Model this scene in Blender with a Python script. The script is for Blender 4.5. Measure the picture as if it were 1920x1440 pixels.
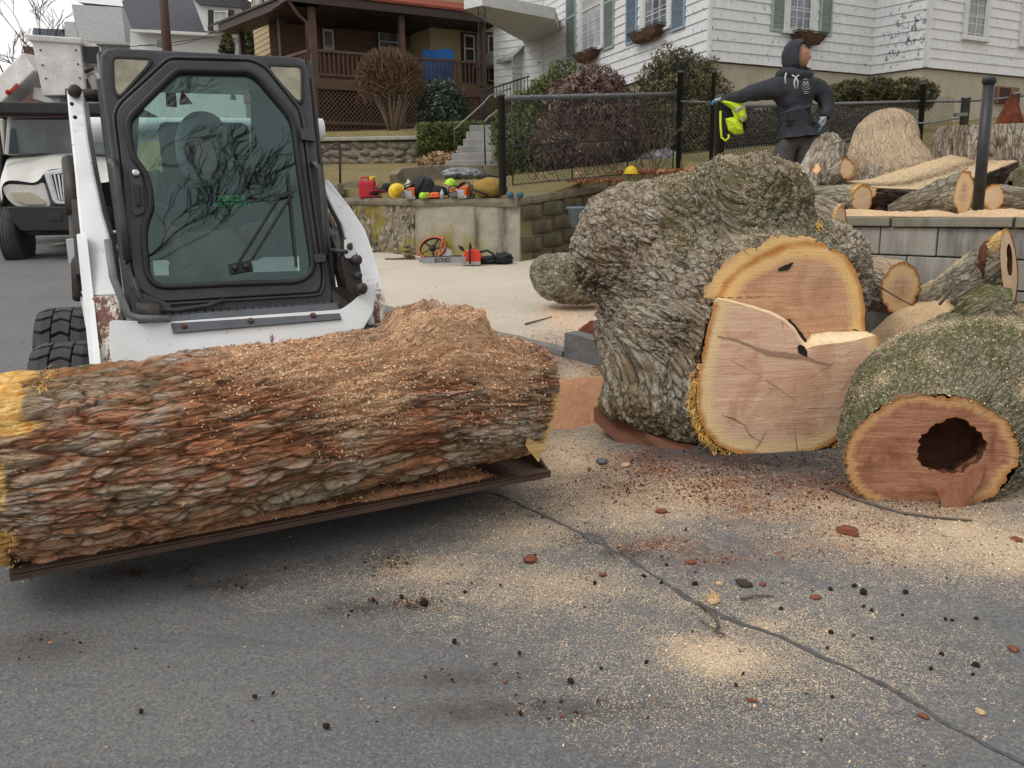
import bpy, bmesh, math, random
import numpy as np
from mathutils import Vector, Matrix, noise as mnoise
for o in list(bpy.data.objects): bpy.data.objects.remove(o)
S = bpy.context.scene
COL = S.collection
random.seed(7); rng = np.random.default_rng(7)
# ---------------------------------------------------------------- camera
CAM_H = 1.45; FPX = 1600.0; PITCH = math.radians(12.3); ROLL = math.radians(1.0)
cF = np.array([0, math.cos(PITCH), -math.sin(PITCH)])
_r = np.array([1., 0, 0]); _u = np.cross(_r, cF)
cR = math.cos(ROLL)*_r - math.sin(ROLL)*_u
cU = math.sin(ROLL)*_r + math.cos(ROLL)*_u
CP = np.array([0, 0, CAM_H])
cd = bpy.data.cameras.new('camera'); cam = bpy.data.objects.new('camera', cd); COL.objects.link(cam)
cd.sensor_width = 36; cd.lens = 36*FPX/1920; cd.clip_start = 0.05; cd.clip_end = 2000
m = Matrix([[cR[i], cU[i], -cF[i], CP[i]] for i in range(3)]+[[0, 0, 0, 1]])
cam.matrix_world = m; S.camera = cam
# ---------------------------------------------------------------- light
w = bpy.data.worlds.new("World"); S.world = w; w.use_nodes = True
nt = w.node_tree; nt.nodes.clear()
SUN_EL, SUN_AZ = math.radians(52), math.radians(-60)
sky = nt.nodes.new('ShaderNodeTexSky'); sky.sky_type = 'NISHITA'; sky.sun_disc = False
sky.sun_elevation = SUN_EL; sky.sun_rotation = SUN_AZ; sky.air_density = 1.2; sky.dust_density = 5; sky.ozone_density = .5
hs = nt.nodes.new('ShaderNodeHueSaturation'); hs.inputs['Saturation'].default_value = .12
bg = nt.nodes.new('ShaderNodeBackground'); bg.inputs[1].default_value = .15
wo = nt.nodes.new('ShaderNodeOutputWorld')
nt.links.new(sky.outputs[0], hs.inputs['Color'])
mxs = nt.nodes.new('ShaderNodeMix'); mxs.data_type = 'RGBA'; mxs.inputs[0].default_value = .75
mxs.inputs[7].default_value = (7.6, 7.55, 7.45, 1)      # an even cloud deck under the sky
nt.links.new(hs.outputs[0], mxs.inputs[6]); nt.links.new(mxs.outputs[2], bg.inputs[0]); nt.links.new(bg.outputs[0], wo.inputs[0])
sd = bpy.data.lights.new('sun', 'SUN'); sd.energy = 1.0; sd.angle = math.radians(25); sd.color = (1, .97, .92)
sun = bpy.data.objects.new('sun', sd); COL.objects.link(sun)
sdir = Vector((math.sin(SUN_AZ)*math.cos(SUN_EL), math.cos(SUN_AZ)*math.cos(SUN_EL)*-1, math.sin(SUN_EL)))
sky.sun_rotation = math.atan2(sdir.x, sdir.y)
sun.rotation_euler = sdir.to_track_quat('Z', 'Y').to_euler()
S.view_settings.view_transform = 'Standard'; S.view_settings.look = 'None'
S.view_settings.exposure = 0.10; S.view_settings.gamma = 1
S.render.engine = 'CYCLES'; S.render.resolution_x = 1024; S.render.resolution_y = 768

# ---------------------------------------------------------------- pixel helpers (photo is 1920x1440)
def ray(px, py): return cF + cR*(px-960)/FPX + cU*(720-py)/FPX
def P(px, py, Y): d = ray(px, py); return Vector(CP + d*Y/d[1])
def PZ(px, py, z): d = ray(px, py); return Vector(CP + d*(z-CAM_H)/d[2])
def gz(x, y):
    t = (y-4.0)
    return .055*(math.log1p(math.exp(min(t*1.5, 50)))/1.5 if t*1.5 < 50 else t)
def PG(px, py):
    z = 0.
    for _ in range(30):
        p = PZ(px, py, z); z = .5*z+.5*gz(p.x, p.y)
    return PZ(px, py, z)
def proj(p):
    d = np.array(p)-CP; k = d@cF; return 960+FPX*(d@cR)/k, 720-FPX*(d@cU)/k
def mpp(Y): return Y/(FPX*math.cos(PITCH))*1.0    # metres per photo pixel at depth Y (near the horizon)
def plane_pt(px, py, p0, n):
    d = Vector(ray(px, py)); c = Vector(CP); n = Vector(n)
    return c + d*((Vector(p0)-c).dot(n)/d.dot(n))

# ---------------------------------------------------------------- numpy noise
def _h(ix, iy, iz, s=0):
    h = (ix.astype(np.uint64)*np.uint64(374761393) + iy.astype(np.uint64)*np.uint64(668265263) + iz.astype(np.uint64)*np.uint64(2147483647) + np.uint64(s*974711+12345)) & np.uint64(0xffffffff)
    h ^= h >> np.uint64(13); h = (h*np.uint64(1274126177)) & np.uint64(0xffffffff); h ^= h >> np.uint64(16)
    h = (h*np.uint64(2246822519)) & np.uint64(0xffffffff); h ^= h >> np.uint64(15)
    return h.astype(np.float64)/4294967295.
def vnoise(p, s=0):
    i = np.floor(p).astype(np.int64)+100000; f = p-np.floor(p); f = f*f*(3-2*f); r = 0
    for a in (0, 1):
        for b in (0, 1):
            for c in (0, 1):
                wgt = (f[:, 0] if a else 1-f[:, 0])*(f[:, 1] if b else 1-f[:, 1])*(f[:, 2] if c else 1-f[:, 2])
                r = r + wgt*_h(i[:, 0]+a, i[:, 1]+b, i[:, 2]+c, s)
    return r*2-1
def fbm(p, o=4, s=0):
    r = 0; a = 1.; t = 0
    for k in range(o): r = r+a*vnoise(p*2.03**k+k*17.3, s+k); t += a; a *= .5
    return r/t
def worley(p, s=0):
    i = np.floor(p).astype(np.int64)+100000; fr = p-np.floor(p)
    F1 = np.full(len(p), 9.); F2 = F1.copy(); ID = np.zeros(len(p))
    for a in (-1, 0, 1):
        for b in (-1, 0, 1):
            for c in (-1, 0, 1):
                x, y, z = i[:, 0]+a, i[:, 1]+b, i[:, 2]+c
                h1 = _h(x, y, z, s); h2 = (h1*7919.13) % 1; h3 = (h1*104729.7) % 1
                d = np.sqrt((a+h1-fr[:, 0])**2+(b+h2-fr[:, 1])**2+(c+h3-fr[:, 2])**2)
                n1 = d < F1
                F2 = np.where(n1, F1, np.minimum(F2, d)); ID = np.where(n1, h3, ID); F1 = np.minimum(F1, d)
    return F1, F2, ID
def sstep(a, b, x): t = np.clip((x-a)/(b-a), 0, 1); return t*t*(3-2*t)

# ---------------------------------------------------------------- objects
def props(o, label=None, cat=None, group=None, kind=None):
    if label: o['label'] = label
    if cat: o['category'] = cat
    if group: o['group'] = group
    if kind: o['kind'] = kind
    return o
def thing(name, label, cat, loc=(0, 0, 0), group=None, rz=0):
    o = bpy.data.objects.new(name, None); o.empty_display_size = .2; COL.objects.link(o)
    o.location = loc; o.rotation_euler = (0, 0, rz)
    return props(o, label, cat, group)
def absloc(o):
    v = Vector((0, 0, 0))
    while o is not None: v += Vector(o.location); o = o.parent
    return v
def mkobj(name, V, F, mat, parent=None, smooth=False, attrs=None, origin=None, local=False, mats=None, fm=None, bevel=None, fsm=None):
    V = np.asarray(V, dtype=np.float64).reshape(-1, 3)
    if parent is not None:
        off = np.zeros(3) if local else np.array(absloc(parent))
        loc = (0, 0, 0)
    else:
        if origin is None: origin = (0, 0, 0) if local else ((V[:, 0].min()+V[:, 0].max())/2, (V[:, 1].min()+V[:, 1].max())/2, V[:, 2].min())
        off = np.array(origin); loc = tuple(origin)
    if local and parent is None: off = np.zeros(3)
    me = bpy.data.meshes.new(name)
    if isinstance(F, np.ndarray):
        n, k = F.shape; me.vertices.add(len(V)); me.vertices.foreach_set('co', (V-off).astype(np.float32).ravel())
        me.loops.add(n*k); me.loops.foreach_set('vertex_index', F.astype(np.int32).ravel())
        me.polygons.add(n); me.polygons.foreach_set('loop_start', np.arange(0, n*k, k, dtype=np.int32))
        me.update(calc_edges=True)
    else:
        me.from_pydata((V-off).tolist(), [], F); me.update()
    for mm in (mats or [mat]): me.materials.append(mm)
    if fm is not None: me.polygons.foreach_set('material_index', np.array(fm, dtype=np.int32))
    if fsm is not None: me.polygons.foreach_set('use_smooth', fsm)
    elif smooth: me.polygons.foreach_set('use_smooth', [True]*len(me.polygons))
    if attrs:
        for an, av in attrs.items():
            av = np.asarray(av, dtype=np.float32)
            if av.ndim == 1: a = me.attributes.new(an, 'FLOAT', 'POINT'); a.data.foreach_set('value', av)
            else:
                a = me.attributes.new(an, 'FLOAT_COLOR', 'POINT'); c = np.ones((len(V), 4), np.float32); c[:, :av.shape[1]] = av; a.data.foreach_set('color', c.ravel())
    o = bpy.data.objects.new(name, me); COL.objects.link(o); o.location = loc
    if parent is not None: o.parent = parent
    if bevel:
        b = o.modifiers.new('bevel', 'BEVEL'); b.width = bevel; b.segments = 2; b.limit_method = 'ANGLE'; b.angle_limit = math.radians(40)
    return o
def dup(o, parent=None, **kw):
    c = o.copy(); COL.objects.link(c)
    if parent is not None: c.parent = parent
    for ch in list(o.children): dup(ch, c)
    for k, v in kw.items(): setattr(c, k, v)
    return c
def frame(d, up=Vector((0, 0, 1))):
    d = Vector(d).normalized()
    if abs(d.dot(up)) > .97: up = Vector((1, 0, 0))
    x = d.cross(up).normalized(); return x, x.cross(d).normalized(), d   # side, up, dir
class MB:
    def __init__(s): s.v = []; s.f = []; s.fm = []; s.sm = []; s.mi = 0; s.smooth = False; s.X = None
    def add(s, V, F, smooth=None):
        n = len(s.v)
        if s.X is not None: V = [s.X(Vector(p)) for p in V]
        s.v += [tuple(p) for p in V]; s.f += [tuple(i+n for i in f) for f in F]
        s.fm += [s.mi]*len(F); s.sm += [s.smooth if smooth is None else smooth]*len(F); return s
    def box(s, c, sz, ax=None):
        c = Vector(c); x, y, z = ax or (Vector((1, 0, 0)), Vector((0, 1, 0)), Vector((0, 0, 1)))
        x = Vector(x)*sz[0]/2; y = Vector(y)*sz[1]/2; z = Vector(z)*sz[2]/2
        V = [c+a*x+b*y+e*z for e in (-1, 1) for b in (-1, 1) for a in (-1, 1)]
        return s.add(V, [(0, 2, 3, 1), (4, 5, 7, 6), (0, 1, 5, 4), (2, 6, 7, 3), (0, 4, 6, 2), (1, 3, 7, 5)])
    def beam(s, a, b, wd, ht, up=Vector((0, 0, 1))):
        a = Vector(a); b = Vector(b); x, u, d = frame(b-a, Vector(up)); return s.box((a+b)/2, (wd, ht, (b-a).length), (x, u, d))
    def tube(s, pts, r, n=8, cap=True, smooth=True, closed=False):
        pts = [Vector(p) for p in pts]; k = len(pts); rr = r if isinstance(r, (list, tuple)) else [r]*k; V = []; pu = None
        for i, p in enumerate(pts):
            if closed: d = pts[(i+1) % k]-pts[i-1]
            else: d = pts[min(i+1, k-1)]-pts[max(i-1, 0)]
            if pu is None: x, u, _ = frame(d)
            else:
                d = d.normalized(); u = (pu-d*pu.dot(d))
                u = u.normalized() if u.length > 1e-6 else frame(d)[1]; x = d.cross(u)
            pu = u
            V += [p+(x*math.cos(2*math.pi*j/n)+u*math.sin(2*math.pi*j/n))*rr[i] for j in range(n)]
        F = []; m_ = k if closed else k-1
        for i in range(m_):
            for j in range(n):
                a = i*n+j; b = i*n+(j+1) % n; i2 = (i+1) % k
                F.append((a, b, i2*n+(j+1) % n, i2*n+j))
        if cap and not closed: F += [tuple(range(n))[::-1], tuple((k-1)*n+j for j in range(n))]
        return s.add(V, F, smooth)
    def lathe(s, prof, c, n=20, ax=None, smooth=True):      # prof: (r,h) list
        c = Vector(c); x, y, z = ax or (Vector((1, 0, 0)), Vector((0, 1, 0)), Vector((0, 0, 1))); V = []; F = []
        for r, h in prof: V += [c+(x*math.cos(2*math.pi*j/n)+y*math.sin(2*math.pi*j/n))*r+z*h for j in range(n)]
        for i in range(len(prof)-1):
            for j in range(n): F.append((i*n+j, i*n+(j+1) % n, (i+1)*n+(j+1) % n, (i+1)*n+j))
        F += [tuple(range(n))[::-1], tuple((len(prof)-1)*n+j for j in range(n))]
        return s.add(V, F, smooth)
    def prism(s, poly, off, smooth=False):                   # poly: list of 3D pts, off: Vector
        k = len(poly); poly = [Vector(p) for p in poly]; off = Vector(off)
        V = poly+[p+off for p in poly]
        return s.add(V, [tuple(range(k))[::-1], tuple(range(k, 2*k))]+[(i, (i+1) % k, k+(i+1) % k, k+i) for i in range(k)], smooth)
    def blob(s, c, r, nu=14, nv=9, f=None, ax=None):
        c = Vector(c); r = (r, r, r) if isinstance(r, (int, float)) else r; V = []; F = []
        x, y, z = ax or (Vector((1, 0, 0)), Vector((0, 1, 0)), Vector((0, 0, 1)))
        for i in range(nv+1):
            t = math.pi*i/nv
            for j in range(nu):
                a = 2*math.pi*j/nu; d = Vector((math.sin(t)*math.cos(a), math.sin(t)*math.sin(a), -math.cos(t))); q = f(d) if f else 1
                V.append(c+x*d.x*r[0]*q+y*d.y*r[1]*q+z*d.z*r[2]*q)
        for i in range(nv):
            for j in range(nu): F.append((i*nu+j, i*nu+(j+1) % nu, (i+1)*nu+(j+1) % nu, (i+1)*nu+j))
        return s.add(V, F, True)
    def ring(s, outer, inner, off):                          # annular plate between two equal-length outlines
        k = len(outer); O = [Vector(p) for p in outer]; I = [Vector(p) for p in inner]; off = Vector(off)
        V = O+I+[p+off for p in O]+[p+off for p in I]; F = []
        for i in range(k):
            j = (i+1) % k
            F += [(i, j, k+j, k+i), (2*k+i, 3*k+i, 3*k+j, 2*k+j), (i, 2*k+i, 2*k+j, j), (k+i, k+j, 3*k+j, 3*k+i)]
        return s.add(V, F, False)
    def build(s, name, mat, parent=None, bevel=None, **kw):
        mats = mat if isinstance(mat, (list, tuple)) else None
        return mkobj(name, s.v, s.f, mat, parent, mats=mats, fm=s.fm if mats else None, fsm=s.sm, bevel=bevel, **kw)
def text_obj(body, name, mat, parent, loc, ax, size, extrude=.001, bold=0, shear=0):
    cu = bpy.data.curves.new(name, 'FONT'); cu.body = body; cu.size = size; cu.extrude = extrude; cu.align_x = 'CENTER'; cu.align_y = 'CENTER'; cu.offset = bold; cu.shear = shear; cu.resolution_u = 3
    t = bpy.data.objects.new('tmp', cu); COL.objects.link(t); bpy.context.view_layer.update()
    me = bpy.data.meshes.new_from_object(t.evaluated_get(bpy.context.evaluated_depsgraph_get())); bpy.data.objects.remove(t)
    x, y, z = [Vector(a).normalized() for a in ax]
    V = [Vector(loc)+x*v.co.x+y*v.co.y+z*v.co.z for v in me.vertices]; F = [tuple(p.vertices) for p in me.polygons]
    bpy.data.meshes.remove(me); return mkobj(name, [tuple(v) for v in V], F, mat, parent)

# ---------------------------------------------------------------- materials
class NT:
    def __init__(s, name):
        s.m = bpy.data.materials.new(name); s.m.use_nodes = True; s.t = s.m.node_tree; s.n = s.t.nodes
        s.b = s.n['Principled BSDF']; s.tc = None
    def new(s, t, **kw):
        n = s.n.new('ShaderNode'+t)
        for k, v in kw.items(): setattr(n, k, v)
        return n
    def L(s, a, b): s.t.links.new(a, b)
    def val(s, x, inp):
        if isinstance(x, (int, float)): inp.default_value = x
        elif isinstance(x, tuple): inp.default_value = x if len(x) == 4 else x+(1,)
        else: s.L(x, inp)
    def co(s, kind='Object', scale=None):
        if s.tc is None: s.tc = s.new('TexCoord')
        o = s.tc.outputs[kind]
        if scale is None: return o
        mp = s.new('Mapping'); s.L(o, mp.inputs[0]); mp.inputs['Scale'].default_value = scale; return mp.outputs[0]
    def noise(s, sc, det=4, rough=.6, vec=None, dist=0):
        n = s.new('TexNoise'); n.inputs['Scale'].default_value = sc; n.inputs['Detail'].default_value = det; n.inputs['Roughness'].default_value = rough; n.inputs['Distortion'].default_value = dist
        s.L(vec if vec is not None else s.co(), n.inputs['Vector']); return n.outputs['Fac']
    def vor(s, sc, vec=None, feat='F1', out='Distance', rnd=1):
        n = s.new('TexVoronoi'); n.feature = feat; n.inputs['Scale'].default_value = sc; n.inputs['Randomness'].default_value = rnd
        s.L(vec if vec is not None else s.co(), n.inputs['Vector']); return n.outputs[out]
    def ramp(s, x, stops):
        r = s.new('ValToRGB'); s.L(x, r.inputs[0]); e = r.color_ramp.elements
        while len(e) < len(stops): e.new(.5)
        for i, (p, c) in enumerate(stops):
            e[i].position = p; e[i].color = (c, c, c, 1) if isinstance(c, (int, float)) else tuple(c)+(1,)
        return r.outputs[0]
    def mix(s, f, a, b, mode='MIX'):
        n = s.new('Mix'); n.data_type = 'RGBA'; n.blend_type = mode; s.val(f, n.inputs[0]); s.val(a, n.inputs[6]); s.val(b, n.inputs[7]); return n.outputs[2]
    def math(s, op, a, b=0, c=0):
        n = s.new('Math'); n.operation = op; s.val(a, n.inputs[0]); s.val(b, n.inputs[1]); s.val(c, n.inputs[2]); return n.outputs[0]
    def attr(s, name, out='Fac'):
        n = s.new('Attribute'); n.attribute_name = name; return n.outputs[out]
    def sep(s, c):
        n = s.new('SeparateColor'); s.L(c, n.inputs[0]); return n.outputs
    def bump(s, h, st=.3, d=.01, prev=None):
        n = s.new('Bump'); n.inputs['Strength'].default_value = st; n.inputs['Distance'].default_value = d; s.L(h, n.inputs['Height'])
        if prev is not None: s.L(prev, n.inputs['Normal'])
        return n.outputs[0]
    def out(s, col=None, rough=None, normal=None, metal=None, spec=None, **kw):
        if col is not None: s.val(col, s.b.inputs['Base Color'])
        if rough is not None: s.val(rough, s.b.inputs['Roughness'])
        if metal is not None: s.val(metal, s.b.inputs['Metallic'])
        if spec is not None: s.val(spec, s.b.inputs['Specular IOR Level'])
        if normal is not None: s.L(normal, s.b.inputs['Normal'])
        for k, v in kw.items(): s.val(v, s.b.inputs[k.replace('_', ' ')])
        return s.m
def simple(name, c, rough=.6, c2=None, sc=6, thr=(.35, .7), bsc=60, bst=.15, bd=.003, metal=0, spec=.4, sc_vec=None, **kw):
    t = NT(name); c = tuple(c); v = t.co('Object', sc_vec) if sc_vec else None
    c2 = c2 or tuple(x*.72 for x in c)
    col = t.mix(t.ramp(t.noise(sc, 6, .65, v), [(thr[0], 0), (thr[1], 1)]), c, c2)
    col = t.mix(.25, col, t.ramp(t.noise(sc*9, 4), [(.3, .25), (.7, 1.)]), 'MULTIPLY')
    return t.out(col, rough, t.bump(t.noise(bsc, 5), bst, bd), metal, spec, **kw)
# ================================================================ bark and wood materials
def bark_mat(name, plate, plate2, crack, lichen, lich_amt=.3, dust=(.60, .39, .23), moss=(.10, .10, .03), bumpd=.006, cs=34, lv=.9):
    """attribute bark: R plate height, G plate id, B sawdust ; attribute tint: R moss, G torn orange fibre, B large variation"""
    t = NT(name); rgb = t.sep(t.attr('bark', 'Color')); tn = t.sep(t.attr('tint', 'Color'))
    bq = t.attr('bq', 'Vector'); wv = t.new('TexNoise'); wv.inputs['Scale'].default_value = 16; wv.inputs['Detail'].default_value = 3; t.L(bq, wv.inputs['Vector'])
    wm = t.new('VectorMath'); wm.operation = 'MULTIPLY_ADD'; t.L(wv.outputs['Color'], wm.inputs[0]); wm.inputs[1].default_value = (.045, .045, .045); t.L(bq, wm.inputs[2]); bw = wm.outputs[0]
    e1 = t.vor(cs, bw, 'DISTANCE_TO_EDGE'); e2 = t.vor(cs*2.6, bw, 'DISTANCE_TO_EDGE'); cid = t.sep(t.vor(cs, bw, 'F1', 'Color'))[0]; fn = t.noise(75, 6, .75, bw)
    idc = t.math('ADD', t.math('MULTIPLY', rgb[1], .6), t.math('MULTIPLY', cid, .3)); idc = t.math('ADD', idc, t.math('MULTIPLY', t.math('SUBTRACT', fn, .5), .9))
    idc = t.math('ADD', idc, t.math('MULTIPLY', t.math('SUBTRACT', t.noise(2.2, 4), .5), lv))
    col = t.mix(t.ramp(idc, [(.28, 0), (.62, 1)]), plate, plate2)
    lic = t.math('MULTIPLY', t.ramp(t.noise(5, 6, .7), [(.44, 0), (.60, 1)]), t.ramp(fn, [(.42, 0), (.58, 1)]))
    lic = t.math('MULTIPLY', lic, t.ramp(rgb[0], [(.3, 0), (.75, min(1, lich_amt*2.2))]))
    col = t.mix(t.math('MINIMUM', lic, 1), col, lichen)
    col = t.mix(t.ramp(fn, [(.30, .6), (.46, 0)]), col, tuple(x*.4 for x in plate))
    ckm = t.ramp(t.noise(9, 4, .7, bq), [(.36, .3), (.56, 1)]); ck = t.math('MULTIPLY', t.ramp(e1, [(.0, .9), (.09, 0)]), ckm); ck_shade2 = t.math('MULTIPLY', t.ramp(e2, [(.0, .4), (.10, 0)]), ckm)
    col = t.mix(ck_shade2, col, crack); col = t.mix(ck, col, crack)  # crack lines darkened: the shade inside them is put into the colour
    col = t.mix(t.ramp(rgb[0], [(.02, 1), (.36, 0)]), col, crack)  # low bark between plates goes dark too, painted crack shade by depth
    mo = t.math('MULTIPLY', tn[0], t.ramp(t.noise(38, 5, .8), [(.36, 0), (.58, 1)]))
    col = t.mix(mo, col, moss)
    chip = t.vor(260, None, 'F1', 'Distance'); chipc = t.vor(260, None, 'F1', 'Color')
    dm = t.math('GREATER_THAN', t.math('ADD', rgb[2], t.math('MULTIPLY', t.math('SUBTRACT', t.noise(120, 4, .8), .5), 1.5)), .52)
    dcol = t.mix(t.ramp(t.sep(chipc)[0], [(0, 0), (1, 1)]), dust, tuple(min(1, x*.6) for x in dust))
    col = t.mix(dm, col, dcol)
    torn = t.mix(t.ramp(t.noise(30, 6, .8, t.co('Object', (1, 1, .25))), [(.35, 0), (.65, 1)]), (.66, .31, .05), (.86, .62, .26))
    col = t.mix(tn[1], col, torn)
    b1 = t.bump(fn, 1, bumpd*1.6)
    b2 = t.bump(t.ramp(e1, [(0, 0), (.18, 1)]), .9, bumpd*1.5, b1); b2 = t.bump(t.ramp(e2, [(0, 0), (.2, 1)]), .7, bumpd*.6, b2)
    b3 = t.bump(t.math('MULTIPLY', dm, chip), .5, .003, b2)
    return t.out(col, .92, b3, spec=.15)
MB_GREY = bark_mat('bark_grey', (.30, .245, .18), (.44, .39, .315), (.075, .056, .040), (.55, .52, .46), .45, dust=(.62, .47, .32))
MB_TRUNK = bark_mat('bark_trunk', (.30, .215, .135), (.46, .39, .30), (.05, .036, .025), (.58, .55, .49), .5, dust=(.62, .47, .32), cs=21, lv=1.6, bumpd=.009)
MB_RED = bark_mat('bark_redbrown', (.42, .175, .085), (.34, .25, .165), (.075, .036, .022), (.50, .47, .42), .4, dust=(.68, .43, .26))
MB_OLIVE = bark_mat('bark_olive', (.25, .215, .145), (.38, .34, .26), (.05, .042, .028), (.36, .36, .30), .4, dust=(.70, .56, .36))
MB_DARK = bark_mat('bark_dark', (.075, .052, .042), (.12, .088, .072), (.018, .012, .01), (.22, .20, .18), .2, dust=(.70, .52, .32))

def wood_mat(name, sap=(.72, .50, .26), heart=(.52, .30, .19), heart2=(.60, .40, .27), core=(.30, .15, .09), rim=(.45, .19, .05), sapw=.09, stain=.5, sc=1.0, ringk=.8):
    """attribute wood: R distance to the bark in m (x2), G angle, B radius fraction"""
    t = NT(name); a = t.sep(t.attr('wood', 'Color'))
    dn = t.math('ADD', a[0], t.math('MULTIPLY', t.math('SUBTRACT', t.noise(7*sc, 5, .7), .5), .09))
    streak = t.noise(9*sc, 6, .7, t.co('Object', (.35, .35, 5)), .6)
    streak2 = t.noise(30*sc, 5, .7, t.co('Object', (.12, 1, 4)))
    h = t.mix(t.ramp(streak, [(.38, 0), (.62, 1)]), heart, heart2)
    h = t.mix(t.math('MULTIPLY', t.ramp(t.noise(3.2*sc, 5, .65, None, 1.0), [(.50, 0), (.66, 1)]), stain), h, core)
    h = t.mix(t.ramp(streak2, [(.35, .35), (.6, 0)]), h, core)
    wv = t.math('SINE', t.math('MULTIPLY', t.math('ADD', a[2], t.math('MULTIPLY', t.noise(4, 5), .22)), 190))
    sp = t.mix(t.ramp(streak2, [(.35, .4), (.65, 0)]), sap, tuple(x*.75 for x in sap))
    col = t.mix(t.ramp(dn, [(sapw*1.3, 0), (sapw*2.3, 1)]), sp, h)
    col = t.mix(t.math('MULTIPLY', t.ramp(wv, [(.3, 0), (1, .36)]), t.math('MULTIPLY', t.ramp(t.noise(2.6, 4, .7), [(.4, .1), (.6, 1)]), ringk)), col, tuple(x*.6 for x in heart))
    col = t.mix(t.ramp(dn, [(.012, 1), (.06, 0)]), col, rim)
    # saw chatter and radial checks
    rad = t.math('ADD', a[1], t.math('MULTIPLY', t.noise(3, 3), .02))
    n = t.new('TexNoise'); n.noise_dimensions = '1D'; n.inputs['Scale'].default_value = 90; n.inputs['Detail'].default_value = 2; t.L(rad, n.inputs['W'])
    chk = t.math('MULTIPLY', t.ramp(n.outputs['Fac'], [(.27, 1), (.30, 0)]), t.ramp(t.noise(6*sc, 3), [(.50, 0), (.62, 1)]))
    col = t.mix(t.math('MULTIPLY', chk, .6), col, (.10, .05, .03))
    nb = t.bump(t.noise(130, 3, .6, t.co('Object', (.12, .6, 1.3))), .8, .004)
    nb = t.bump(streak2, .35, .006, nb)
    return t.out(col, .75, nb, spec=.2)
MW_BIG = wood_mat('wood_pink', sap=(.76, .55, .30), heart=(.62, .385, .255), heart2=(.76, .54, .385), core=(.44, .21, .125), stain=.6, ringk=.4)
MW_UP = wood_mat('wood_brown', sap=(.74, .48, .20), heart=(.50, .275, .16), heart2=(.60, .37, .23), core=(.30, .14, .08), stain=.6)
MW_ROT = wood_mat('wood_wet', sap=(.50, .29, .13), heart=(.27, .115, .06), heart2=(.40, .21, .125), core=(.15, .052, .028), stain=.9, sapw=.055, rim=(.34, .16, .06))
MW_SM = wood_mat('wood_small', sap=(.72, .52, .28), heart=(.58, .42, .27), heart2=(.62, .46, .31), core=(.42, .27, .17), sapw=.03, stain=.3)
def dustmat(name, c, c2):
    t = NT(name); v = t.vor(170, None, 'F1', 'Color'); k = t.sep(v)[0]
    col = t.mix(k, c, c2); col = t.mix(t.ramp(t.noise(9, 5, .7), [(.35, .5), (.6, 0)]), col, tuple(x*.6 for x in c))
    nb = t.bump(t.vor(170), .8, .004); return t.out(col, .95, t.bump(t.noise(50, 6, .8), .6, .01, nb), spec=.1)
M_DUST = dustmat('sawdust', (.72, .52, .33), (.50, .33, .19))
M_DUSTR = dustmat('sawdust_orange', (.66, .37, .21), (.40, .19, .10))
t = NT('torn_fibre'); cc = t.mix(t.noise(40, 4), (.72, .36, .05), (.85, .60, .22)); M_TORN = t.out(cc, .8, spec=.2)
t = NT('split_wood'); st = t.noise(12, 6, .7, t.co('Object', (.4, .4, 6)))
M_SPLIT = t.out(t.mix(t.ramp(st, [(.35, 0), (.65, 1)]), (.72, .49, .22), (.52, .31, .12)), .8, t.bump(st, .8, .02), spec=.2)
M_ROT = simple('rotten_wood', (.17, .055, .03), .95, (.07, .022, .014), 9, bsc=35, bst=1, bd=.02, spec=.1)
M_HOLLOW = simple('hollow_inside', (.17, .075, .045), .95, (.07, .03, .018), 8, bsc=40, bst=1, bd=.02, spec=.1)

# ================================================================ logs
def bark_h(q, sc, warp=.35, s=0):
    """q: coordinates in metres, already compressed along the grain. returns plate height 0..1 and id"""
    w1 = np.stack([fbm(q*sc*.8, 3, s+11), fbm(q*sc*.8+31, 3, s+12), fbm(q*sc*.8+57, 3, s+13)], 1)
    w2 = np.stack([fbm(q*sc*3.1, 2, s+21), fbm(q*sc*3.1+31, 2, s+22), fbm(q*sc*3.1+57, 2, s+23)], 1)
    wq = q+(warp*1.5*w1+.22*w2)/sc
    F1, F2, ID = worley(wq*sc, s)
    G1, G2, ID2 = worley((wq+.15*w1/sc)*sc*2.2+9.1, s+40)
    edge = sstep(.0, .16, F2-F1); e2 = sstep(0, .16, G2-G1)
    rid = 1-np.abs(fbm(q*sc*1.1+5, 4, s+5))*2.6
    h = (.20+.45*np.clip(rid, 0, 1)+.35*ID)*(.35+.65*edge)*(.74+.26*e2)
    h = h+.16*fbm(q*sc*4.5, 3, s+7)+.12*(ID2-.5)*edge
    ID = .62*ID+.38*ID2
    return np.clip(h, 0, 1.2), ID
def cap_mesh(rim, centre, rings=20, inner=None, bulge=None, nrm=None, amp=.004, seed=0):
    rim = np.array(rim); n = len(rim); c = np.array(centre)
    inn = np.array(inner) if inner is not None else np.repeat(c[None], n, 0)
    t = np.linspace(0, 1, rings+1); V = []; A = []
    L = np.linalg.norm(rim-c, axis=1)
    for k in t:
        V.append(rim*(1-k)+inn*k)
        d = np.linalg.norm(rim-inn, axis=1)*k
        A.append(np.stack([np.clip(d*2, 0, 1), np.arange(n)/n, np.linalg.norm(V[-1]-c, axis=1)/np.maximum(L, 1e-3)*.5], 1))
    V = np.concatenate(V); A = np.concatenate(A)
    if nrm is not None:
        nz = fbm(V*9+seed, 3, seed)*amp + fbm(V*2.5+seed, 2, seed+3)*amp*1.5; edge = np.clip(A[:, 0]*12, 0, 1)
        V = V+np.array(nrm)[None]*(nz*edge)[:, None]
    F = []
    i = np.arange(n); j = (i+1) % n
    for k in range(rings): F.append(np.stack([k*n+i, k*n+j, (k+1)*n+j, (k+1)*n+i], 1))
    return V, np.concatenate(F), A
class Log: pass
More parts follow.
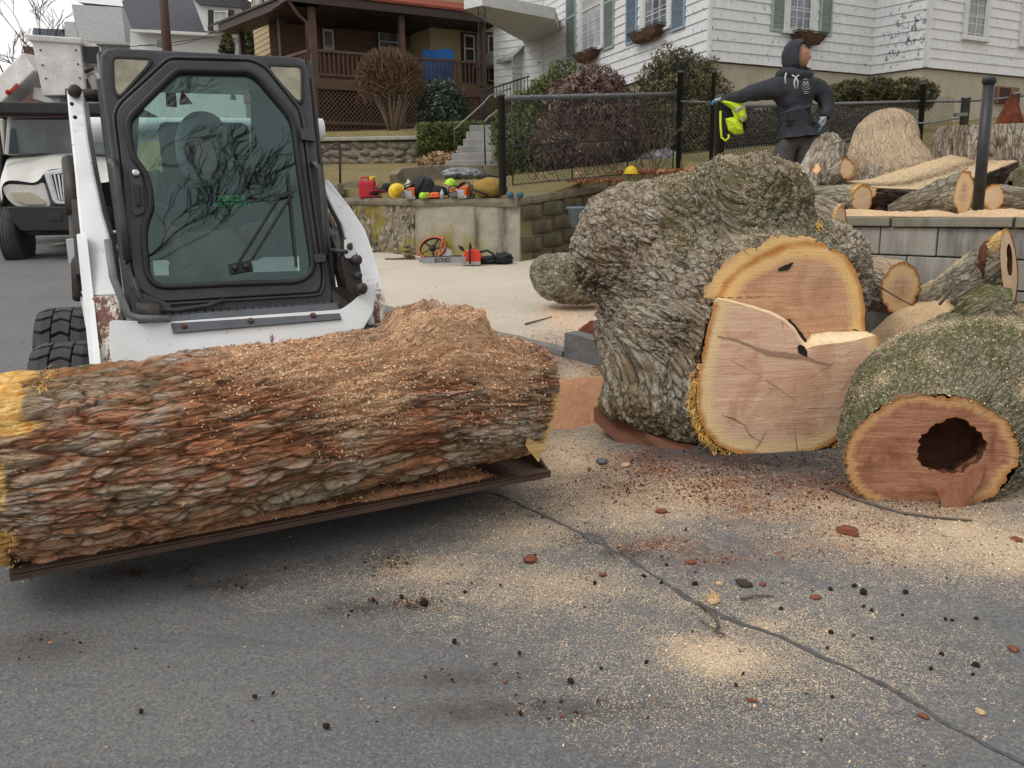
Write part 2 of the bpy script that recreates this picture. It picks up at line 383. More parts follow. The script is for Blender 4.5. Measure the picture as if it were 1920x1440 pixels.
def make_log(name, label, pts, mat, wood, nA=None, nB=None, capA=True, capB=True, nu=None, nv=None, sc=16, amp=.022, asp=.28, low=.06, ecc=1.0, eup=0,
             dustf=None, mossf=None, tornf=None, group=None, seed=0, hole=None, rimfn=None, profile=None, dust=0, moss=0, cat='log', res=.012, woodB=None, extra=None, rag=0):
    """pts: list of (Vector centre, radius). nA/nB: outward end normals."""
    C = np.array([p[0] for p in pts]); Rr = np.array([p[1] for p in pts])
    seg = np.linalg.norm(np.diff(C, axis=0), axis=1); s = np.concatenate([[0], np.cumsum(seg)]); Ltot = s[-1]
    rm = Rr.mean()
    nu = nu or int(max(14, min(420, Ltot/res))); nv = nv or int(max(28, min(520, 2*math.pi*rm/res)))
    ss = np.linspace(0, Ltot, nu)
    def smooth_interp(col):
        v = np.interp(ss, s, col); k = max(1, nu//14); ker = np.ones(2*k+1)/(2*k+1); vp = np.concatenate([2*v[0]-v[k:0:-1], v, 2*v[-1]-v[-2:-k-2:-1]])
        return np.convolve(vp, ker, 'valid')
    c = np.stack([smooth_interp(C[:, i]) for i in range(3)], 1); r = smooth_interp(Rr)
    ax = (C[-1]-C[0]); ax /= np.linalg.norm(ax); axv = Vector(ax)
    e1, e2, _ = [np.array(v) for v in frame(axv)]
    nA = np.array(Vector(nA).normalized()) if nA is not None else -ax; nB = np.array(Vector(nB).normalized()) if nB is not None else ax
    th = np.linspace(0, 2*np.pi, nv, endpoint=False)
    T, Q = np.meshgrid(th, np.arange(nu)); Sg = ss[Q]
    ct, st = np.cos(T), np.sin(T)
    lowp = np.stack([ct.ravel()*1.3, st.ravel()*1.3, Sg.ravel()*1.2+seed*7.7], 1)
    lown = fbm(lowp, 3, seed).reshape(nu, nv)*low
    if profile is not None: lown = lown+profile(Sg/Ltot, T)
    rad = r[:, None]*(1+lown)
    q = np.stack([ct.ravel()*rm, st.ravel()*rm, Sg.ravel()*asp+seed*3.1], 1)
    h, ID = bark_h(q, sc, s=seed)
    h = h.reshape(nu, nv); ID = ID.reshape(nu, nv)
    R2 = rad+(h-.6)*amp*(1)
    off = (ct[..., None]*e1*ecc+st[..., None]*e2*(1/ecc))*R2[..., None]
    fr = (ss/Ltot)[:, None]; nn = -nA*(1-fr)+nB*fr; nn /= np.linalg.norm(nn, axis=1)[:, None]
    tt = -(off*nn[:, None, :]).sum(2)/(nn@ax)[:, None]
    V = c[:, None, :]+off+ax*tt[..., None]
    # ragged ends
    V[0] += ax*(fbm(np.stack([ct[0]*6, st[0]*6, np.full(nv, seed)], 1), 3, seed)*.012)[:, None]*0
    Vf = V.reshape(-1, 3)
    i, j = np.meshgrid(np.arange(nu-1), np.arange(nv), indexing='ij'); j2 = (j+1) % nv
    F = np.stack([i*nv+j, i*nv+j2, (i+1)*nv+j2, (i+1)*nv+j], -1).reshape(-1, 4)
    upn = (off/np.linalg.norm(off, axis=2)[..., None])[..., 2].ravel()
    b = np.zeros((len(Vf), 3)); b[:, 0] = np.clip(h.ravel(), 0, 1); b[:, 1] = ID.ravel()
    b[:, 2] = np.clip(dust*sstep(.1, .9, upn)+.25*(dust > 0)*fbm(Vf*5, 2, 4), 0, 1) if dustf is None else dustf(Vf, upn, Sg.ravel()/Ltot, T.ravel())
    tn = np.zeros((len(Vf), 3)); tn[:, 0] = moss*sstep(-.2, .8, upn) if mossf is None else mossf(Vf, upn, Sg.ravel()/Ltot, T.ravel())
    if tornf is not None: tn[:, 1] = tornf(Vf, upn, Sg.ravel()/Ltot, T.ravel())
    base = Vector(((Vf[:, 0].min()+Vf[:, 0].max())/2, (Vf[:, 1].min()+Vf[:, 1].max())/2, Vf[:, 2].min()))
    root = thing(name, label, cat, base, group)
    G = Log(); G.root = root; G.V = V; G.c = c; G.ax = ax; G.e1 = e1; G.e2 = e2; G.up = upn; G.dust = b[:, 2]
    mkobj('bark', Vf, F, mat, root, smooth=True, attrs={'bark': b, 'tint': tn, 'bq': q})
    for end, on, nrm, wm in ((0, capA, nA, wood), (nu-1, capB, nB, woodB or wood)):
        if not on: continue
        rim = V[end]-nrm*.004; cen = c[end]-nrm*.004
        rim = rim[::max(1, nv//220)]
        if rag: rim = cen+(rim-cen)*(1+rag*fbm(np.stack([np.cos(np.linspace(0, 6.283, len(rim)))*3, np.sin(np.linspace(0, 6.283, len(rim)))*3, np.full(len(rim), seed)], 1), 4, 77))[:, None]
        if hole is not None and end == hole[0]*(nu-1):
            _, hc, hr, hd = hole     # hole centre (Vector), function of angle -> radius, depth
            hc = np.array(hc); inn = []
            for k, p in enumerate(rim):
                d = p-hc; d /= np.linalg.norm(d); inn.append(hc+d*hr(k/len(rim)))
            inn = np.array(inn)
            CV, CF, CA = cap_mesh(rim, hc, 16, inn, nrm=nrm, seed=seed)
            mkobj('cut_face', CV, CF, wm, root, smooth=True, attrs={'wood': CA})
            D = np.array(-nrm)*hd; n = len(inn); HV = []; K = 14
            for k in range(K+1):
                a = k/K; qv = (inn-hc)*(1+.25*math.sin(a*2))*(1-.5*max(0, a-.8)/.2)+hc+D*a
                HV.append(qv+fbm(qv*14, 3, 9)[:, None]*.02*min(1, a*8))
            HV.append(np.repeat((hc+D*1.02)[None], n, 0))
            HV = np.concatenate(HV); ii = np.arange(n); jj = (ii+1) % n
            HF = np.concatenate([np.stack([k*n+ii, (k+1)*n+ii, (k+1)*n+jj, k*n+jj], 1) for k in range(K+1)])
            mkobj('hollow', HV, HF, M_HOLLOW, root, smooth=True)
        else:
            CV, CF, CA = cap_mesh(rim, cen, 18, nrm=nrm, seed=seed)
            mkobj('cut_face', CV, CF, wm, root, smooth=True, attrs={'wood': CA})
    return G
def PR(px, py, Y, rpx): return (P(px, py, Y), rpx*Y/FPX)
def flakes(name, pts, nrm, size, mat, parent=None, label=None, cat=None, seed=0, col=None, lift=.001):
    r = np.random.default_rng(seed); n = len(pts); pts = np.asarray(pts); nrm = np.asarray(nrm)
    a = r.normal(size=(n, 3)); nn = nrm+.45*r.normal(size=(n, 3)); nn /= np.linalg.norm(nn, axis=1)[:, None]
    u = np.cross(nn, a); u /= np.linalg.norm(u, axis=1)[:, None]; v = np.cross(nn, u)
    sz = size*(r.random(n)**2*1.6+.4)[:, None]; asp = (.3+.6*r.random(n))[:, None]
    c = pts+nrm*(lift+.25*sz)
    V = np.stack([c-u*sz-v*sz*asp*.6, c+u*sz*.9-v*sz*asp, c+u*sz*.8+v*sz*asp*.7, c-u*sz*.7+v*sz*asp+nn*sz*.3], 1).reshape(-1, 3)
    F = np.arange(4*n).reshape(n, 4)
    o = mkobj(name, V, F, mat, parent, attrs={'rnd': np.repeat(r.random(n), 4)}); o['kind'] = 'stuff'
    if label and parent is None: o['label'] = label; o['category'] = cat
    return o
def chipmat(name, stops):
    t = NT(name); return t.out(t.ramp(t.attr('rnd'), stops), .9, spec=.1)
M_CHIP = chipmat('chips_tan', [(0, (.42, .26, .15)), (.4, (.66, .46, .27)), (.8, (.78, .62, .42)), (1, (.85, .74, .56))])
M_CHIPR = chipmat('chips_orange', [(0, (.20, .07, .035)), (.35, (.50, .24, .11)), (.75, (.72, .44, .25)), (1, (.82, .62, .42))])
M_BIT = chipmat('bark_bits', [(0, (.02, .008, .006)), (.6, (.05, .018, .012)), (.85, (.25, .08, .035)), (1, (.55, .26, .07))])
# ================================================================ ground
KA = PG(1905, 862); KB = PG(880, 622)                # kerb line on the ground, near end / far end
kd = Vector((KB.x-KA.x, KB.y-KA.y, 0)).normalized(); kn = Vector((kd.y, -kd.x, 0))
if kn.dot(Vector((1, 1, 0))) < 0: kn = -kn         # pavement side
KDROP = (PG(1075, 690)-KA).dot(kd)
def kside(x, y): return (x-KA.x)*kn.x+(y-KA.y)*kn.y, (x-KA.x)*kd.x+(y-KA.y)*kd.y
def pave_h(t): return .02+.12*(1-sstep(KDROP-.3, KDROP+.1, t))
def gfull(x, y):
    d, t = kside(x, y); return gz(x, y)+(float(pave_h(np.array(t))) if d > 0 else 0)
def PGF(px, py):
    z = 0.
    for _ in range(40):
        p = PZ(px, py, z); z = .5*z+.5*gfull(p.x, p.y)
    return PZ(px, py, z)
XS = np.concatenate([[-300, -120, -60, -30, -18, -12, -9, -7.5], np.arange(-6.5, 6.5, .04), [7, 8, 10, 14, 20, 40, 120, 300]])
YS = np.concatenate([[-60, -20, -8, -3, -1, 0, .5, 1.], np.arange(1.3, 9, .04), np.arange(9, 16, .1), [17, 18, 20, 24, 30, 40, 60, 100, 200, 500]])
GX, GY = np.meshgrid(XS, YS); gx, gy = GX.ravel(), GY.ravel()
GZ0 = .055*np.where((gy-4)*1.5 > 40, (gy-4)*1.5, np.log1p(np.exp(np.minimum((gy-4)*1.5, 40))))/1.5
kD = (gx-KA.x)*kn.x+(gy-KA.y)*kn.y; kT = (gx-KA.x)*kd.x+(gy-KA.y)*kd.y
onp = kD > 0
gzv = GZ0+np.where(onp, pave_h(kT), 0)
p3 = np.stack([gx, gy, gx*0], 1)
gzv = gzv+fbm(p3*.8, 2, 3)*.01*(np.abs(gx) < 8)
def blobf(lst, X, Y):
    r = np.zeros(len(X))
    for px, py, rx, ry, am in lst:
        c = PG(px, py); c2 = PG(px+rx, py); c3 = PG(px, max(400, py-ry)); 
        ax_ = abs(c2.x-c.x)+.01; ay_ = abs(c3.y-c.y)+.01
        q = ((X-c.x)/ax_)**2+((Y-c.y)/ay_)**2
        r = np.maximum(r, am*np.exp(-q*1.1))
    return r
DUSTB = [(1100, 740, 60, 60, .95), (1060, 860, 90, 60, .75), (1000, 660, 90, 25, .5), (1090, 900, 120, 40, .55), (1780, 1000, 330, 60, .95), (1230, 950, 240, 60, .6), (1600, 960, 260, 40, .6), (1900, 1020, 160, 60, .95), (1330, 1222, 110, 45, .92), (1060, 1110, 280, 60, .5), (840, 1070, 200, 45, .36),
         (1250, 1130, 160, 60, .42), (1500, 960, 200, 40, .5), (1000, 1000, 150, 60, .35), (1880, 900, 200, 60, .7), (1350, 1180, 330, 120, .32), (1400, 580, 500, 60, .8), (600, 1090, 160, 40, .18), (1430, 1175, 40, 12, .8)]
RUSTB = [(1330, 920, 240, 30, .95), (1150, 860, 130, 25, .5), (1230, 880, 120, 30, .6), (1590, 925, 190, 22, 1.0), (1480, 950, 180, 30, .7), (1090, 665, 60, 25, .9), (1240, 1020, 60, 14, .8), (1560, 1000, 60, 16, .75), (1580, 1030, 190, 30, .5), (1060, 640, 60, 22, .5), (1350, 1050, 120, 20, .35), (1670, 990, 60, 16, .7), (1700, 960, 120, 16, .7), (1120, 700, 60, 22, .8)]
DARKB = [(1290, 905, 160, 26, .8), (1350, 880, 350, 40, .8), (1130, 880, 60, 14, .8), (300, 1070, 120, 16, .8), (390, 1095, 90, 12, .6), (90, 1215, 90, 26, .5), (60, 1200, 60, 14, .4), (735, 1055, 30, 16, .8), (780, 1130, 50, 12, .7), (660, 1140, 70, 12, .6), (1000, 1330, 240, 20, .45), (860, 1270, 160, 14, .3), (1100, 1010, 60, 14, .6), (1180, 1035, 70, 14, .5), (1000, 960, 70, 14, .5), (1620, 935, 180, 20, .5)]
near = (np.abs(gx) < 7) & (gy < 16) & (gy > 1)
D = blobf(DUSTB, gx, gy); Rr_ = blobf(RUSTB, gx, gy); Dk = blobf(DARKB, gx, gy)
wob = fbm(p3*2.2, 4, 21)
D = np.clip(D*(1+.9*wob), 0, 1); Rr_ = np.clip(Rr_*(1+1.1*fbm(p3*4, 4, 31)), 0, 1); Dk = np.clip(Dk*(1+1.0*fbm(p3*5, 4, 41)), 0, 1)
gzv = gzv+.05*sstep(.7, 1, D)*(.6+.4*wob)*near
nx_, ny_ = len(XS), len(YS)
ii, jj = np.meshgrid(np.arange(nx_-1), np.arange(ny_-1)); q0 = (jj*nx_+ii).ravel()
GF = np.stack([q0, q0+1, q0+nx_+1, q0+nx_], 1)
fc = kD[GF].mean(1) > 0
# asphalt
t = NT('asphalt'); g = t.sep(t.attr('gnd', 'Color'))
agg = t.vor(150, None, 'F1', 'Color'); ag = t.sep(agg)[0]
base = t.mix(t.ramp(t.noise(1.1, 5, .6), [(.35, 0), (.65, 1)]), (.118, .115, .114), (.150, .146, .142))
col = t.mix(t.ramp(ag, [(.55, 0), (.95, .55)]), base, (.24, .235, .23))
col = t.mix(t.ramp(t.sep(agg)[1], [(.7, 0), (.8, .4)]), col, (.06, .06, .062))
col = t.mix(t.ramp(t.noise(60, 3, .8), [(.35, .45), (.5, 0)]), col, (.045, .045, .048))
col = t.mix(t.math('MINIMUM', t.math('MULTIPLY', t.math('MULTIPLY', g[2], 1.5), t.ramp(t.noise(14, 5, .8), [(.3, .35), (.6, 1)])), .9), col, (.035, .026, .022)); trk = t.noise(2.3, 5, .7, t.co('Object', (.5, 2.2, 1)), .8); col = t.mix(t.ramp(trk, [(.56, 0), (.70, .45)]), col, (.070, .070, .073)); col = t.mix(t.ramp(t.noise(5, 6, .8, t.co('Object', (2.5, .4, 1)), 1), [(.66, 0), (.70, .22)]), col, (.30, .29, .27))
rf = t.math('MULTIPLY', g[1], t.ramp(t.noise(13, 7, .85), [(.38, 0), (.56, 1)])); col = t.mix(t.math('MINIMUM', t.math('MULTIPLY', rf, 1.3), .9), col, t.mix(t.noise(40, 4, .8), (.26, .085, .04), (.10, .038, .024)))
cellr = t.sep(t.vor(300, None, 'F1', 'Color'))[2]; dens = t.math('ADD', g[0], t.math('MULTIPLY', t.math('SUBTRACT', t.noise(11, 5, .8), .5), .8)); dens = t.math('MULTIPLY', dens, t.math('GREATER_THAN', g[0], .03))
dm = t.math('GREATER_THAN', t.math('MULTIPLY', dens, 1.15), cellr)
dcol = t.mix(t.sep(t.vor(220, None, 'F1', 'Color'))[0], (.36, .25, .155), (.66, .53, .37))
col = t.mix(t.math('MULTIPLY', t.ramp(g[0], [(.25, 0), (1, .75)]), t.ramp(t.noise(9, 6, .8), [(.35, .2), (.6, 1)])), col, (.40, .29, .19)); col = t.mix(t.math('MULTIPLY', dm, .9), col, dcol)
nb = t.bump(t.vor(150), .45, .004); nb = t.bump(t.noise(220, 4, .8), .5, .003, nb); nb = t.bump(dm, .25, .004, nb)
M_ASPH = t.out(col, .88, nb, spec=.3)
t = NT('concrete_pavement'); g = t.sep(t.attr('gnd', 'Color'))
col = t.mix(t.ramp(t.noise(.9, 6, .65), [(.35, 0), (.65, 1)]), (.43, .37, .30), (.50, .45, .375))
col = t.mix(t.ramp(t.noise(34, 6, .8), [(.34, .5), (.5, 0)]), col, (.30, .25, .20))
col = t.mix(t.math('MULTIPLY', g[2], .6), col, (.14, .10, .08))
rf = t.math('MULTIPLY', g[1], t.ramp(t.noise(20, 6, .85), [(.34, 0), (.6, 1)])); col = t.mix(rf, col, (.20, .075, .035))
spk = t.math('ADD', g[0], t.math('MULTIPLY', t.math('SUBTRACT', t.noise(60, 4, .9), .5), 1.6))
dcol = t.mix(t.sep(t.vor(160, None, 'F1', 'Color'))[0], (.50, .33, .22), (.70, .52, .36))
col = t.mix(t.ramp(spk, [(.48, 0), (.6, 1)]), col, dcol)
M_CONC = t.out(col, .9, t.bump(t.noise(90, 6, .8), .4, .004), spec=.2)
att = np.stack([D, Rr_, Dk], 1)
def sub(F, sel):
    Fs = F[sel]; u, inv = np.unique(Fs, return_inverse=True); return u, inv.reshape(Fs.shape)
GV = np.stack([gx, gy, gzv], 1)
u, Fs = sub(GF, ~fc); o = mkobj('road', GV[u], Fs, M_ASPH, smooth=True, attrs={'gnd': att[u]}, origin=(0, 0, 0)); props(o, 'grey asphalt street strewn with sawdust and bark', None, None, 'structure')
u, Fs = sub(GF, fc); PAVE = mkobj('pavement', GV[u], Fs, M_CONC, smooth=True, attrs={'gnd': att[u]}, origin=(0, 0, 0)); props(PAVE, 'pale concrete pavement below the retaining wall', None, None, 'structure')
# pavement seam / sealed crack in the road
M_SEAL = simple('crack_sealant', (.112, .11, .108), .92, (.065, .064, .064), 34, thr=(.4, .6), spec=.4)
sp = [(925, 925), (1010, 965), (1110, 1010), (1200, 1062), (1240, 1090), (1300, 1130), (1370, 1165), (1460, 1195), (1520, 1222), (1600, 1262), (1680, 1300), (1760, 1350), (1840, 1395), (1935, 1440)]
V = []; F = []
cps = [PG(*a) for a in sp]; dense = []
for a, b in zip(cps, cps[1:]):
    for k in range(14): dense.append(a.lerp(b, k/14))
for i, p in enumerate(dense):
    d = (dense[min(i+1, len(dense)-1)]-dense[max(i-1, 0)]).normalized(); n = Vector((-d.y, d.x, 0)); wv = .006+.006*mnoise.noise(p*9)+.008*max(0, mnoise.noise(p*3)) + (.05 if i < 60 else .012)*max(0, mnoise.noise(p*5)-.05)+.003*mnoise.noise(p*30)
    c = p+n*.012*mnoise.noise(p*14)
    for s_ in (-1, 1):
        q = c+n*wv*s_*(1+.35*mnoise.noise(p*40+Vector((s_*9, 0, 0)))); V.append((q.x, q.y, gz(q.x, q.y)+float(fbm(np.array([[q.x, q.y, 0.]])*.8, 2, 3)[0])*.01+.003))
F = [(2*i, 2*i+1, 2*i+3, 2*i+2) for i in range(len(dense)-1)]
o = mkobj('road_seam', V, F, M_SEAL); props(o, 'dark sealed crack across the road', None, None, 'structure')

# kerb
M_GRAN = simple('granite', (.16, .158, .158), .8, (.10, .10, .10), 5, bsc=40, bst=.8, bd=.012)
M_GRANL = simple('granite_low', (.22, .20, .18), .85, (.15, .135, .12), 5, bsc=40, bst=.8, bd=.01)
ks = thing('kerb', None, None, KA); props(ks, 'grey granite kerb stones along the street edge', None, None, 'structure')
def stone(a, b, wdt, h0, h1, mat, name, par, seed, jit=.012):
    a = Vector(a); b = Vector(b); d = (b-a); L = d.length; d.normalize(); n = Vector((-d.y, d.x, 0)).normalized()*wdt/2; V = []; F = []; N = 7
    for i in range(N+1):
        c = a+d*(L*i/N)
        for (s_, hh) in ((-1, h0), (-1.0, h1*.55), (-.93, h1), (.93, h1), (1, h1*.5), (1, h0)):
            q = c+n*s_+Vector((0, 0, hh)); jn = mnoise.noise_vector(q*9+Vector((seed, 0, 0)))*jit; V.append(q+jn)
    for i in range(N):
        for j in range(5): F.append((i*6+j, i*6+j+1, (i+1)*6+j+1, (i+1)*6+j))
    F += [tuple(range(6))[::-1], tuple(N*6+j for j in range(6))]
    return mkobj(name, V, F, mat, par)
tt = -1.6; k = 0
while tt < KDROP+3.4:
    L = .9+.3*random.random(); a = KA+kd*tt; b = KA+kd*(tt+L-.02); low = tt > KDROP-.4
    a.z = gz(a.x, a.y); b.z = gz(b.x, b.y)
    stone(a, b, .15, -.08, (.05 if low else .20), M_GRANL if low else M_GRAN, 'kerb_stone', ks, k); tt += L; k += 1

# ================================================================ yard terrain
t = NT('lawn'); n1 = t.ramp(t.noise(.8, 6, .7), [(.35, 0), (.65, 1)]); col = t.mix(n1, (.33, .26, .13), (.24, .20, .10))
col = t.mix(t.ramp(t.noise(30, 4, .8), [(.3, .7), (.6, 0)]), col, (.14, .11, .05)); col = t.mix(t.ramp(t.noise(2.1, 3), [(.5, 0), (.7, .5)]), col, (.14, .16, .06))
M_LAWN = t.out(col, .95, t.bump(t.noise(60, 5, .9), 1, .03), spec=.1)
def yz(x, y):
    z = 1.22+.072*(y-6.3)
    if y > 13: z += (.045+.06*max(0, min(1, x/4)))*(y-13)
    wl = 1-max(0, min(1, (x-.3)/2.6)) if y > 12.9 else 0
    z = z*(1-wl)+(1.40+.112*(y-13))*wl
    if y > 21.2 and x < 1.5: z = max(z, 2.45+.04*(y-21.2)) + .62*min(1, (y-21.2)/.15)
    return z
def edgeR(y):   # left edge of the right-hand yard
    pts = [(5.0, 3.6), (6.75, 2.2), (9.6, 2.2), (15.2, 2.9)]
    for (y0, x0), (y1, x1) in zip(pts, pts[1:]):
        if y <= y1: return x0+(x1-x0)*(y-y0)/(y1-y0)
    return None
WR0 = P(1490, 400, 6.75); WR1 = P(2300, 400, 4.75)
V = []; F = []; rows = [5.15+.0*k for k in range(0)]+list(np.arange(4.75, 15.2, .25)); NC = 60
def xl(y):
    if y < 6.75: return WR0.x+(WR0.y-y)/(WR0.y-WR1.y)*(WR1.x-WR0.x)
    return edgeR(min(y, 15.2))
for y in rows:
    a = xl(y); 
    for k in range(NC+1):
        x = a+(k/NC)**1.5*(30-a); V.append((x, y, yz(x, y) if k else gz(x, y)-.3))
for r_ in range(len(rows)-1):
    for k in range(NC): i = r_*(NC+1)+k; F.append((i, i+1, i+NC+2, i+NC+1))
o = mkobj('yard', V, F, M_LAWN, smooth=True); props(o, 'sawdusted yard behind the block wall', None, None, 'structure')
WC = P(975, 372, 13.0); WE = P(1150, 345, 15.2); WL = P(620, 362, 15.3); WLL = Vector((-9.5, 24, 0)); P7x = P(778, 372, 13.95).x
V = []; F = []; rows = list(np.arange(13.0, 15.2, .15))+list(np.arange(15.2, 21, .4))+[21.15, 21.2, 21.25, 21.3, 21.35, 21.5, 22, 23, 25, 28, 32, 40, 55, 80, 140, 300]; NC = 60
for y in rows:
    if y < 13.95: a = WC.x+(y-13)/.95*(P7x-WC.x)
    elif y < 15.3: a = P7x+(y-13.95)/1.35*(WL.x-P7x)
    else: a = WL.x+(min(y, 30)-15.3)*(WLL.x-WL.x)/(24-15.3)
    b = WC.x+(y-13)/(2.2)*(WE.x-WC.x) if y < 15.2 else (WE.x+ (3.4-WE.x)*min(1, (y-15.2)/.6))
    if y >= 15.6: b = 60
    for k in range(NC+1):
        x = a+(b-a)*(k/NC if y < 15.5 else (k/NC)**1.6); V.append((x, y, yz(x, y) if 0 < k < NC or (k == NC and y > 15.5) else gz(x, y)-.5))
for r_ in range(len(rows)-1):
    for k in range(NC): i = r_*(NC+1)+k; F.append((i, i+1, i+NC+2, i+NC+1))
o = mkobj('lawn', V, F, M_LAWN, smooth=True); props(o, 'dry winter lawn behind the retaining wall', None, None, 'structure')

# ================================================================ right block wall
def concrete(name, c, c2, mossy=0, streak=.5):
    t = NT(name); col = t.mix(t.ramp(t.noise(3, 6, .7), [(.35, 0), (.65, 1)]), c, c2)
    stv = t.noise(5, 5, .7, t.co('Object', (2.2, 2.2, .18))); col = t.mix(t.math('MULTIPLY', t.ramp(stv, [(.48, 0), (.68, 1)]), streak), col, tuple(x*.3 for x in c))
    if mossy: col = t.mix(t.math('MULTIPLY', t.ramp(t.noise(2.2, 5, .6, t.co('Object', (1, 1, .8))), [(.42, 0), (.6, 1)]), mossy), col, (.26, .23, .03))
    col = t.mix(t.ramp(t.noise(60, 5, .8), [(.3, .5), (.5, 0)]), col, tuple(x*.5 for x in c))
    return t.out(col, .9, t.bump(t.noise(60, 6, .8), .6, .008), spec=.2)
M_BLK = concrete('cinder_block', (.40, .38, .34), (.33, .31, .275)); M_BLK2 = concrete('cinder_block_stained', (.34, .32, .285), (.27, .255, .23), 0, .8); M_CAPS = concrete('cap_stone', (.27, .25, .215), (.19, .175, .15), .15, .6)
M_MORT = simple('mortar', (.12, .11, .10), .95, bsc=80, bst=.5)
wd = Vector((WR1.x-WR0.x, WR1.y-WR0.y, 0)); WLn = wd.length; wd.normalize(); wn = Vector((wd.y, -wd.x, 0))
if wn.y > 0: wn = -wn
wr = thing('block_wall', 'grey cinder block retaining wall with sawdust on its cap, behind the logs', 'wall', (WR0.x, WR0.y, gfull(WR0.x, WR0.y)-.1))
ZT = 1.205; UP = Vector((0, 0, 1))
mb = MB(); mid = Vector((WR0.x, WR0.y, 0))+wd*(WLn/2)-wn*.115; mb.box((mid.x, mid.y, ZT-.7), (WLn, .17, 1.39), (wd, wn, UP)); mb.build('mortar', M_MORT, wr)
bm_ = MB(); bm_.box((0, 0, 0), (.392, .06, .19), (wd, wn, UP)); proto = bm_.build('block', M_BLK, wr, bevel=.006, local=True); proto.location = (99, 0, 0)
first = True
for r_ in range(6):
    off = 0 if r_ % 2 else .2
    for k in range(int(WLn/.4)+1):
        uu = k*.4+off-.1
        if uu > WLn: continue
        c = Vector((WR0.x, WR0.y, 0))+wd*uu+wn*(-.02+random.uniform(-.004, .004)); c.z = ZT-.1-.2*r_
        b = proto if first else dup(proto, wr); first = False
        b.location = c-Vector(wr.location); b.rotation_euler = (random.uniform(-.008, .008), 0, random.uniform(-.008, .008))
        if random.random() < .4:
            b.material_slots[0].link = 'OBJECT'; b.material_slots[0].material = M_BLK2
cb = MB(); cb.box((0, 0, 0), (.785, .30, .065), (wd, wn, UP)); cp = cb.build('cap_stone', M_CAPS, wr, bevel=.008, local=True)
for k in range(int(WLn/.8)+1):
    c = Vector((WR0.x, WR0.y, 0))+wd*(k*.8+.38)-wn*.11; c.z = ZT+.034
    b = cp if k == 0 else dup(cp, wr); b.location = c-Vector(wr.location); b.rotation_euler = (random.uniform(-.012, .012), random.uniform(-.006, .006), random.uniform(-.01, .01))

# ================================================================ left retaining wall
lw = thing('retaining_wall', 'stained concrete retaining wall with mossy panel and flat coping, chainsaws along its top', 'wall', (WC.x, WC.y, gfull(WC.x, WC.y)))
t = NT('wall_stained'); vv = t.co('Object', (1, 1, .42)); stv = t.noise(5.5, 7, .75, vv, .5)
col = t.mix(t.ramp(stv, [(.40, 0), (.54, 1)]), (.045, .035, .022), (.22, .185, .13)); col = t.mix(t.ramp(t.noise(26, 5, .8, vv), [(.56, 0), (.62, 1)]), col, (.50, .46, .38)); col = t.mix(t.ramp(t.noise(2.2, 3), [(.56, 0), (.66, .8)]), col, (.22, .18, .04))
M_WST = t.out(col, .95, t.bump(stv, .8, .03), spec=.1)
t = NT('wall_mossy'); gm = t.sep(t.attr('wm', 'Color'))
col = t.mix(t.ramp(t.noise(2.5, 6, .7), [(.35, 0), (.65, 1)]), (.36, .33, .27), (.30, .27, .21))
mk = t.math('ADD', gm[0], t.math('MULTIPLY', t.math('SUBTRACT', t.noise(3.2, 6, .65, t.co('Object', (1.6, 1.6, .7))), .5), 1.1))
col = t.mix(t.ramp(mk, [(.4, 0), (.75, .85)]), col, (.235, .19, .03)); col = t.mix(t.math('MULTIPLY', gm[1], t.ramp(t.noise(9, 6, .8, t.co('Object', (1, 1, .3))), [(.35, 0), (.55, 1)])), col, (.07, .058, .04))
col = t.mix(t.ramp(t.noise(50, 5, .8), [(.3, .5), (.5, 0)]), col, (.16, .14, .11))
M_WMO = t.out(col, .93, t.bump(t.noise(20, 6, .8), .5, .02), spec=.1)
M_COP = simple('coping', (.27, .23, .165), .93, (.16, .14, .10), 4, bsc=50, bst=.9, bd=.02, spec=.1)
def wallstrip(name, A, B, z0a, z0b, z1a, z1b, mat, par, nx=60, nz=30, bow=0, attrf=None, rough=.01, batter=.06):
    d = Vector((B.x-A.x, B.y-A.y, 0)); L = d.length; d.normalize(); n = Vector((d.y, -d.x, 0)); n = n if n.y < 0 else -n
    V = []; F = []; At = []
    for j in range(nz+1):
        for i in range(nx+1):
            u_ = i/nx; v_ = j/nz; p = Vector((A.x, A.y, 0))+d*(L*u_)+n*(batter*(1-v_)+bow*math.sin(math.pi*u_)); p.z = (z0a*(1-u_)+z0b*u_)*(1-v_)+(z1a*(1-u_)+z1b*u_)*v_
            p += n*rough*mnoise.fractal(p*5, 1, 2, 4); V.append(p); At.append(attrf(u_, v_) if attrf else (0, 0, 0))
    k = len(V); V += [v-n*.28 for v in V]; At = At+At
    for j in range(nz):
        for i in range(nx):
            a = j*(nx+1)+i; F.append((a, a+1, a+nx+2, a+nx+1)); F.append((k+a, k+a+nx+1, k+a+nx+2, k+a+1))
    for i in range(nx): a = i; b = nz*(nx+1)+i; F.append((a, k+a, k+a+1, a+1)); F.append((b, b+1, k+b+1, k+b))
    for j in range(nz): a = j*(nx+1); b = a+nx; F.append((a, a+nx+1, k+a+nx+1, k+a)); F.append((b, k+b, k+b+nx+1, b+nx+1))
    return mkobj(name, V, F, mat, par, attrs={'wm': At})
def g0(p): return gfull(p.x, p.y)-.15
P775 = P(778, 372, 13.95); P640 = Vector((WL.x, WL.y, 0)); ZC = 1.36
wallstrip('wall_panel', P640, P775, g0(P640), g0(P775), ZC+.06, ZC, M_WST, lw, rough=.035)['label'] = 'blotched dark and white weathered section'
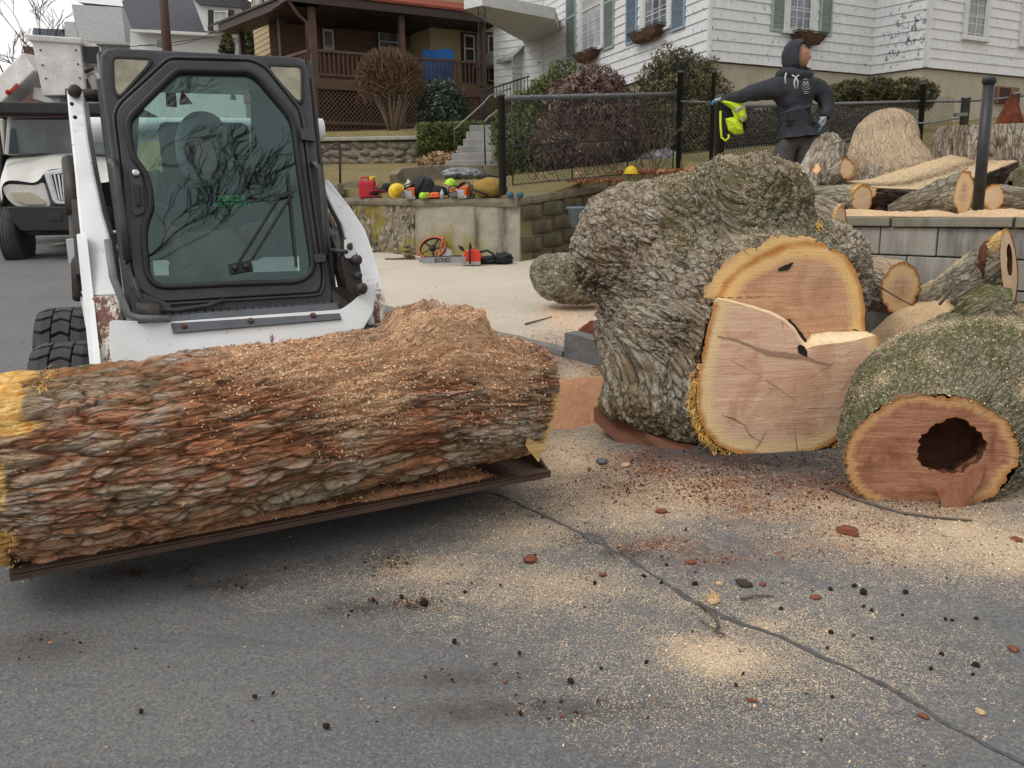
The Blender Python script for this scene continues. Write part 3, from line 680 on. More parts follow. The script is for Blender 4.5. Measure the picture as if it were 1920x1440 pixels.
def mf(u_, v_):
    return (max(0, min(1, .95-v_*1.15+.25*math.sin(u_*5)))*(1 if .02 < u_ < .9 else .3), .9*math.exp(-((u_-.62)/.03)**2)+.8*math.exp(-((u_-.86)/.05)**2)+.5*math.exp(-((u_-.0)/.03)**2), 0)
wallstrip('wall_panel', P775, WC, g0(P775), g0(WC), ZC, ZC-.02, M_WMO, lw, bow=.05, attrf=mf, rough=.012)['label'] = 'pale section with yellow green moss'
P0 = Vector((WLL.x, WLL.y, 0)); wallstrip('wall_panel', P0, P640, gz(0, 24)-.1, g0(P640), 2.6, ZC+.06, M_WST, lw, rough=.03)
# block section going up the driveway
bd = Vector((WE.x-WC.x, WE.y-WC.y, 0)); BL = bd.length; bd.normalize(); bn = Vector((bd.y, -bd.x, 0)); bn = bn if bn.x > 0 else -bn
zE = WE.z
wallstrip('backing', WC-bn*.07, WE-bn*.07, g0(WC), gz(0, 15), ZC-.03, zE-.1, M_MORT, lw, 6, 4, batter=0)
M_RBLK = simple('rock_face_block', (.185, .16, .115), .95, (.08, .07, .05), 3.5, bsc=18, bst=1, bd=.05, spec=.1)
rb = MB(); V = []; 
def rockblock():
    V = []; F = []; nx, nz = 10, 5
    for j in range(nz+1):
        for i in range(nx+1):
            u_ = (i/nx-.5); v_ = (j/nz-.5); e = min(1, 6*(.5-abs(u_)))*min(1, 5*(.5-abs(v_)))
            V.append(bd*(u_*.57)+UP*(v_*.235)+bn*(.05*e+.02*mnoise.noise(Vector((i*.7, j*.9, 3)))*e))
    k = len(V); V += [v-bn*.1 for v in V[:]]
    for j in range(nz):
        for i in range(nx): a = j*(nx+1)+i; F.append((a, a+1, a+nx+2, a+nx+1))
    for i in range(nx): a = i; b = nz*(nx+1)+i; F.append((a, k+a, k+a+1, a+1)); F.append((b, b+1, k+b+1, k+b))
    for j in range(nz): a = j*(nx+1); b = a+nx; F.append((a, a+nx+1, k+a+nx+1, k+a)); F.append((b, k+b, k+b+nx+1, b+nx+1))
    return mkobj('block', V, F, M_RBLK, lw, smooth=True, local=True)
rbk = None
for r_ in range(5):
    for k in range(5):
        uu = .3+k*.58+(.29 if r_ % 2 else 0)
        if uu > BL: continue
        b = rockblock() if rbk is None else dup(rbk, lw); rbk = rbk or b
        c = Vector((WC.x, WC.y, 0))+bd*uu; c.z = ZC-.15-.245*r_+uu/BL*(zE-ZC-.05); b.location = c-Vector(lw.location); b.rotation_euler = (0, 0, random.uniform(-.02, .02))
def coping(a, b, za, zb, n_, nm='coping_slab'):
    d = (Vector((b.x, b.y, 0))-Vector((a.x, a.y, 0))); L = d.length; d.normalize(); n = Vector((d.y, -d.x, 0)); n = n if n.y < 0 else -n
    V = []; F = []; N = 24
    for i in range(N+1):
        for (s_, h_) in ((.06, 0), (.075, .05), (.06, .105), (-.32, .11), (-.32, 0)):
            q = Vector((a.x, a.y, 0))+d*(L*i/N)+n*s_; q.z = za+(zb-za)*i/N+h_; q += mnoise.noise_vector(q*6)*.014; V.append(q)
    for i in range(N):
        for j in range(5): F.append((i*5+j, i*5+(j+1) % 5, (i+1)*5+(j+1) % 5, (i+1)*5+j))
    F += [tuple(range(5))[::-1], tuple(N*5+j for j in range(5))]
    return mkobj(nm, V, F, M_COP, lw)
coping(P640, P775+Vector((.05, 0, 0)), ZC+.05, ZC-.005, 1); coping(P775, WC, ZC-.01, ZC-.025, 1); coping(WC-Vector((.1, .06, 0)), WE, ZC-.03, zE-.09, 1); coping(P0, P640, 2.6, ZC+.055, 1)
def capz(x):   # top of the left coping at x between P640 and WC
    return ZC+.11+.06*max(0, min(1, (P775.x-x)/(P775.x-P640.x)))-.01
# ================================================================ buildings
class Wall:
    def __init__(s, A, B):
        s.A = Vector((A[0], A[1], 0)); d = Vector((B[0]-A[0], B[1]-A[1], 0)); s.L = d.length; s.d = d.normalized()
        n = Vector((s.d.y, -s.d.x, 0)); s.n = n if n.dot(-s.A) > 0 else -n
    def p(s, u, z, o=0): return s.A+s.d*u+Vector((0, 0, z))+s.n*o
    def uz(s, px, py):
        q = plane_pt(px, py, s.A, s.n); return (q-s.A).dot(s.d), q.z
    def ax(s): return (s.d, s.n, UP)
def siding(W, z0, z1, ex, mat, par, u0=0, u1=None, name='siding_board', th=.022, flare=False):
    u1 = W.L if u1 is None else u1; k = 0; z = z0
    while z < z1:
        mb = MB(); a, b = u0, u1
        pts = [(0, z+ex+.01), (.004, z+ex+.01), (th, z), (0, z)]
        P1 = [W.p(a, zz, o) for o, zz in pts]; P2 = [W.p(b, zz, o) for o, zz in pts]
        mb.add(P1+P2, [(0, 1, 5, 4), (1, 2, 6, 5), (2, 3, 7, 6), (3, 2, 1, 0), (4, 5, 6, 7)])
        mb.build(name, mat, par); z += ex; k += 1
def wbox(mb, W, u0, u1, z0, z1, o0, o1):
    c = W.p((u0+u1)/2, (z0+z1)/2, (o0+o1)/2); return mb.box(c, (u1-u0, o1-o0, z1-z0), W.ax())
def window(W, u0, u1, z0, z1, par, mf, mg, nx=0, ny=0, fw=.06, casing=.11, mc=None, sill=True, meet=True, curtain=None, off=.02):
    """u0..z1 is the glass area"""
    mb = MB(); c = casing
    wbox(mb, W, u0-fw-c, u0-fw, z0-fw, z1+fw+c, 0, off+.045); wbox(mb, W, u1+fw, u1+fw+c, z0-fw, z1+fw+c, 0, off+.045)
    wbox(mb, W, u0-fw, u1+fw, z1+fw, z1+fw+c, 0, off+.047)
    if sill: wbox(mb, W, u0-fw-c-.02, u1+fw+c+.02, z0-fw-.05, z0-fw, 0, off+.09)
    wobj = mb.build('window', mc or mf, par)
    fb = MB()
    wbox(fb, W, u0-fw, u0, z0-fw, z1+fw, 0, off+.03); wbox(fb, W, u1, u1+fw, z0-fw, z1+fw, 0, off+.03)
    wbox(fb, W, u0, u1, z1, z1+fw, 0, off+.029); wbox(fb, W, u0, u1, z0-fw, z0, 0, off+.029)
    if meet: wbox(fb, W, u0, u1, (z0+z1)/2-.022, (z0+z1)/2+.022, 0, off+.026)
    fb.build('frame', mf, wobj)
    gb = MB(); wbox(gb, W, u0, u1, z0, z1, -.02, off+.005); gb.build('pane', mg, wobj)
    if nx or ny:
        nb = MB()
        for i in range(1, nx): x = u0+(u1-u0)*i/nx; wbox(nb, W, x-.009, x+.009, z0, z1, 0, off+.018)
        for j in range(1, ny):
            zz = z0+(z1-z0)*j/ny; wbox(nb, W, u0, u1, zz-.009, zz+.009, 0, off+.0165)
        nb.build('muntins', mf, wobj)
    return wobj
def shutter(W, u0, u1, z0, z1, par, mat):
    mb = MB(); f = .045
    wbox(mb, W, u0, u0+f, z0, z1, .02, .055); wbox(mb, W, u1-f, u1, z0, z1, .02, .055)
    for zz in (z0, (z0+z1)/2-f/2, z1-f): wbox(mb, W, u0+f, u1-f, zz, zz+f, .02, .053)
    wbox(mb, W, u0+f, u1-f, z0, z1, .018, .024)
    o = mb.build('shutter', mat, par)
    sb = MB(); z = z0+f+.02
    while z < z1-f:
        c = W.p((u0+u1)/2, z, .038); ax = (W.d, (W.n*.75-UP*.66).normalized(), (UP*.75+W.n*.66).normalized()); sb.box(c, (u1-u0-2*f, .036, .006), ax); z += .036
    sb.build('slats', mat, o)
M_WHITE = simple('white_trim', (.66, .66, .65), .6, (.52, .52, .50), 8)
t = NT('peeling_shingle'); v1 = t.noise(1.2, 5, .7); stq = t.noise(7, 6, .8, t.co('Object', (1.6, 1.6, .35)))
col = t.mix(t.ramp(stq, [(.35, 0), (.7, 1)]), (.66, .66, .665), (.52, .525, .535))
pe = t.attr('peel', 'Fac'); pk = t.math('ADD', t.math('MULTIPLY', pe, .26), t.noise(9, 6, .80, t.co('Object', (1.2, 1.2, .8))))
col = t.mix(t.ramp(pk, [(.655, 0), (.675, 1)]), col, (.09, .115, .125)); col = t.mix(t.ramp(t.noise(13, 6, .85, t.co('Object', (2, 2, .4))), [(.62, 0), (.68, .7)]), col, (.30, .30, .29))
bk = t.new('TexBrick'); bk.inputs['Scale'].default_value = 1
M_SHIN = t.out(col, .7, t.bump(t.noise(30, 5, .7, t.co('Object', (2, 2, .2))), .4, .006), spec=.3)
def glass_dark(name, c, c2, sc=3):
    t = NT(name); col = t.mix(t.ramp(t.noise(sc, 4, .6, t.co('Object', (1, 1, .5))), [(.4, 0), (.6, 1)]), c, c2); return t.out(col, .08, spec=.8)
M_GLC = glass_dark('glass_curtain', (.42, .43, .46), (.30, .31, .34)); M_GLD = glass_dark('glass_dark', (.05, .07, .09), (.16, .19, .22)); M_GLG = glass_dark('glass_grey', (.12, .125, .12), (.20, .20, .19))
M_SHG = simple('shutter_green', (.36, .42, .40), .7, (.30, .36, .35)); M_SHB = simple('shutter_blue', (.30, .38, .46), .7, (.25, .32, .40))
M_FND = concrete('foundation_stucco', (.42, .38, .29), (.36, .32, .24), 0, .25)
M_ROOFD = simple('roof_dark', (.06, .062, .07), .9, (.10, .10, .11), 8, bsc=20, bst=.6, bd=.02)
WH = thing('white_house', 'large white shingled house with peeling paint and pale green and blue shutters', 'house', (6, 22, 0))
C0 = (P(1328, 133, 18).x, 18.0); dl = Vector((-1.07, 3.2, 0)).normalized()
CL = (C0[0]+dl.x*9.2, C0[1]+dl.y*9.2)
IN = P(1631, 157, 20.5); CO2 = P(1734, 145, 19.5); FR = P(1920, 160, 21.4); dfr = (FR-CO2); dfr.z = 0; dfr.normalize(); FE = CO2+dfr*9
WLft = Wall(C0, CL); WMid = Wall(C0, IN[:2]); WBay = Wall(IN[:2], CO2[:2]); WRt = Wall(CO2[:2], FE[:2])
ZB = 4.06; EXP = .2
def siding_p(W, peelf, u0=0, u1=None, z0=ZB, z1=8.6):
    u1 = W.L if u1 is None else u1; z = z0
    while z < z1:
        V = []; F = []; A = []; N = max(2, int((u1-u0)/.12))
        pts = [(0, z+EXP+.01), (.004, z+EXP+.01), (.026, z), (0, z)]; sd_ = random.random()*9
        for i in range(N+1):
            u_ = u0+(u1-u0)*i/N
            for o_, zz in pts:
                wob_ = .004*mnoise.noise(Vector((u_*2.2, z*7+sd_, 0))) if zz == z else 0
                V.append(W.p(u_, zz+wob_*1.5, o_)); A.append(peelf(u_, zz))
        for i in range(N):
            a = i*4; F += [(a, a+1, a+5, a+4), (a+1, a+2, a+6, a+5), (a+2, a+3, a+7, a+6)]
        F += [(3, 2, 1, 0), (N*4, N*4+1, N*4+2, N*4+3)]
        mkobj('siding_board', V, F, M_SHIN, WH, attrs={'peel': A}); z += EXP
siding_p(WLft, lambda u, z: .28*math.exp(-((z-4.9)/.7)**2)); siding_p(WMid, lambda u, z: .20)
siding_p(WBay, lambda u, z: .50*math.exp(-((z-4.7)/1.0)**2)*min(1, u/.5)); siding_p(WRt, lambda u, z: .14)
mb = MB(); mb.mi = 0
foot = [Vector((CL[0], CL[1], 0)), Vector((C0[0], C0[1], 0)), Vector((IN.x, IN.y, 0)), Vector((CO2.x, CO2.y, 0)), Vector((FE.x, FE.y, 0)), Vector((FE.x+dl.x*12, FE.y+dl.y*12, 0)), Vector((CL[0]+3, CL[1]+3, 0))]
cen = sum(foot, Vector())/len(foot)
mb.prism([p.lerp(cen, .002)+UP*(ZB+.0) for p in foot], UP*4.7); mb.build('wall_core', M_WHITE, WH)
mb = MB(); mb.prism([p.lerp(cen, .012)+UP*1.4 for p in foot], UP*(ZB-1.42)); mb.build('foundation', M_FND, WH)
mb = MB(); mb.prism([p+(p-cen).normalized()*.5+UP*8.75 for p in foot], UP*.2); mb.build('eave', M_WHITE, WH)
top = cen+UP*12.5; V = [p+(p-cen).normalized()*.6+UP*8.96 for p in foot]; k = len(V); mkobj('roof', V+[top], [(i, (i+1) % k, k) for i in range(k)], M_ROOFD, WH)
mb = MB()
for pt, wd_ in ((C0, .07), (CO2, .09), (IN, .05), (CL, .12)): MB().box((pt[0], pt[1], ZB+2.32), (wd_, wd_, 4.62), WLft.ax()).build('corner_board', M_WHITE, WH)
def winpx(W, x0, x1, yb, h, par, mf, mg, nx, ny, **kw):
    u0, z0 = W.uz(x0, yb); u1, _ = W.uz(x1, yb); u0, u1 = min(u0, u1), max(u0, u1); window(W, u0, u1, z0, z0+h, par, mf, mg, nx, ny, **kw); return u0, u1, z0
winpx(WLft, 1094, 1128, 98, 2.0, WH, M_WHITE, M_GLC, 3, 6, casing=.16)
winpx(WLft, 1212, 1252, 62, 2.0, WH, M_WHITE, M_GLD, 3, 6, casing=.16)
for x0, x1, yb, mt in ((1064, 1082, 116, M_SHG), (1133, 1153, 96, M_SHG), (1176, 1196, 86, M_SHB), (1261, 1286, 61, M_SHB)):
    u0, z0 = WLft.uz(x0, yb); u1, _ = WLft.uz(x1, yb); shutter(WLft, min(u0, u1), max(u0, u1), z0, z0+2.2, WH, mt)
winpx(WMid, 1478, 1515, 54, 1.5, WH, M_WHITE, M_GLD, 3, 4, casing=.14)
for x0, x1, yb in ((1443, 1468, 58), (1533, 1556, 66)):
    u0, z0 = WMid.uz(x0, yb); u1, _ = WMid.uz(x1, yb); shutter(WMid, min(u0, u1), max(u0, u1), z0, z0+1.75, WH, M_SHG)
winpx(WRt, 1810, 1841, 66, 1.6, WH, M_WHITE, M_GLG, 2, 4, casing=.10); winpx(WRt, 1915, 1950, 80, 1.7, WH, M_WHITE, M_GLD, 2, 4, casing=.10)
M_COIR = simple('coir_liner', (.12, .055, .03), .95, (.05, .03, .02), 10, bsc=40, bst=1, bd=.02); M_IRON = simple('black_iron', (.018, .018, .02), .5, (.03, .028, .027), 12, metal=.3)
def flowerbox(W, x0, x1, yt, mat):
    u0, z = W.uz(x0, yt); u1, _ = W.uz(x1, yt); u0, u1 = min(u0, u1), max(u0, u1); r = thing('window_box', None, None, W.p((u0+u1)/2, z-.3, .1)); V = []; F = []; n = 14; m_ = 8
    for i in range(n+1):
        uu = u0+(u1-u0)*i/n; e = math.sqrt(max(0, 1-(2*i/n-1)**2))*.3+.7*min(1, min(i, n-i)/2+.2)
        for j in range(m_+1):
            a = math.pi*j/m_; V.append(W.p(uu, z-.02-.24*e*math.sin(a)*(1), .14-.12*math.cos(a))+mnoise.noise_vector(Vector((i, j, x0))*.9)*.03)
    for i in range(n):
        for j in range(m_): a = i*(m_+1)+j; F.append((a, a+1, a+m_+2, a+m_+1))
    for i in range(n): a = i*(m_+1); F.append((a, a+m_+1, a+2*m_+1, a+m_))
    o = mkobj('liner', V, F, mat, r); 
    mb = MB(); mb.tube([W.p(u0-.03, z, .02), W.p(u0-.03, z, .28), W.p(u1+.03, z, .28), W.p(u1+.03, z, .02)], .01, 5)
    for i in range(11): uu = u0+(u1-u0)*i/10; mb.tube([W.p(uu, z, .28), W.p(uu, z-.12, .24), W.p(uu, z-.22, .14)], .006, 4)
    mb.build('wire_basket', M_IRON, r)
    tb = MB()
    for i in range(90):
        uu = random.uniform(u0, u1); q = W.p(uu, z-.02, random.uniform(.06, .26)); tb.tube([q, q+Vector((random.uniform(-.06, .06), random.uniform(-.05, .05), random.uniform(.02, .1)))], .004, 3)
    o = tb.build('dead_twigs', simple('deadtwig', (.22, .16, .09), .9), r); o['kind'] = 'stuff'; return r
r = flowerbox(WLft, 1196, 1252, 66, M_COIR); props(r, 'rusty coir window box under the blue shuttered window', 'window box')
r = flowerbox(WLft, 1092, 1127, 104, M_COIR); props(r, 'window box with dead stems beneath the curtained window above the purple bush', 'window box')
r = flowerbox(WMid, 1480, 1533, 60, M_COIR); props(r, "window box of dried stems above the worker's head", 'window box')
# basement opening on the right
u0, z1 = WRt.uz(1868, 160); u1, z0 = WRt.uz(1890, 186)
mb = MB(); wbox(mb, WRt, u0, u1+.35, z0-.1, z1-.02, -.02, .05); mb.build('hatch', simple('hatch_wood', (.22, .11, .06), .8), WH)
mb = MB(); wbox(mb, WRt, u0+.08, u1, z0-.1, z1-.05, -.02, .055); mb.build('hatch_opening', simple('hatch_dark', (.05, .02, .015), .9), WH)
# side porch of the white house (left)
EP = [P(868, 22, 23.2), P(905, 27, 23.2)]
mb = MB(); A = P(1040, 60, 26.2); zc = A.z+.35
u_l, _ = WLft.uz(1042, 30); Wp = Wall((CL[0]-.1, CL[1]), (CL[0]-1.2, CL[1]+.5))
pa = Vector((CL[0], CL[1], 0)); WP = Wall((pa.x-.02, pa.y+.1), (pa.x-1.5, pa.y+1.0))
siding(WP, 4.5, 8, .2, M_WHITE, WH)
u0, z0 = WP.uz(1030, 108); u1, z1 = WP.uz(1016, 42)
u0, u1 = min(u0, u1), max(u0, u1); window(WP, u0, u1, z0, z0+1.25, WH, M_WHITE, M_GLC, 3, 4, casing=.05)
roofp = [P(1040, 36, 24.0), P(905, 27, 22.2), P(870, 12, 22.6), P(985, -30, 27.5), P(1060, -10, 28)]
zc = roofp[0].z
mb = MB(); pl = [Vector((p.x, p.y, zc)) for p in roofp]; mb.prism(pl, UP*.28); mb.build('porch_roof', M_WHITE, WH)
mb = MB()
for px in (902, 914):
    b = P(px, 240, 22.4); tp = Vector((b.x, b.y, zc)); mb.beam(b, tp, .025, .025)
for zz in np.arange(b.z+.1, zc-.15, .14):
    a = P(902, 240, 22.4); pts = [Vector((a.x+(b.x-a.x)*(.5+.5*math.sin(k/8*2*math.pi)), a.y, zz+.12*k/8)) for k in range(9)]; mb.tube(pts, .009, 4)
mb.build('porch_post', M_IRON, WH)
sh = thing('shed', 'small white clapboard shed gable between the beige house and the white house', 'shed', P(985, 150, 27))
a = P(960, 150, 27); b = P(1012, 150, 27.6); WS = Wall(a[:2], b[:2]); zt = P(987, 85, 27).z
siding(WS, a.z-.6, P(960, 112, 27).z, .16, M_WHITE, sh)
mb = MB(); e0 = P(959, 112, 27); e1 = P(1014, 112, 27.6); tp = P(987, 84, 27.3); bk_ = -WS.n*3
mb.prism([e0, e1, tp], bk_); mb.build('gable', M_WHITE, sh)
mb = MB(); mb.prism([e0+UP*.01+WS.n*.1, tp+UP*.01+WS.n*.1, tp+UP*.09+WS.n*.1, e0+UP*.09+WS.n*.1], bk_*1.05); mb.prism([tp+WS.n*.1+UP*.01, e1+WS.n*.1+UP*.01, e1+UP*.09+WS.n*.1, tp+UP*.09+WS.n*.1], bk_*1.05); mb.build('roof', simple('shed_roof', (.35, .35, .36)), sh)

# ---------------------------------------------------------------- beige house with the brown porch
M_BEIGE = simple('siding_beige', (.44, .335, .19), .7, (.38, .29, .165), 5); M_BROWN = simple('porch_brown', (.125, .072, .052), .75, (.095, .052, .038), 7)
M_BRS = simple('siding_brown', (.155, .088, .052), .75, (.12, .068, .04), 6); M_TRIMB = simple('trim_dark_brown', (.045, .028, .024), .6, (.06, .036, .03)); M_RROOF = simple('roof_red', (.27, .06, .038), .9, (.20, .045, .03), 9, bsc=30, bst=.8, bd=.02)
BH = thing('beige_house', 'beige clapboard house with brown latticed porch and red porch roof', 'house', (-3.5, 26, 3))
pA = P(590, 257, 24.6); pB = P(912, 232, 27.6); WPo = Wall(pA[:2], pB[:2])     # porch front plane
def upz(px, py, W=None): return (W or WPo).uz(px, py)
u_r = upz(905, 140)[0]; zb = pA.z
uL = upz(588, 150)[0]; zdeck = upz(590, 146)[1]; zrail = upz(590, 91)[1]; zeave = upz(590, 14)[1]
mb = MB()
for px, w_ in ((590, .17), (756, .15), (907, .13)):
    u_ = upz(px, 100)[0]; mb = MB(); wbox(mb, WPo, u_-w_/2, u_+w_/2, zdeck-.1, zeave+.05, -.12, .02); mb.build('porch_post', M_BROWN, BH)
mb = MB(); wbox(mb, WPo, uL, u_r, zrail-.07, zrail, -.09, .0); wbox(mb, WPo, uL, u_r, zdeck+.08, zdeck+.14, -.08, -.02); mb.build('railing', M_BROWN, BH)
mb = MB(); u_ = uL+.1
while u_ < u_r-.05: wbox(mb, WPo, u_-.02, u_+.02, zdeck+.1, zrail-.03, -.07, -.03); u_ += .135
o = mb.build('balusters', M_BROWN, BH); o['kind'] = 'stuff'
mb = MB(); wbox(mb, WPo, uL-.1, u_r+.1, zdeck-.28, zdeck, -.14, .03); wbox(mb, WPo, uL-.1, u_r+.1, zdeck-.06, zdeck-.005, -2.9, -.15); mb.build('deck', M_BROWN, BH)
def lattice(W, u0, u1, z0, z1, par, mat, pitch=.125, w_=.032, o0=-.04):
    mb = MB(); H = z1-z0
    for sgn in (1, -1):
        u_ = u0-H
        while u_ < u1+H:
            a = (u_, z0) if sgn > 0 else (u_, z1); b = (u_+H, z1) if sgn > 0 else (u_+H, z0)
            # clip to u0..u1
            (ax_, az_), (bx_, bz_) = a, b
            if bx_ > u0 and ax_ < u1:
                def at(x): return az_+(bz_-az_)*(x-ax_)/(bx_-ax_)
                x0, x1 = max(ax_, u0), min(bx_, u1); oo = o0+(.006 if sgn > 0 else -.006)
                mb.beam(W.p(x0, at(x0), oo), W.p(x1, at(x1), oo), w_, .01, W.n)
            u_ += pitch
    o = mb.build('lattice_strips', mat, par); o['kind'] = 'stuff'
ux = upz(598, 200)[0]; zl0 = zb+.42; zl1 = zdeck-.28
lattice(WPo, ux, u_r-.1, zl0, zl1, BH, M_BROWN); lattice(WPo, ux, u_r-.1, zb+.08, zl0-.06, BH, M_BROWN)
mb = MB(); wbox(mb, WPo, uL-.1, u_r, zl0-.07, zl0+.03, -.06, .0); wbox(mb, WPo, uL-.1, u_r, zb-.3, zb+.12, -.06, .01)
for px in (592, 756, 905): u_ = upz(px, 200)[0]; wbox(mb, WPo, u_-.1, u_+.08, zb-.3, zdeck-.27, -.08, .012)
mb.build('lattice_frame', M_BROWN, BH)
mb = MB(); wbox(mb, WPo, uL, u_r, zb-.4, zdeck-.1, -1.9, -1.8); mb.build('skirt_back', M_TRIMB, BH)
# roof of porch
mb = MB(); wbox(mb, WPo, uL-.75, u_r+.7, zeave+.02, zeave+.24, -.2, .35); mb.build('gutter', M_TRIMB, BH)
wbox(MB(), WPo, 0, 1, 0, 1, 0, 1)
mb = MB(); wbox(mb, WPo, uL-.7, u_r+.6, zeave+.04, zeave+.1, -3, -.2); mb.build('porch_ceiling', M_TRIMB, BH)
r0 = [WPo.p(uL-.8, zeave+.25, .4), WPo.p(u_r+.7, zeave+.25, .4), WPo.p(u_r-.6, zeave+1.35, -3), WPo.p(uL+1.3, zeave+1.35, -3)]
mb = MB(); mb.prism(r0, UP*.07); mb.build('porch_roof', M_RROOF, BH)
# left return of the porch
WPl = Wall(WPo.p(uL, 0, -.05)[:2], WPo.p(uL-.6, 0, -4.5)[:2])
mb = MB(); wbox(mb, WPl, 0, WPl.L, zrail-.07, zrail, -.05, .04); wbox(mb, WPl, 0, WPl.L, zdeck-.28, zdeck, -.1, .05); mb.build('side_rail', M_BROWN, BH)
mb = MB(); u_ = .1
while u_ < WPl.L: wbox(mb, WPl, u_-.02, u_+.02, zdeck, zrail-.03, -.03, .01); u_ += .14
o = mb.build('side_balusters', M_BROWN, BH); o['kind'] = 'stuff'
lattice(WPl, 0, WPl.L, zb-.2, zdeck-.3, BH, M_BROWN, o0=0)
mb = MB(); wbox(mb, WPl, -.3, WPl.L+.3, zeave+.02, zeave+.24, -.2, .55); 
for uu in (1.7, 4.4): wbox(mb, WPl, uu, uu+.13, zdeck, zeave, -.1, .05)
mb.build('side_fascia', M_TRIMB, BH)
WBk = Wall(WPo.p(uL-.3, 0, -2.6)[:2], WPo.p(u_r-1.15, 0, -2.6)[:2])
siding(WBk, zdeck, zeave+.1, .17, M_BRS, BH)
def win_at(W, x0, x1, yb, yt, **kw):
    u0, z0 = W.uz(x0, yb); u1, z1 = W.uz(x1, yt); u0, u1 = min(u0, u1), max(u0, u1); return window(W, u0, u1, z0, z1, BH, M_WHITE, M_GLG, kw.pop('nx', 0), kw.pop('ny', 0), mc=M_TRIMB, casing=.05, **kw)
win_at(WBk, 712, 744, 98, 60); win_at(WBk, 609, 621, 95, 60, meet=False)
# yellow body: wall right of porch and the upper storey
WY = Wall(WPo.p(u_r-1.15, 0, -1.2)[:2], WPo.p(u_r+5.6, 0, -1.2)[:2])
siding(WY, zdeck-1.6, zeave+6, .17, M_BEIGE, BH); WU = Wall(WPo.p(uL+.75, 0, -2.95)[:2], WPo.p(u_r-1.1, 0, -2.95)[:2]); siding(WU, zeave+.6, zeave+6, .17, M_BEIGE, BH)
bo = -3.0
while proj(WPo.p(uL+.78, zeave+1, bo))[0] > 474: bo -= .1
fy = [WPo.p(uL+.78, zb-1, -3.0), WPo.p(u_r+5.5, zb-1, -3.0), WPo.p(u_r+5.5, zb-1, bo), WPo.p(uL+.78, zb-1, bo)]
mb = MB(); mb.prism(fy, UP*(zeave+7-zb)); mb.prism([WPo.p(u_r-1.1, zb-1, -1.24), WPo.p(u_r+5.5, zb-1, -1.24), WPo.p(u_r+5.5, zb-1, -2.99), WPo.p(u_r-1.1, zb-1, -2.99)], UP*(zeave+7-zb)); mb.build('walls', M_BEIGE, BH)
win_at(WY, 872, 886, 113, 70); win_at(WY, 917, 926, 150, 70); win_at(WY, 940, 952, 150, 72)
mb = MB()
for x0, x1 in ((865, 891), (908, 955)):
    a_, z0 = WY.uz(x0, 155); b_, z1 = WY.uz(x1, 64); wbox(mb, WY, a_, b_, z0, z1, .0, .03)
mb.build('window_surround', M_TRIMB, BH)
for x0, x1 in ((487, 492), (500, 505), (528, 533)):
    pass
bo = -3.0
while proj(WPo.p(uL+.75, zeave+1, bo))[0] > 474: bo -= .1
WX = Wall(WPo.p(uL+.75, 0, bo)[:2], WPo.p(uL+.75, 0, -2.95)[:2]); siding(WX, zeave-.3, zeave+5, .17, M_BEIGE, BH)
for x0, x1, yb in ((481, 489, 38), (495, 504, 36), (529, 536, 22)): win_at(WX, x0, x1, yb, yb-95)
mb = MB(); rr_ = [WPl.p(-.3, zeave+.24, .6), WPl.p(5.5, zeave+.24, .6), WPl.p(5.5, zeave+1.0, -1.2), WPl.p(-.3, zeave+1.0, -1.2)]; mb.prism(rr_, UP*.06); mb.build('side_roof', M_TRIMB, BH)
mb = MB(); mb.tube([WPo.p(uL-.7, zeave+.1, .3), WPo.p(uL-.35, zeave-.25, .1), WPo.p(uL-.12, zeave-.4, .06), WPo.p(uL-.12, zb, .06)], .045, 8); mb.build('downspout', M_BROWN, BH)
# blue wrapped thing on the porch
ub, zz = upz(806, 150); uc, _ = upz(862, 150); t = NT('blue_tarp'); M_TARP = t.out(t.mix(t.noise(6, 5, .7), (.02, .13, .42), (.035, .20, .58)), .5, t.bump(t.noise(5, 6, .7), 1, .08), spec=.4)
mb = MB(); Wt = WPo; n_ = 10; V = []; F = []
def tarp(u_, z_, o_): return Wt.p(u_, z_, o_)+mnoise.noise_vector(Vector((u_*2.3, z_*2.3, o_*3)))*.05
ub = upz(816, 150)[0]; corners = [(ub, -.75), (ub+.4, -.40), (uc, -.38), (uc, -1.1), (ub+.4, -1.2)]
for k in range(9):
    z_ = zdeck+k/8*(upz(830, 88)[1]-zdeck)
    for a in range(len(corners)):
        c0, c1 = corners[a], corners[(a+1) % 5]
        for s_ in range(4): f_ = s_/4; V.append(tarp(c0[0]*(1-f_)+c1[0]*f_, z_, c0[1]*(1-f_)+c1[1]*f_))
for k in range(8):
    for a in range(20): F.append((k*20+a, k*20+(a+1) % 20, (k+1)*20+(a+1) % 20, (k+1)*20+a))
F.append(tuple(160+a for a in range(20)))
o = mkobj('covered_stack', V, F, M_TARP); props(o, 'tall stack wrapped in a bright blue tarp on the brown porch', 'tarp')

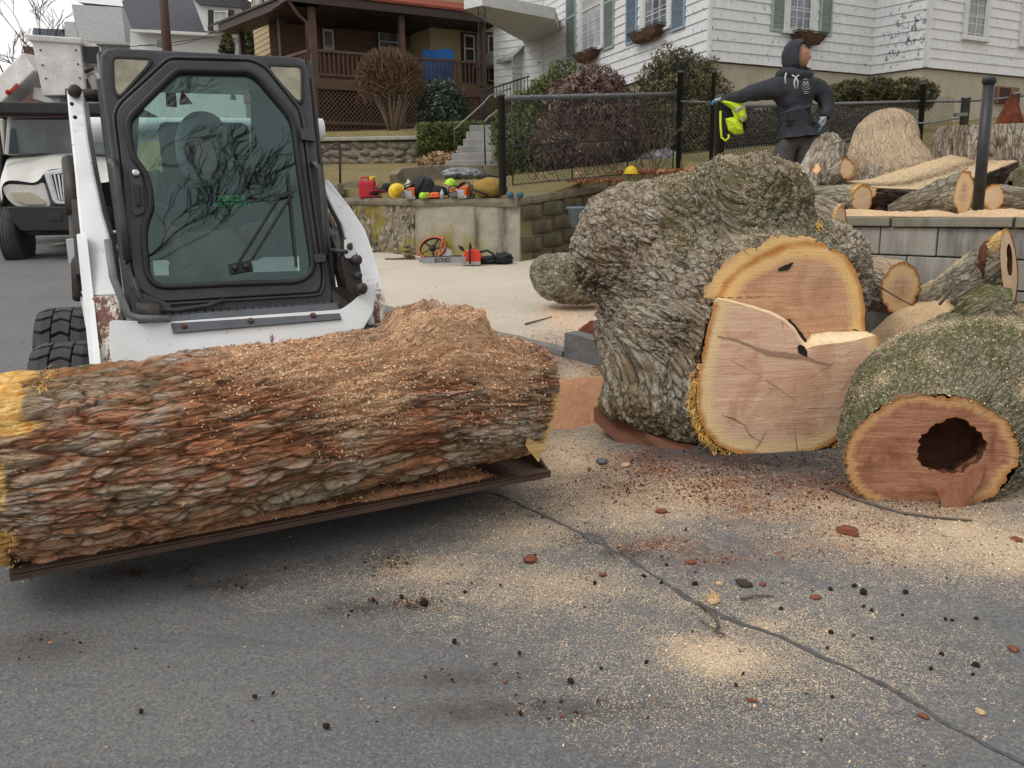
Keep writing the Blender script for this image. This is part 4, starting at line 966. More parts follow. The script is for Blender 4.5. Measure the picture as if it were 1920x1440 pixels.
# ---------------------------------------------------------------- far houses, top left
M_GRS = simple('roof_grey', (.26, .26, .26), .95, (.34, .34, .335), 5, bsc=8, bst=.8, bd=.05, sc_vec=(1, 1, 3)); M_WHS = simple('far_white_siding', (.66, .67, .68), .8, (.60, .61, .62), 2)
def slab(px, name, mat, par, off):
    mb = MB(); mb.prism([P(*q) for q in px], off); return mb.build(name, mat, par)
GH = thing('grey_roofed_house', 'far house with big pale grey shingled roof above the bucket truck', 'house', P(180, 90, 46))
slab([(134, 8, 44), (228, 14, 44), (236, 80, 42), (147, 76, 42)], 'roof', M_GRS, GH, (0, 3, .2))
slab([(122, 40, 43), (139, 41, 43), (147, 72, 42), (122, 68, 42)], 'lower_roof', M_GRS, GH, (-.3, 3, .2))
slab([(122, 76, 42.2), (243, 80, 42.2), (243, 420, 42.2), (122, 420, 42.2)], 'wall', simple('grey_stucco', (.30, .29, .26), .9), GH, (0, 8, 0))
slab([(134, -2, 46), (150, -20, 46), (232, -5, 46), (230, 12, 44.5), (146, 4, 44.5)], 'dormer', M_WHS, GH, (0, 3, 0))
slab([(120, 76, 41.8), (244, 80, 41.8), (244, 84, 41.8), (120, 80, 41.8)], 'gutter', simple('gutter_grey', (.42, .42, .40)), GH, (0, .2, 0))
DH = thing('dormer_house', 'far white house with dark slate roof and a dormer with black shutters', 'house', P(340, 90, 38))
slab([(244, 56, 38), (470, 68, 38), (470, 420, 38), (244, 420, 38)], 'wall', M_WHS, DH, (0, 8, 0))
slab([(228, 2, 41), (440, -20, 42), (475, 66, 37.6), (247, 54, 37.6)], 'roof', simple('slate_roof', (.045, .047, .056), .9, (.085, .087, .10), 12, bsc=14, bst=.8, bd=.04, sc_vec=(1, 1, 3)), DH, (0, .6, .25))
slab([(362, 0, 37.2), (450, 14, 37.2), (452, 62, 37.2), (384, 58, 37.2)], 'dormer', M_WHS, DH, (.0, 3, 0))
slab([(352, -14, 37.0), (452, -8, 37.0), (450, 14, 37.0), (372, 8, 37.0)], 'dormer_roof', simple('slate_dormer', (.06, .062, .07), .9, (.1, .1, .11), 12), DH, (0, 3, .1))
slab([(403, 20, 37.1), (426, 22, 37.1), (426, 56, 37.1), (403, 56, 37.1)], 'window', M_GLC, DH, (0, .08, 0))
for a, b in ((403, 37), (403, 20), (403, 54)): slab([(a-2, b, 37.05), (a+25, b+1, 37.05), (a+25, b+3.4, 37.05), (a-2, b+2.2, 37.05)], 'frame', M_WHITE, DH, (0, .08, 0))
for a, b in ((390, 401), (428, 437)): slab([(a, 18, 37.1), (b, 19, 37.1), (b, 58, 37.1), (a, 57, 37.1)], 'shutter', M_IRON, DH, (0, .08, 0))
for a in (401, 424.5): slab([(a, 19, 37.06), (a+2.5, 19, 37.06), (a+2.5, 57, 37.06), (a, 57, 37.06)], 'frame', M_WHITE, DH, (0, .08, 0))
slab([(244, 54, 37.4), (472, 66, 37.4), (472, 71, 37.4), (244, 59, 37.4)], 'gutter', M_WHITE, DH, (0, .3, 0))
slab([(294, 75, 37.9), (306, 76, 37.9), (306, 88, 37.9), (294, 87, 37.9)], 'vent', simple('vent_grey', (.35, .35, .36)), DH, (0, .2, 0))
M_BRK = simple('far_brick', (.19, .10, .085), .9, (.13, .075, .07), 5)
BR = thing('stepped_brick_building', 'far brown brick building stepping down the hill behind the bucket truck', 'building', P(60, 150, 70))
for x0, x1, y0, y1, Y in ((63, 125, 53, 68, 62), (44, 70, 86, 130, 66), (34, 60, 115, 150, 68), (18, 50, 130, 180, 70)):
    slab([(x0, y0, Y), (x1, y0+2, Y), (x1, 420, Y), (x0, 420, Y)], 'brick_block', M_BRK, BR, (0, 8, 0))
slab([(62, 52, 61.6), (126, 57, 61.6), (126, 70, 61.6), (62, 66, 61.6)], 'parapet', simple('slate_parapet', (.13, .15, .19)), BR, (0, 9, 0))
# utility pole and wires
up_ = thing('utility_pole', 'brown wooden utility pole in front of the far white house', 'pole', P(318, 130, 30))
mb = MB(); mb.tube([P(322, 200, 30), P(311, 60, 30), P(304, -30, 30)], [.17, .15, .14], 12); mb.build('pole', simple('pole_wood', (.10, .055, .042), .9, (.06, .035, .03), 8), up_)
M_WIRE = simple('wire', (.03, .03, .03), .6)
for i, (a, b) in enumerate((((-20, 108, 26), (180, 107, 30)), ((-20, 95, 26), (110, 90, 30)), ((262, 85, 30), (425, 46, 36)), ((240, 88, 30), (600, 10, 40)))):
    A, B = P(*a), P(*b); mb = MB(); mb.tube([A.lerp(B, k/10)-UP*.3*math.sin(math.pi*k/10) for k in range(11)], .012, 4); o = mb.build('overhead_wire', M_WIRE)
    props(o, ['overhead wire crossing the sky left of the white bucket', 'upper overhead wire left of the white bucket', 'overhead wire running from the pole to the dormer', 'long overhead wire across the far white house'][i], 'wire')
# ================================================================ the giant crotch trunk
nF = Vector((.10, -1, .06)).normalized(); pF = P(1480, 665, 4.60); pD = pF-nF*.13
def onF(px, py): return plane_pt(px, py, pF, nF)
def onD(px, py): return plane_pt(px, py, pD, nF)
UPP = [(1347, 560), (1362, 530), (1388, 505), (1425, 483), (1468, 463), (1512, 455), (1552, 461), (1582, 478), (1602, 508), (1614, 540), (1620, 580), (1620, 625)]
LOW = [(1645, 632), (1657, 660), (1657, 700), (1648, 740), (1622, 785), (1585, 815), (1545, 837), (1500, 852), (1440, 858), (1385, 850), (1345, 832), (1320, 805), (1308, 765), (1308, 720), (1318, 665), (1330, 610)]
TOPL = [(1342, 561), (1372, 568), (1410, 578), (1445, 590), (1470, 603), (1488, 622), (1500, 645), (1508, 657), (1522, 650), (1560, 645), (1600, 640), (1640, 628)]   # step line, front edge
TOPB = [(1347, 557), (1375, 563), (1412, 572), (1447, 583), (1473, 596), (1492, 612), (1503, 630), (1512, 640), (1524, 624), (1560, 620), (1600, 620), (1626, 622)]   # same on the deep plane
def resample(poly, n, closed=True):
    P_ = np.array([list(p) for p in poly], float)
    if closed: P_ = np.concatenate([P_, P_[:1]])
    s = np.concatenate([[0], np.cumsum(np.linalg.norm(np.diff(P_, axis=0), axis=1))]); q = np.linspace(0, s[-1], n, endpoint=not closed)
    return np.stack([np.interp(q, s, P_[:, k]) for k in range(P_.shape[1])], 1)
src = bmesh.new()
full = [onF(*q) for q in UPP+LOW]; cenF = sum(full, Vector())/len(full)
bdir = Vector((-.44, 1, .12)); rings = []
rs_ = resample(full, 60)
for k, (d_, sc_) in enumerate(((-.25, .99), (0, 1.0), (.2, 1.04), (.5, 1.06), (.9, 1.0), (1.25, .8))):
    rings.append([src.verts.new(Vector(p).lerp(cenF, 1-sc_) + ((bdir*d_) if d_ > 0 else -nF*d_*-1*(-1)*-1)) for p in rs_])
for a, b in zip(rings, rings[1:]):
    for i in range(60): src.faces.new((a[i], a[(i+1) % 60], b[(i+1) % 60], b[i]))
src.faces.new(rings[0][::-1]); src.faces.new(rings[-1])
def ball(px, py, Y, rpx, sq=(1, 1, 1)):
    c, r = PR(px, py, Y, rpx); mt = Matrix.Translation(c) @ Matrix.Diagonal((r*sq[0], r*sq[1], r*sq[2], 1)); bmesh.ops.create_icosphere(src, subdivisions=4, radius=1, matrix=mt)
def cone(a, b):
    (ca, ra), (cb, rb_) = a, b
    n = 10
    for k in range(n+1): f_ = k/n; mt = Matrix.Translation(ca.lerp(cb, f_)) @ Matrix.Diagonal((ra*(1-f_)+rb_*f_,)*3+(1,)); bmesh.ops.create_icosphere(src, subdivisions=3, radius=1, matrix=mt)
ball(1205, 470, 5.7, 132, (1, 1, .95)); ball(1265, 450, 5.5, 122); ball(1170, 440, 5.9, 92); ball(1250, 560, 5.5, 118); ball(1335, 475, 5.42, 124); ball(1440, 510, 5.25, 130); ball(1520, 520, 5.2, 110)
cone(PR(1345, 420, 5.3, 95), PR(1362, 368, 5.3, 76)); cone(PR(1410, 420, 5.25, 98), PR(1415, 376, 5.25, 84)); cone(PR(1468, 420, 5.2, 56), PR(1460, 368, 5.2, 62))
ball(1232, 700, 5.0, 100); ball(1215, 752, 4.9, 92, (1, .9, .75)); ball(1290, 790, 4.85, 70, (1, .8, .8)); ball(1250, 640, 5.1, 115)
ball(1545, 470, 5.3, 62); ball(1285, 545, 5.2, 112); ball(1290, 610, 5.0, 100); ball(1240, 650, 5.0, 88); ball(1320, 520, 5.15, 100)
me = bpy.data.meshes.new('trunk_src'); bmesh.ops.recalc_face_normals(src, faces=src.faces); src.to_mesh(me); src.free()
ob = bpy.data.objects.new('trunk_src', me); COL.objects.link(ob)
md = ob.modifiers.new('r', 'REMESH'); md.mode = 'VOXEL'; md.voxel_size = .0095; md.adaptivity = 0
sm = ob.modifiers.new('s', 'SMOOTH'); sm.iterations = 90; sm.factor = .5
dg = bpy.context.evaluated_depsgraph_get(); ev = ob.evaluated_get(dg); em = ev.to_mesh()
nV = len(em.vertices); V = np.empty(nV*3); em.vertices.foreach_get('co', V); V = V.reshape(-1, 3); N = np.empty(nV*3); em.vertices.foreach_get('normal', N); N = N.reshape(-1, 3)
lt = np.empty(len(em.polygons), np.int32); em.polygons.foreach_get('loop_total', lt); li = np.empty(len(em.loops), np.int32); em.loops.foreach_get('vertex_index', li)
assert (lt == 4).all(); F = li.reshape(-1, 4).copy(); ev.to_mesh_clear(); bpy.data.objects.remove(ob); bpy.data.meshes.remove(me)
g1 = np.array(bdir.normalized()); org = np.array(cenF)
Vq = V-org; stubw = sstep(.62, .95, V[:, 2]-.12*(V[:, 1]-4.6))*sstep(.9, 1.3, V[:, 0]+.0)*0
wz = sstep(.95, .35, V[:, 2])[:, None]; wl_ = (sstep(.75, 1.0, V[:, 2])*sstep(1.35, 1.05, V[:, 0]))[:, None]
gg = np.array([-.25, .35, .95])*wz+np.array([-.75, .5, .45])*wl_+g1[None]*(1-np.clip(wz+wl_, 0, 1)); gg /= np.linalg.norm(gg, axis=1)[:, None]
q = Vq-.58*(Vq*gg).sum(1)[:, None]*gg
low = fbm(V*2.4, 3, 5)*.035+fbm(V*6, 2, 6)*.018
h, ID = bark_h(q, 11.5, warp=.5, s=3)
h2, ID2 = bark_h(q, 33, warp=.5, s=13)
hh = .78*h+.22*h2; qt = q
sawn = 0
V2 = V+N*(low+(hh-.55)*.050)[:, None]
nf = np.array(nF)
sF = (V2-np.array(pF))@nf; sDp = (V2-np.array(pD))@nf
# which side of the step line: build in face coordinates
fx, fy_, _ = frame(Vector(-nF)); fx = np.array(fx); fy_ = np.array(fy_); 
if fx[0] < 0: fx = -fx
if fy_[2] < 0: fy_ = -fy_
tl = np.array([list(onF(*a_)) for a_ in TOPL]); tu, tv = (tl-org)@fx, (tl-org)@fy_
vu, vv = (V2-org)@fx, (V2-org)@fy_
upper = vv > np.interp(vu, tu, tv)
lim = np.where(upper, sDp, sF)
a3, b3 = np.array(P(1108, 758, 4.95)), np.array(P(1330, 852, 4.62)); n3 = np.cross(b3-a3, np.array([.30, 1, 0])); n3 /= np.linalg.norm(n3); n3 = n3 if n3[2] < 0 else -n3
s3 = (V2-a3)@n3; c3 = (V2[:, 0] < 1.22)
keep = ~((lim[F] > 0).all(1)) & ~((lim[F] > .03).any(1)); s3 = np.where(c3, s3, -1); keep &= ~((s3[F] > .012).any(1)); V2 = V2-n3[None]*np.clip(s3, 0, None)[:, None]
F = F[keep]; push = np.clip(lim, 0, None); V2 = V2-nf[None]*push[:, None]
u_, inv = np.unique(F, return_inverse=True); F = inv.reshape(F.shape); Vt = V2[u_]; hh = hh[u_]; ID = ID[u_]; nt_ = N[u_]; lim = lim[u_]; qt = qt[u_]
bk = np.zeros((len(Vt), 3)); bk[:, 0] = np.clip(hh, 0, 1); bk[:, 1] = .25+.75*ID
topn = sstep(.35, .95, nt_[:, 2]); bk[:, 2] = np.clip(topn*(.28+.45*fbm(Vt*3, 3, 9))*sstep(.6, 1.0, Vt[:, 2]), 0, .6)
tn = np.zeros((len(Vt), 3)); stub = sstep(1.02, 1.22, Vt[:, 2])*(Vt[:, 0] > .9)*(Vt[:, 0] < 1.9); tn[:, 0] = np.clip(.75*stub*(.7+fbm(Vt*3, 2, 2))+.45*sstep(.75, .2, Vt[:, 2])*(.5+fbm(Vt*2.5, 2, 8)), 0, .8)
du, dv_ = (Vt-org)@fx, (Vt-org)@fy_
tn[:, 1] = sstep(-.085, -.0, lim+.05*fbm(Vt*9, 3, 4))*sstep(.05, -.35, dv_)*sstep(-.2, -.45, du)+sstep(-.05, 0, lim+.03*fbm(Vt*12, 2, 4))*sstep(-.35, -.5, dv_)*.9
ls = np.exp(-(((Vt-np.array(P(1135, 785, 4.95)))**2).sum(1))/.07**2); tn[:, 1] = np.clip(tn[:, 1]+1.2*ls, 0, 1)
TR = thing('trunk', 'giant forked tree trunk with a stepped pink cut face, lying in the street', 'tree trunk', (1.2, 5.0, gfull(1.2, 5.0)))
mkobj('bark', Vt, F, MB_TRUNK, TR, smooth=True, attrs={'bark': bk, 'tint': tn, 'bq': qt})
TRV = Vt; TRN = nt_
# wood surfaces
def fitrim(ro, c, up_):
    s_ = (Vt-np.array(pD if up_ else pF))@nf; on = np.abs(s_) < .003; W2 = Vt[on]; vv_ = (W2-org)@fy_; uu_ = (W2-org)@fx; on2 = (vv_ > np.interp(uu_, tu, tv)-.02) if up_ else np.ones(len(W2), bool); W2 = W2[on2]
    a = np.arctan2((W2-c)@fy_, (W2-c)@fx); r = np.hypot((W2-c)@fy_, (W2-c)@fx); B = 360; bi = ((a+np.pi)/(2*np.pi)*B).astype(int) % B; mx = np.zeros(B); np.maximum.at(mx, bi, r)
    mx = np.maximum(np.maximum(np.roll(mx, 1), np.roll(mx, -1)), mx)
    d = ro-c; ar = np.arctan2(d@fy_, d@fx); rr = np.linalg.norm(d, axis=1); m_ = mx[((ar+np.pi)/(2*np.pi)*B).astype(int) % B]; vr = (ro-org)@fy_; ur = (ro-org)@fx
    edge_ok = (vr > np.interp(ur, tu, tv)+.0) if up_ else (vr < np.interp(ur, tu, tv)-.03)
    new = np.where(edge_ok & (m_ > rr*.9), np.clip(m_-.004, rr*.93, rr*1.5), rr); return c+d*(new/rr)[:, None]
upo = [onD(*q_) for q_ in UPP]+[onD(*q_) for q_ in TOPB[::-1]]
ro = resample(upo, 260); c_ = np.array(onD(1490, 555)); d_ = ro-c_; jag = 1.012+.012*fbm(np.concatenate([ro*16], 1), 3, 3); ro = c_+d_*jag[:, None]-nf*.004
ro = fitrim(ro, c_, True)
ro = ro+nf*.007
CV, CF, CA = cap_mesh(ro, c_+nf*.003, 30, nrm=nf, amp=.003, seed=3)
kk = ((CV-org)@fy_) ; st_ = sstep(0, .06, kk-np.interp((CV-org)@fx, tu, tv))
CA[:, 0] = np.where(st_ < 1, np.maximum(CA[:, 0], .25*(1-st_)), CA[:, 0])
# distance to the true bark only (not to the step line)
barkpts = np.array([list(onD(*q_)) for q_ in UPP]); bp = resample(barkpts, 120, False)
dist = np.sqrt(((CV[:, None, :]-bp[None])**2).sum(2)).min(1); CA[:, 0] = np.clip(dist*2, 0, 1)
o = mkobj('upper_cut_face', CV, CF, MW_UP, TR, smooth=True, attrs={'wood': CA}); o['label'] = 'upper brown half of the cut face'
lo = [onF(*q_) for q_ in LOW]+[onF(*q_) for q_ in TOPL]
ro = resample(lo, 300); c_ = np.array(onF(1480, 735)); d_ = ro-c_; jag = 1.010+.010*fbm(ro*16, 3, 5); ro = c_+d_*jag[:, None]-nf*.004
ro = fitrim(ro, c_, False)
ro = ro+nf*.007
CV, CF, CA = cap_mesh(ro, c_+nf*.003, 34, nrm=nf, amp=.003, seed=5)
bp = resample(np.array([list(onF(*q_)) for q_ in [(1657, 640)]+LOW+[(1340, 575)]]), 140, False)
dist = np.sqrt(((CV[:, None, :]-bp[None])**2).sum(2)).min(1); CA[:, 0] = np.clip(dist*2, 0, 1)
o = mkobj('lower_cut_face', CV, CF, MW_BIG, TR, smooth=True, attrs={'wood': CA}); o['label'] = 'lower pink half of the cut face, standing proud'
fr_ = np.array([list(onF(*q_)) for q_ in TOPL]); bk_ = np.array([list(onD(*q_)) for q_ in TOPB])
A_ = resample(fr_, 80, False); B_ = resample(bk_, 80, False)-nf*.01
n_ = 80; M_ = 6; V = np.concatenate([A_*(1-k/M_)+B_*(k/M_)+fbm(A_*14+k, 2, 7)[:, None]*np.array([0, 0, .006])*(0 < k < M_) for k in range(M_+1)])
F = [(k*n_+i, k*n_+i+1, (k+1)*n_+i+1, (k+1)*n_+i) for k in range(M_) for i in range(n_-1)]
t = NT('ledge_wood'); M_LEDGE = t.out(t.mix(t.ramp(t.noise(18, 6, .8), [(.36, .7), (.52, 0)]), (.80, .62, .40), (.50, .32, .18)), .8, t.bump(t.noise(60, 4), .4, .004), spec=.2)
o = mkobj('step_ledge', V, F, M_LEDGE, TR, attrs={'wood': np.tile([.3, 0, .3], (len(V), 1))})
# dark split at the pith and the small rot hole
M_CRK = simple('dark_split', (.028, .018, .013), .95, (.012, .008, .006), 30, bsc=60, bst=1)
def gash(pts, w0, mat, par, name, plane=onD, depth=.03, lift=.004):
    mb = MB(); k = len(pts); V = []; F = []
    for i, q_ in enumerate(pts):
        c = plane(q_[0], q_[1])+nF*lift; d = (plane(*pts[min(i+1, k-1)][:2])-plane(*pts[max(i-1, 0)][:2])).normalized(); s_ = d.cross(nF).normalized(); w_ = q_[2]*.0029
        j1 = mnoise.noise(c*40)*min(.006, w_*.8); j2 = mnoise.noise(c*47+Vector((5, 0, 0)))*min(.006, w_*.8)
        V += [c+s_*(w_+j1), c-nF*.0+s_*0, c-s_*(w_+j2)]
    for i in range(k-1): a = i*3; F += [(a, a+1, a+4, a+3), (a+1, a+2, a+5, a+4)]
    return mkobj(name, V, F, mat, par)
def dens(pts, n=5):
    r = []
    for a, b in zip(pts, pts[1:]):
        for k in range(n): r.append(tuple(a[j]*(1-k/n)+b[j]*k/n for j in range(3)))
    return r+[pts[-1]]
gash(dens([(1476, 598, 2), (1484, 612, 7), (1492, 628, 10), (1500, 640, 11), (1510, 655, 6)]), 1, M_CRK, TR, 'split', onD, lift=.016)
gash(dens([(1496, 648, 2), (1502, 655, 9), (1508, 663, 6), (1513, 670, 1)]), 1, M_CRK, TR, 'split', onF, lift=.007)
gash(dens([(1458, 506, 2), (1466, 504, 5), (1474, 502, 6), (1480, 497, 3), (1486, 493, 1)]), 1, M_CRK, TR, 'rot_hole', onD, lift=.009)
M_STN = simple('dark_stain', (.20, .105, .065), .8, (.28, .16, .10), 30)
gash(dens([(1345, 630, 1.2), (1380, 637, 1.6), (1410, 650, 2.2), (1440, 661, 4), (1475, 666, 5), (1500, 668, 3.5), (1530, 678, 2.5), (1560, 684, .6)], 8), 1, simple('stain_line', (.27, .15, .095), .8, (.40, .25, .17), 60, thr=(.3, .6)), TR, 'stain', onF, lift=.0075)
gash(dens([(1352, 778, .4), (1375, 785, .6), (1395, 797, .5), (1405, 815, .5), (1425, 828, .3)]), 1, M_CRK, TR, 'hairline_crack', onF, lift=.007)
for a, b in (((1435, 712), (1490, 750)), ((1515, 765), (1560, 764)), ((1610, 740), (1560, 772)), ((1600, 700), (1575, 735))): gash(dens([(a[0], a[1], .5), (b[0], b[1], .4)]), 1, M_STN, TR, 'hairline_crack', onF, lift=.007)
# flared underside cut
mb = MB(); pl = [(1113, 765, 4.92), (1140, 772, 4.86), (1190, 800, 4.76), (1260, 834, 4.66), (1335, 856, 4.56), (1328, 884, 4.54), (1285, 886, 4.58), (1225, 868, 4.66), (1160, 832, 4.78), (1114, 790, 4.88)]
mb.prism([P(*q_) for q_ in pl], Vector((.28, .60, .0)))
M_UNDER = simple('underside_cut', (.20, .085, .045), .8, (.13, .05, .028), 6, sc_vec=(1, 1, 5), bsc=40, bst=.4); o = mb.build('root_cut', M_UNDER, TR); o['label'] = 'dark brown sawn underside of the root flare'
# torn orange fibres
def fibres(name, par, centres, n, L, mat, sd, dirv=None, spread=.6):
    r = random.Random(sd); mb = MB()
    for k in range(n):
        c, rad = r.choice(centres); p = Vector(c)+Vector((r.gauss(0, rad), r.gauss(0, rad), r.gauss(0, rad)))
        d = (Vector((r.gauss(0, spread), r.gauss(0, spread), r.gauss(0, spread)))+(Vector(dirv) if dirv else Vector((0, 0, 0)))).normalized(); l = L*r.uniform(.4, 1.3)
        w_ = l*.045; x, u, _ = frame(d); e = (Vector((r.gauss(0, 1), r.gauss(0, 1), r.gauss(0, 1)))*l*.16)
        mb.add([p-x*w_, p+x*w_, p+d*l*.5+e+x*w_*.8, p+d*l+e*.5, p+d*l*.5+e-x*w_*.8, p+u*w_], [(0, 1, 2, 4), (4, 2, 3), (1, 5, 2), (5, 0, 4), (5, 4, 2)])
    o = mb.build(name, mat, par); o['kind'] = 'stuff'; return o
cs = [(onF(*q_)+Vector((-.01, .02, 0)), .014) for q_ in resample(np.array([(1312, 700), (1305, 760), (1315, 805), (1345, 838), (1400, 857)]), 24, False)]+[(onF(*q_)+Vector((0, .03, -.01)), .012) for q_ in resample(np.array([(1400, 857), (1480, 858), (1550, 842), (1600, 812)]), 24, False)]
fibres('torn_fibres', TR, cs, 1300, .045, M_TORN, 1, (-.3, 0, -.5)); fibres('torn_fibres', TR, [(P(1128, 775, 5.0), .02), (P(1140, 795, 4.95), .02), (P(1260, 850, 4.75), .03), (P(1530, 425, 5.0), .01)], 260, .05, M_TORN, 2, (-.2, -.3, -.6))
# sawdust sprinkled on top of the trunk
rs = np.random.default_rng(3); wgt = np.clip(TRN[:, 2], 0, 1)**2*(TRV[:, 2] > .7)*(.5+fbm(TRV*3, 3, 9)); wgt = np.clip(wgt, 0, None); idx = rs.choice(len(TRV), 8000, p=wgt/wgt.sum())
flakes('sawdust', TRV[idx]+rs.normal(size=(8000, 3))*.004, TRN[idx], .0028, M_CHIP, TR, seed=4)

# ================================================================ log lifted by the loader
def tornA(V, up, s, th): 
    c = np.zeros(len(V))
    jn = fbm(V*7, 4, 14)
    c += sstep(.975, .995, s+.05*jn)*(np.sin(th) < .35)*.8
    c += sstep(.115, .10, s+.05*jn)*sstep(.66, .78, np.sin(th+.15)+.15*jn) + sstep(.068, .055, s+.06*jn)*sstep(.0, .2, jn+.12*np.sin(th*9))*(np.sin(th) < .55)
    return np.clip(c, 0, 1)
def dustA(V, up, s, th):
    g_ = fbm(V*3.2, 4, 44); a = sstep(.15, .85, up)*sstep(.26, .5, s)*(1-.8*sstep(.82, .93, s))*.50*(1-.55*np.exp(-((s-.77)/.085)**4)*sstep(.80, 1.0, V[:, 2]))
    a = a*(1-.75*sstep(.60, .66, s)*sstep(.93, .99, up)*0)+.34*sstep(-.45, .2, up)*sstep(.12, .6, s)*(1-.6*sstep(.85, 1, s)); return np.clip(a+g_*.75*(a > .03), 0, .85)
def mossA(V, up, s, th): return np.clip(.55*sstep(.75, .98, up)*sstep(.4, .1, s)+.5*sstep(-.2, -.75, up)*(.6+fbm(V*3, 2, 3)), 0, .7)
def profA(s, th):
    d = (th-(np.pi/2+.12)+np.pi) % (2*np.pi)-np.pi
    b = np.minimum(.50*np.exp(-((s-.765)/.085)**6)*np.exp(-(d/.55)**4), .24+.04*np.sin(s*70)+.03*np.sin(s*131+d*9))+.15*np.exp(-((s-.79)/.17)**2)*np.exp(-(d/.95)**2)
    return b+.05*np.exp(-((s-.3)/.2)**2)
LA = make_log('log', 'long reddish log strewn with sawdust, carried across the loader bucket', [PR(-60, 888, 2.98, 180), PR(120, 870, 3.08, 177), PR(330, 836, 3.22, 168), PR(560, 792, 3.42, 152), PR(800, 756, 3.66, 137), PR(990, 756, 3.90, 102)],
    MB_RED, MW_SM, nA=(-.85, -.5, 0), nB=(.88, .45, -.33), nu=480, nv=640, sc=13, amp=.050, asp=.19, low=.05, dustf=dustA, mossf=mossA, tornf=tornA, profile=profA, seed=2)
wv_ = LA.V.reshape(-1, 3); wgt = np.clip(LA.dust, 0, 1)**1.5; idx = rs.choice(len(wv_), 26000, p=wgt/wgt.sum()); nn_ = wv_[idx]-np.repeat(LA.c, LA.V.shape[1], 0)[idx]; nn_ /= np.linalg.norm(nn_, axis=1)[:, None]
flakes('sawdust', wv_[idx]+rs.normal(size=(26000, 3))*.003, nn_, .0032, M_CHIPR, LA.root, seed=6)
def onlog(G, s, th): nu_, nv_ = G.V.shape[:2]; return Vector(G.V[int(s*(nu_-1)), int((th/(2*math.pi) % 1)*nv_)])
# split yellow wood at both ends
def splitpatch(par, pts, off, name='split_wood', lab=None, mat=M_SPLIT, sub_=10):
    c = sum(pts, Vector())/len(pts); rim = resample([list(p) for p in pts], 60); V, F, A = cap_mesh(rim, np.array(c), 10); n = np.array((pts[1]-pts[0]).cross(pts[2]-pts[1]).normalized()); 
    if n[1] > 0: n = -n
    V = V+n[None]*(off*np.clip(A[:, 0]*14, 0, 1)+fbm(V*np.array([30, 30, 8]), 3, 3)*.012)[:, None]; o = mkobj(name, V, F, mat, par, smooth=True, attrs={'wood': A})
    if lab: o['label'] = lab
    return o
splitpatch(LA.root, [P(*q_) for q_ in ((1052, 738, 3.78), (1035, 800, 3.70), (1010, 868, 3.66), (985, 835, 3.62), (990, 790, 3.62), (1018, 748, 3.68), (1040, 735, 3.74))], .0, lab='pale split wood at the right end')
0 and splitpatch(LA.root, [P(*q_) for q_ in ((-60, 700, 2.84), (0, 705, 2.86), (60, 700, 2.88), (72, 722, 2.86), (50, 750, 2.84), (0, 765, 2.80), (-60, 770, 2.78))], .01, lab='bright yellow torn wood at the left end')
fibres('torn_fibres', LA.root, [(P(75, 705, 2.86), .014), (P(95, 700, 2.9), .010), (P(80, 725, 2.82), .012)], 70, .024, M_TORN, 5, (.5, -.2, .1)); fibres('torn_fibres', LA.root, [(P(20, 870, 2.68), .02), (P(12, 930, 2.66), .03), (P(10, 1000, 2.68), .03), (P(25, 1055, 2.7), .015), (P(345, 940, 2.86), .008), (P(1040, 720, 3.72), .012)], 60, .018, M_TORN, 6, (.2, -.4, 0))

# ================================================================ mossy hollow log, right
hc = P(1782, 838, 3.80); fnn = Vector((-.12, -.96, .06)).normalized()
def hr(f_): a = f_*2*math.pi; return .138+.012*math.sin(a*2+1)+.022*mnoise.noise(Vector((math.cos(a)*2.2, math.sin(a)*2.2, 3)))+.012*mnoise.noise(Vector((math.cos(a)*7, math.sin(a)*7, 3)))
def mossR(V, up, s, th): return np.clip(.95*sstep(-.3, .3, up)*(.8+.9*fbm(V*2.2, 3, 5)), 0, 1)
def dustR(V, up, s, th): return np.clip(.30*sstep(.0, .7, up)+.5*fbm(V*4, 3, 8), 0, .55)
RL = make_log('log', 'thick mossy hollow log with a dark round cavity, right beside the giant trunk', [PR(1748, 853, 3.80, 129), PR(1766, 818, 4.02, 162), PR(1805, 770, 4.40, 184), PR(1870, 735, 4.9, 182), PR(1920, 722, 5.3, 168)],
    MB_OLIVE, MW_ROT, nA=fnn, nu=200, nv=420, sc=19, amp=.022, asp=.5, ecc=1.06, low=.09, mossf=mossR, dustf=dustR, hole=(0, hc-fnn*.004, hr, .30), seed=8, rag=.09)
wv_ = RL.V.reshape(-1, 3); wgt = np.clip(RL.up, 0, 1)*(.6+fbm(wv_*4, 3, 8)); wgt = np.clip(wgt, 0, None); idx = rs.choice(len(wv_), 9000, p=wgt/wgt.sum()); flakes('sawdust', wv_[idx], np.tile([0, 0, 1.], (9000, 1)), .0028, M_CHIP, RL.root, seed=7)
mb = MB(); mb.prism([P(*q_) for q_ in ((1758, 925, 3.74), (1800, 905, 3.74), (1848, 872, 3.76), (1838, 905, 3.74), (1818, 950, 3.72), (1795, 962, 3.70), (1768, 948, 3.71))], Vector((.03, .12, .02))); mb.build('splinter', simple('red_splinter', (.20, .07, .035), .85, (.30, .14, .07), 8, sc_vec=(3, 3, .6), bsc=50, bst=.8), RL.root)

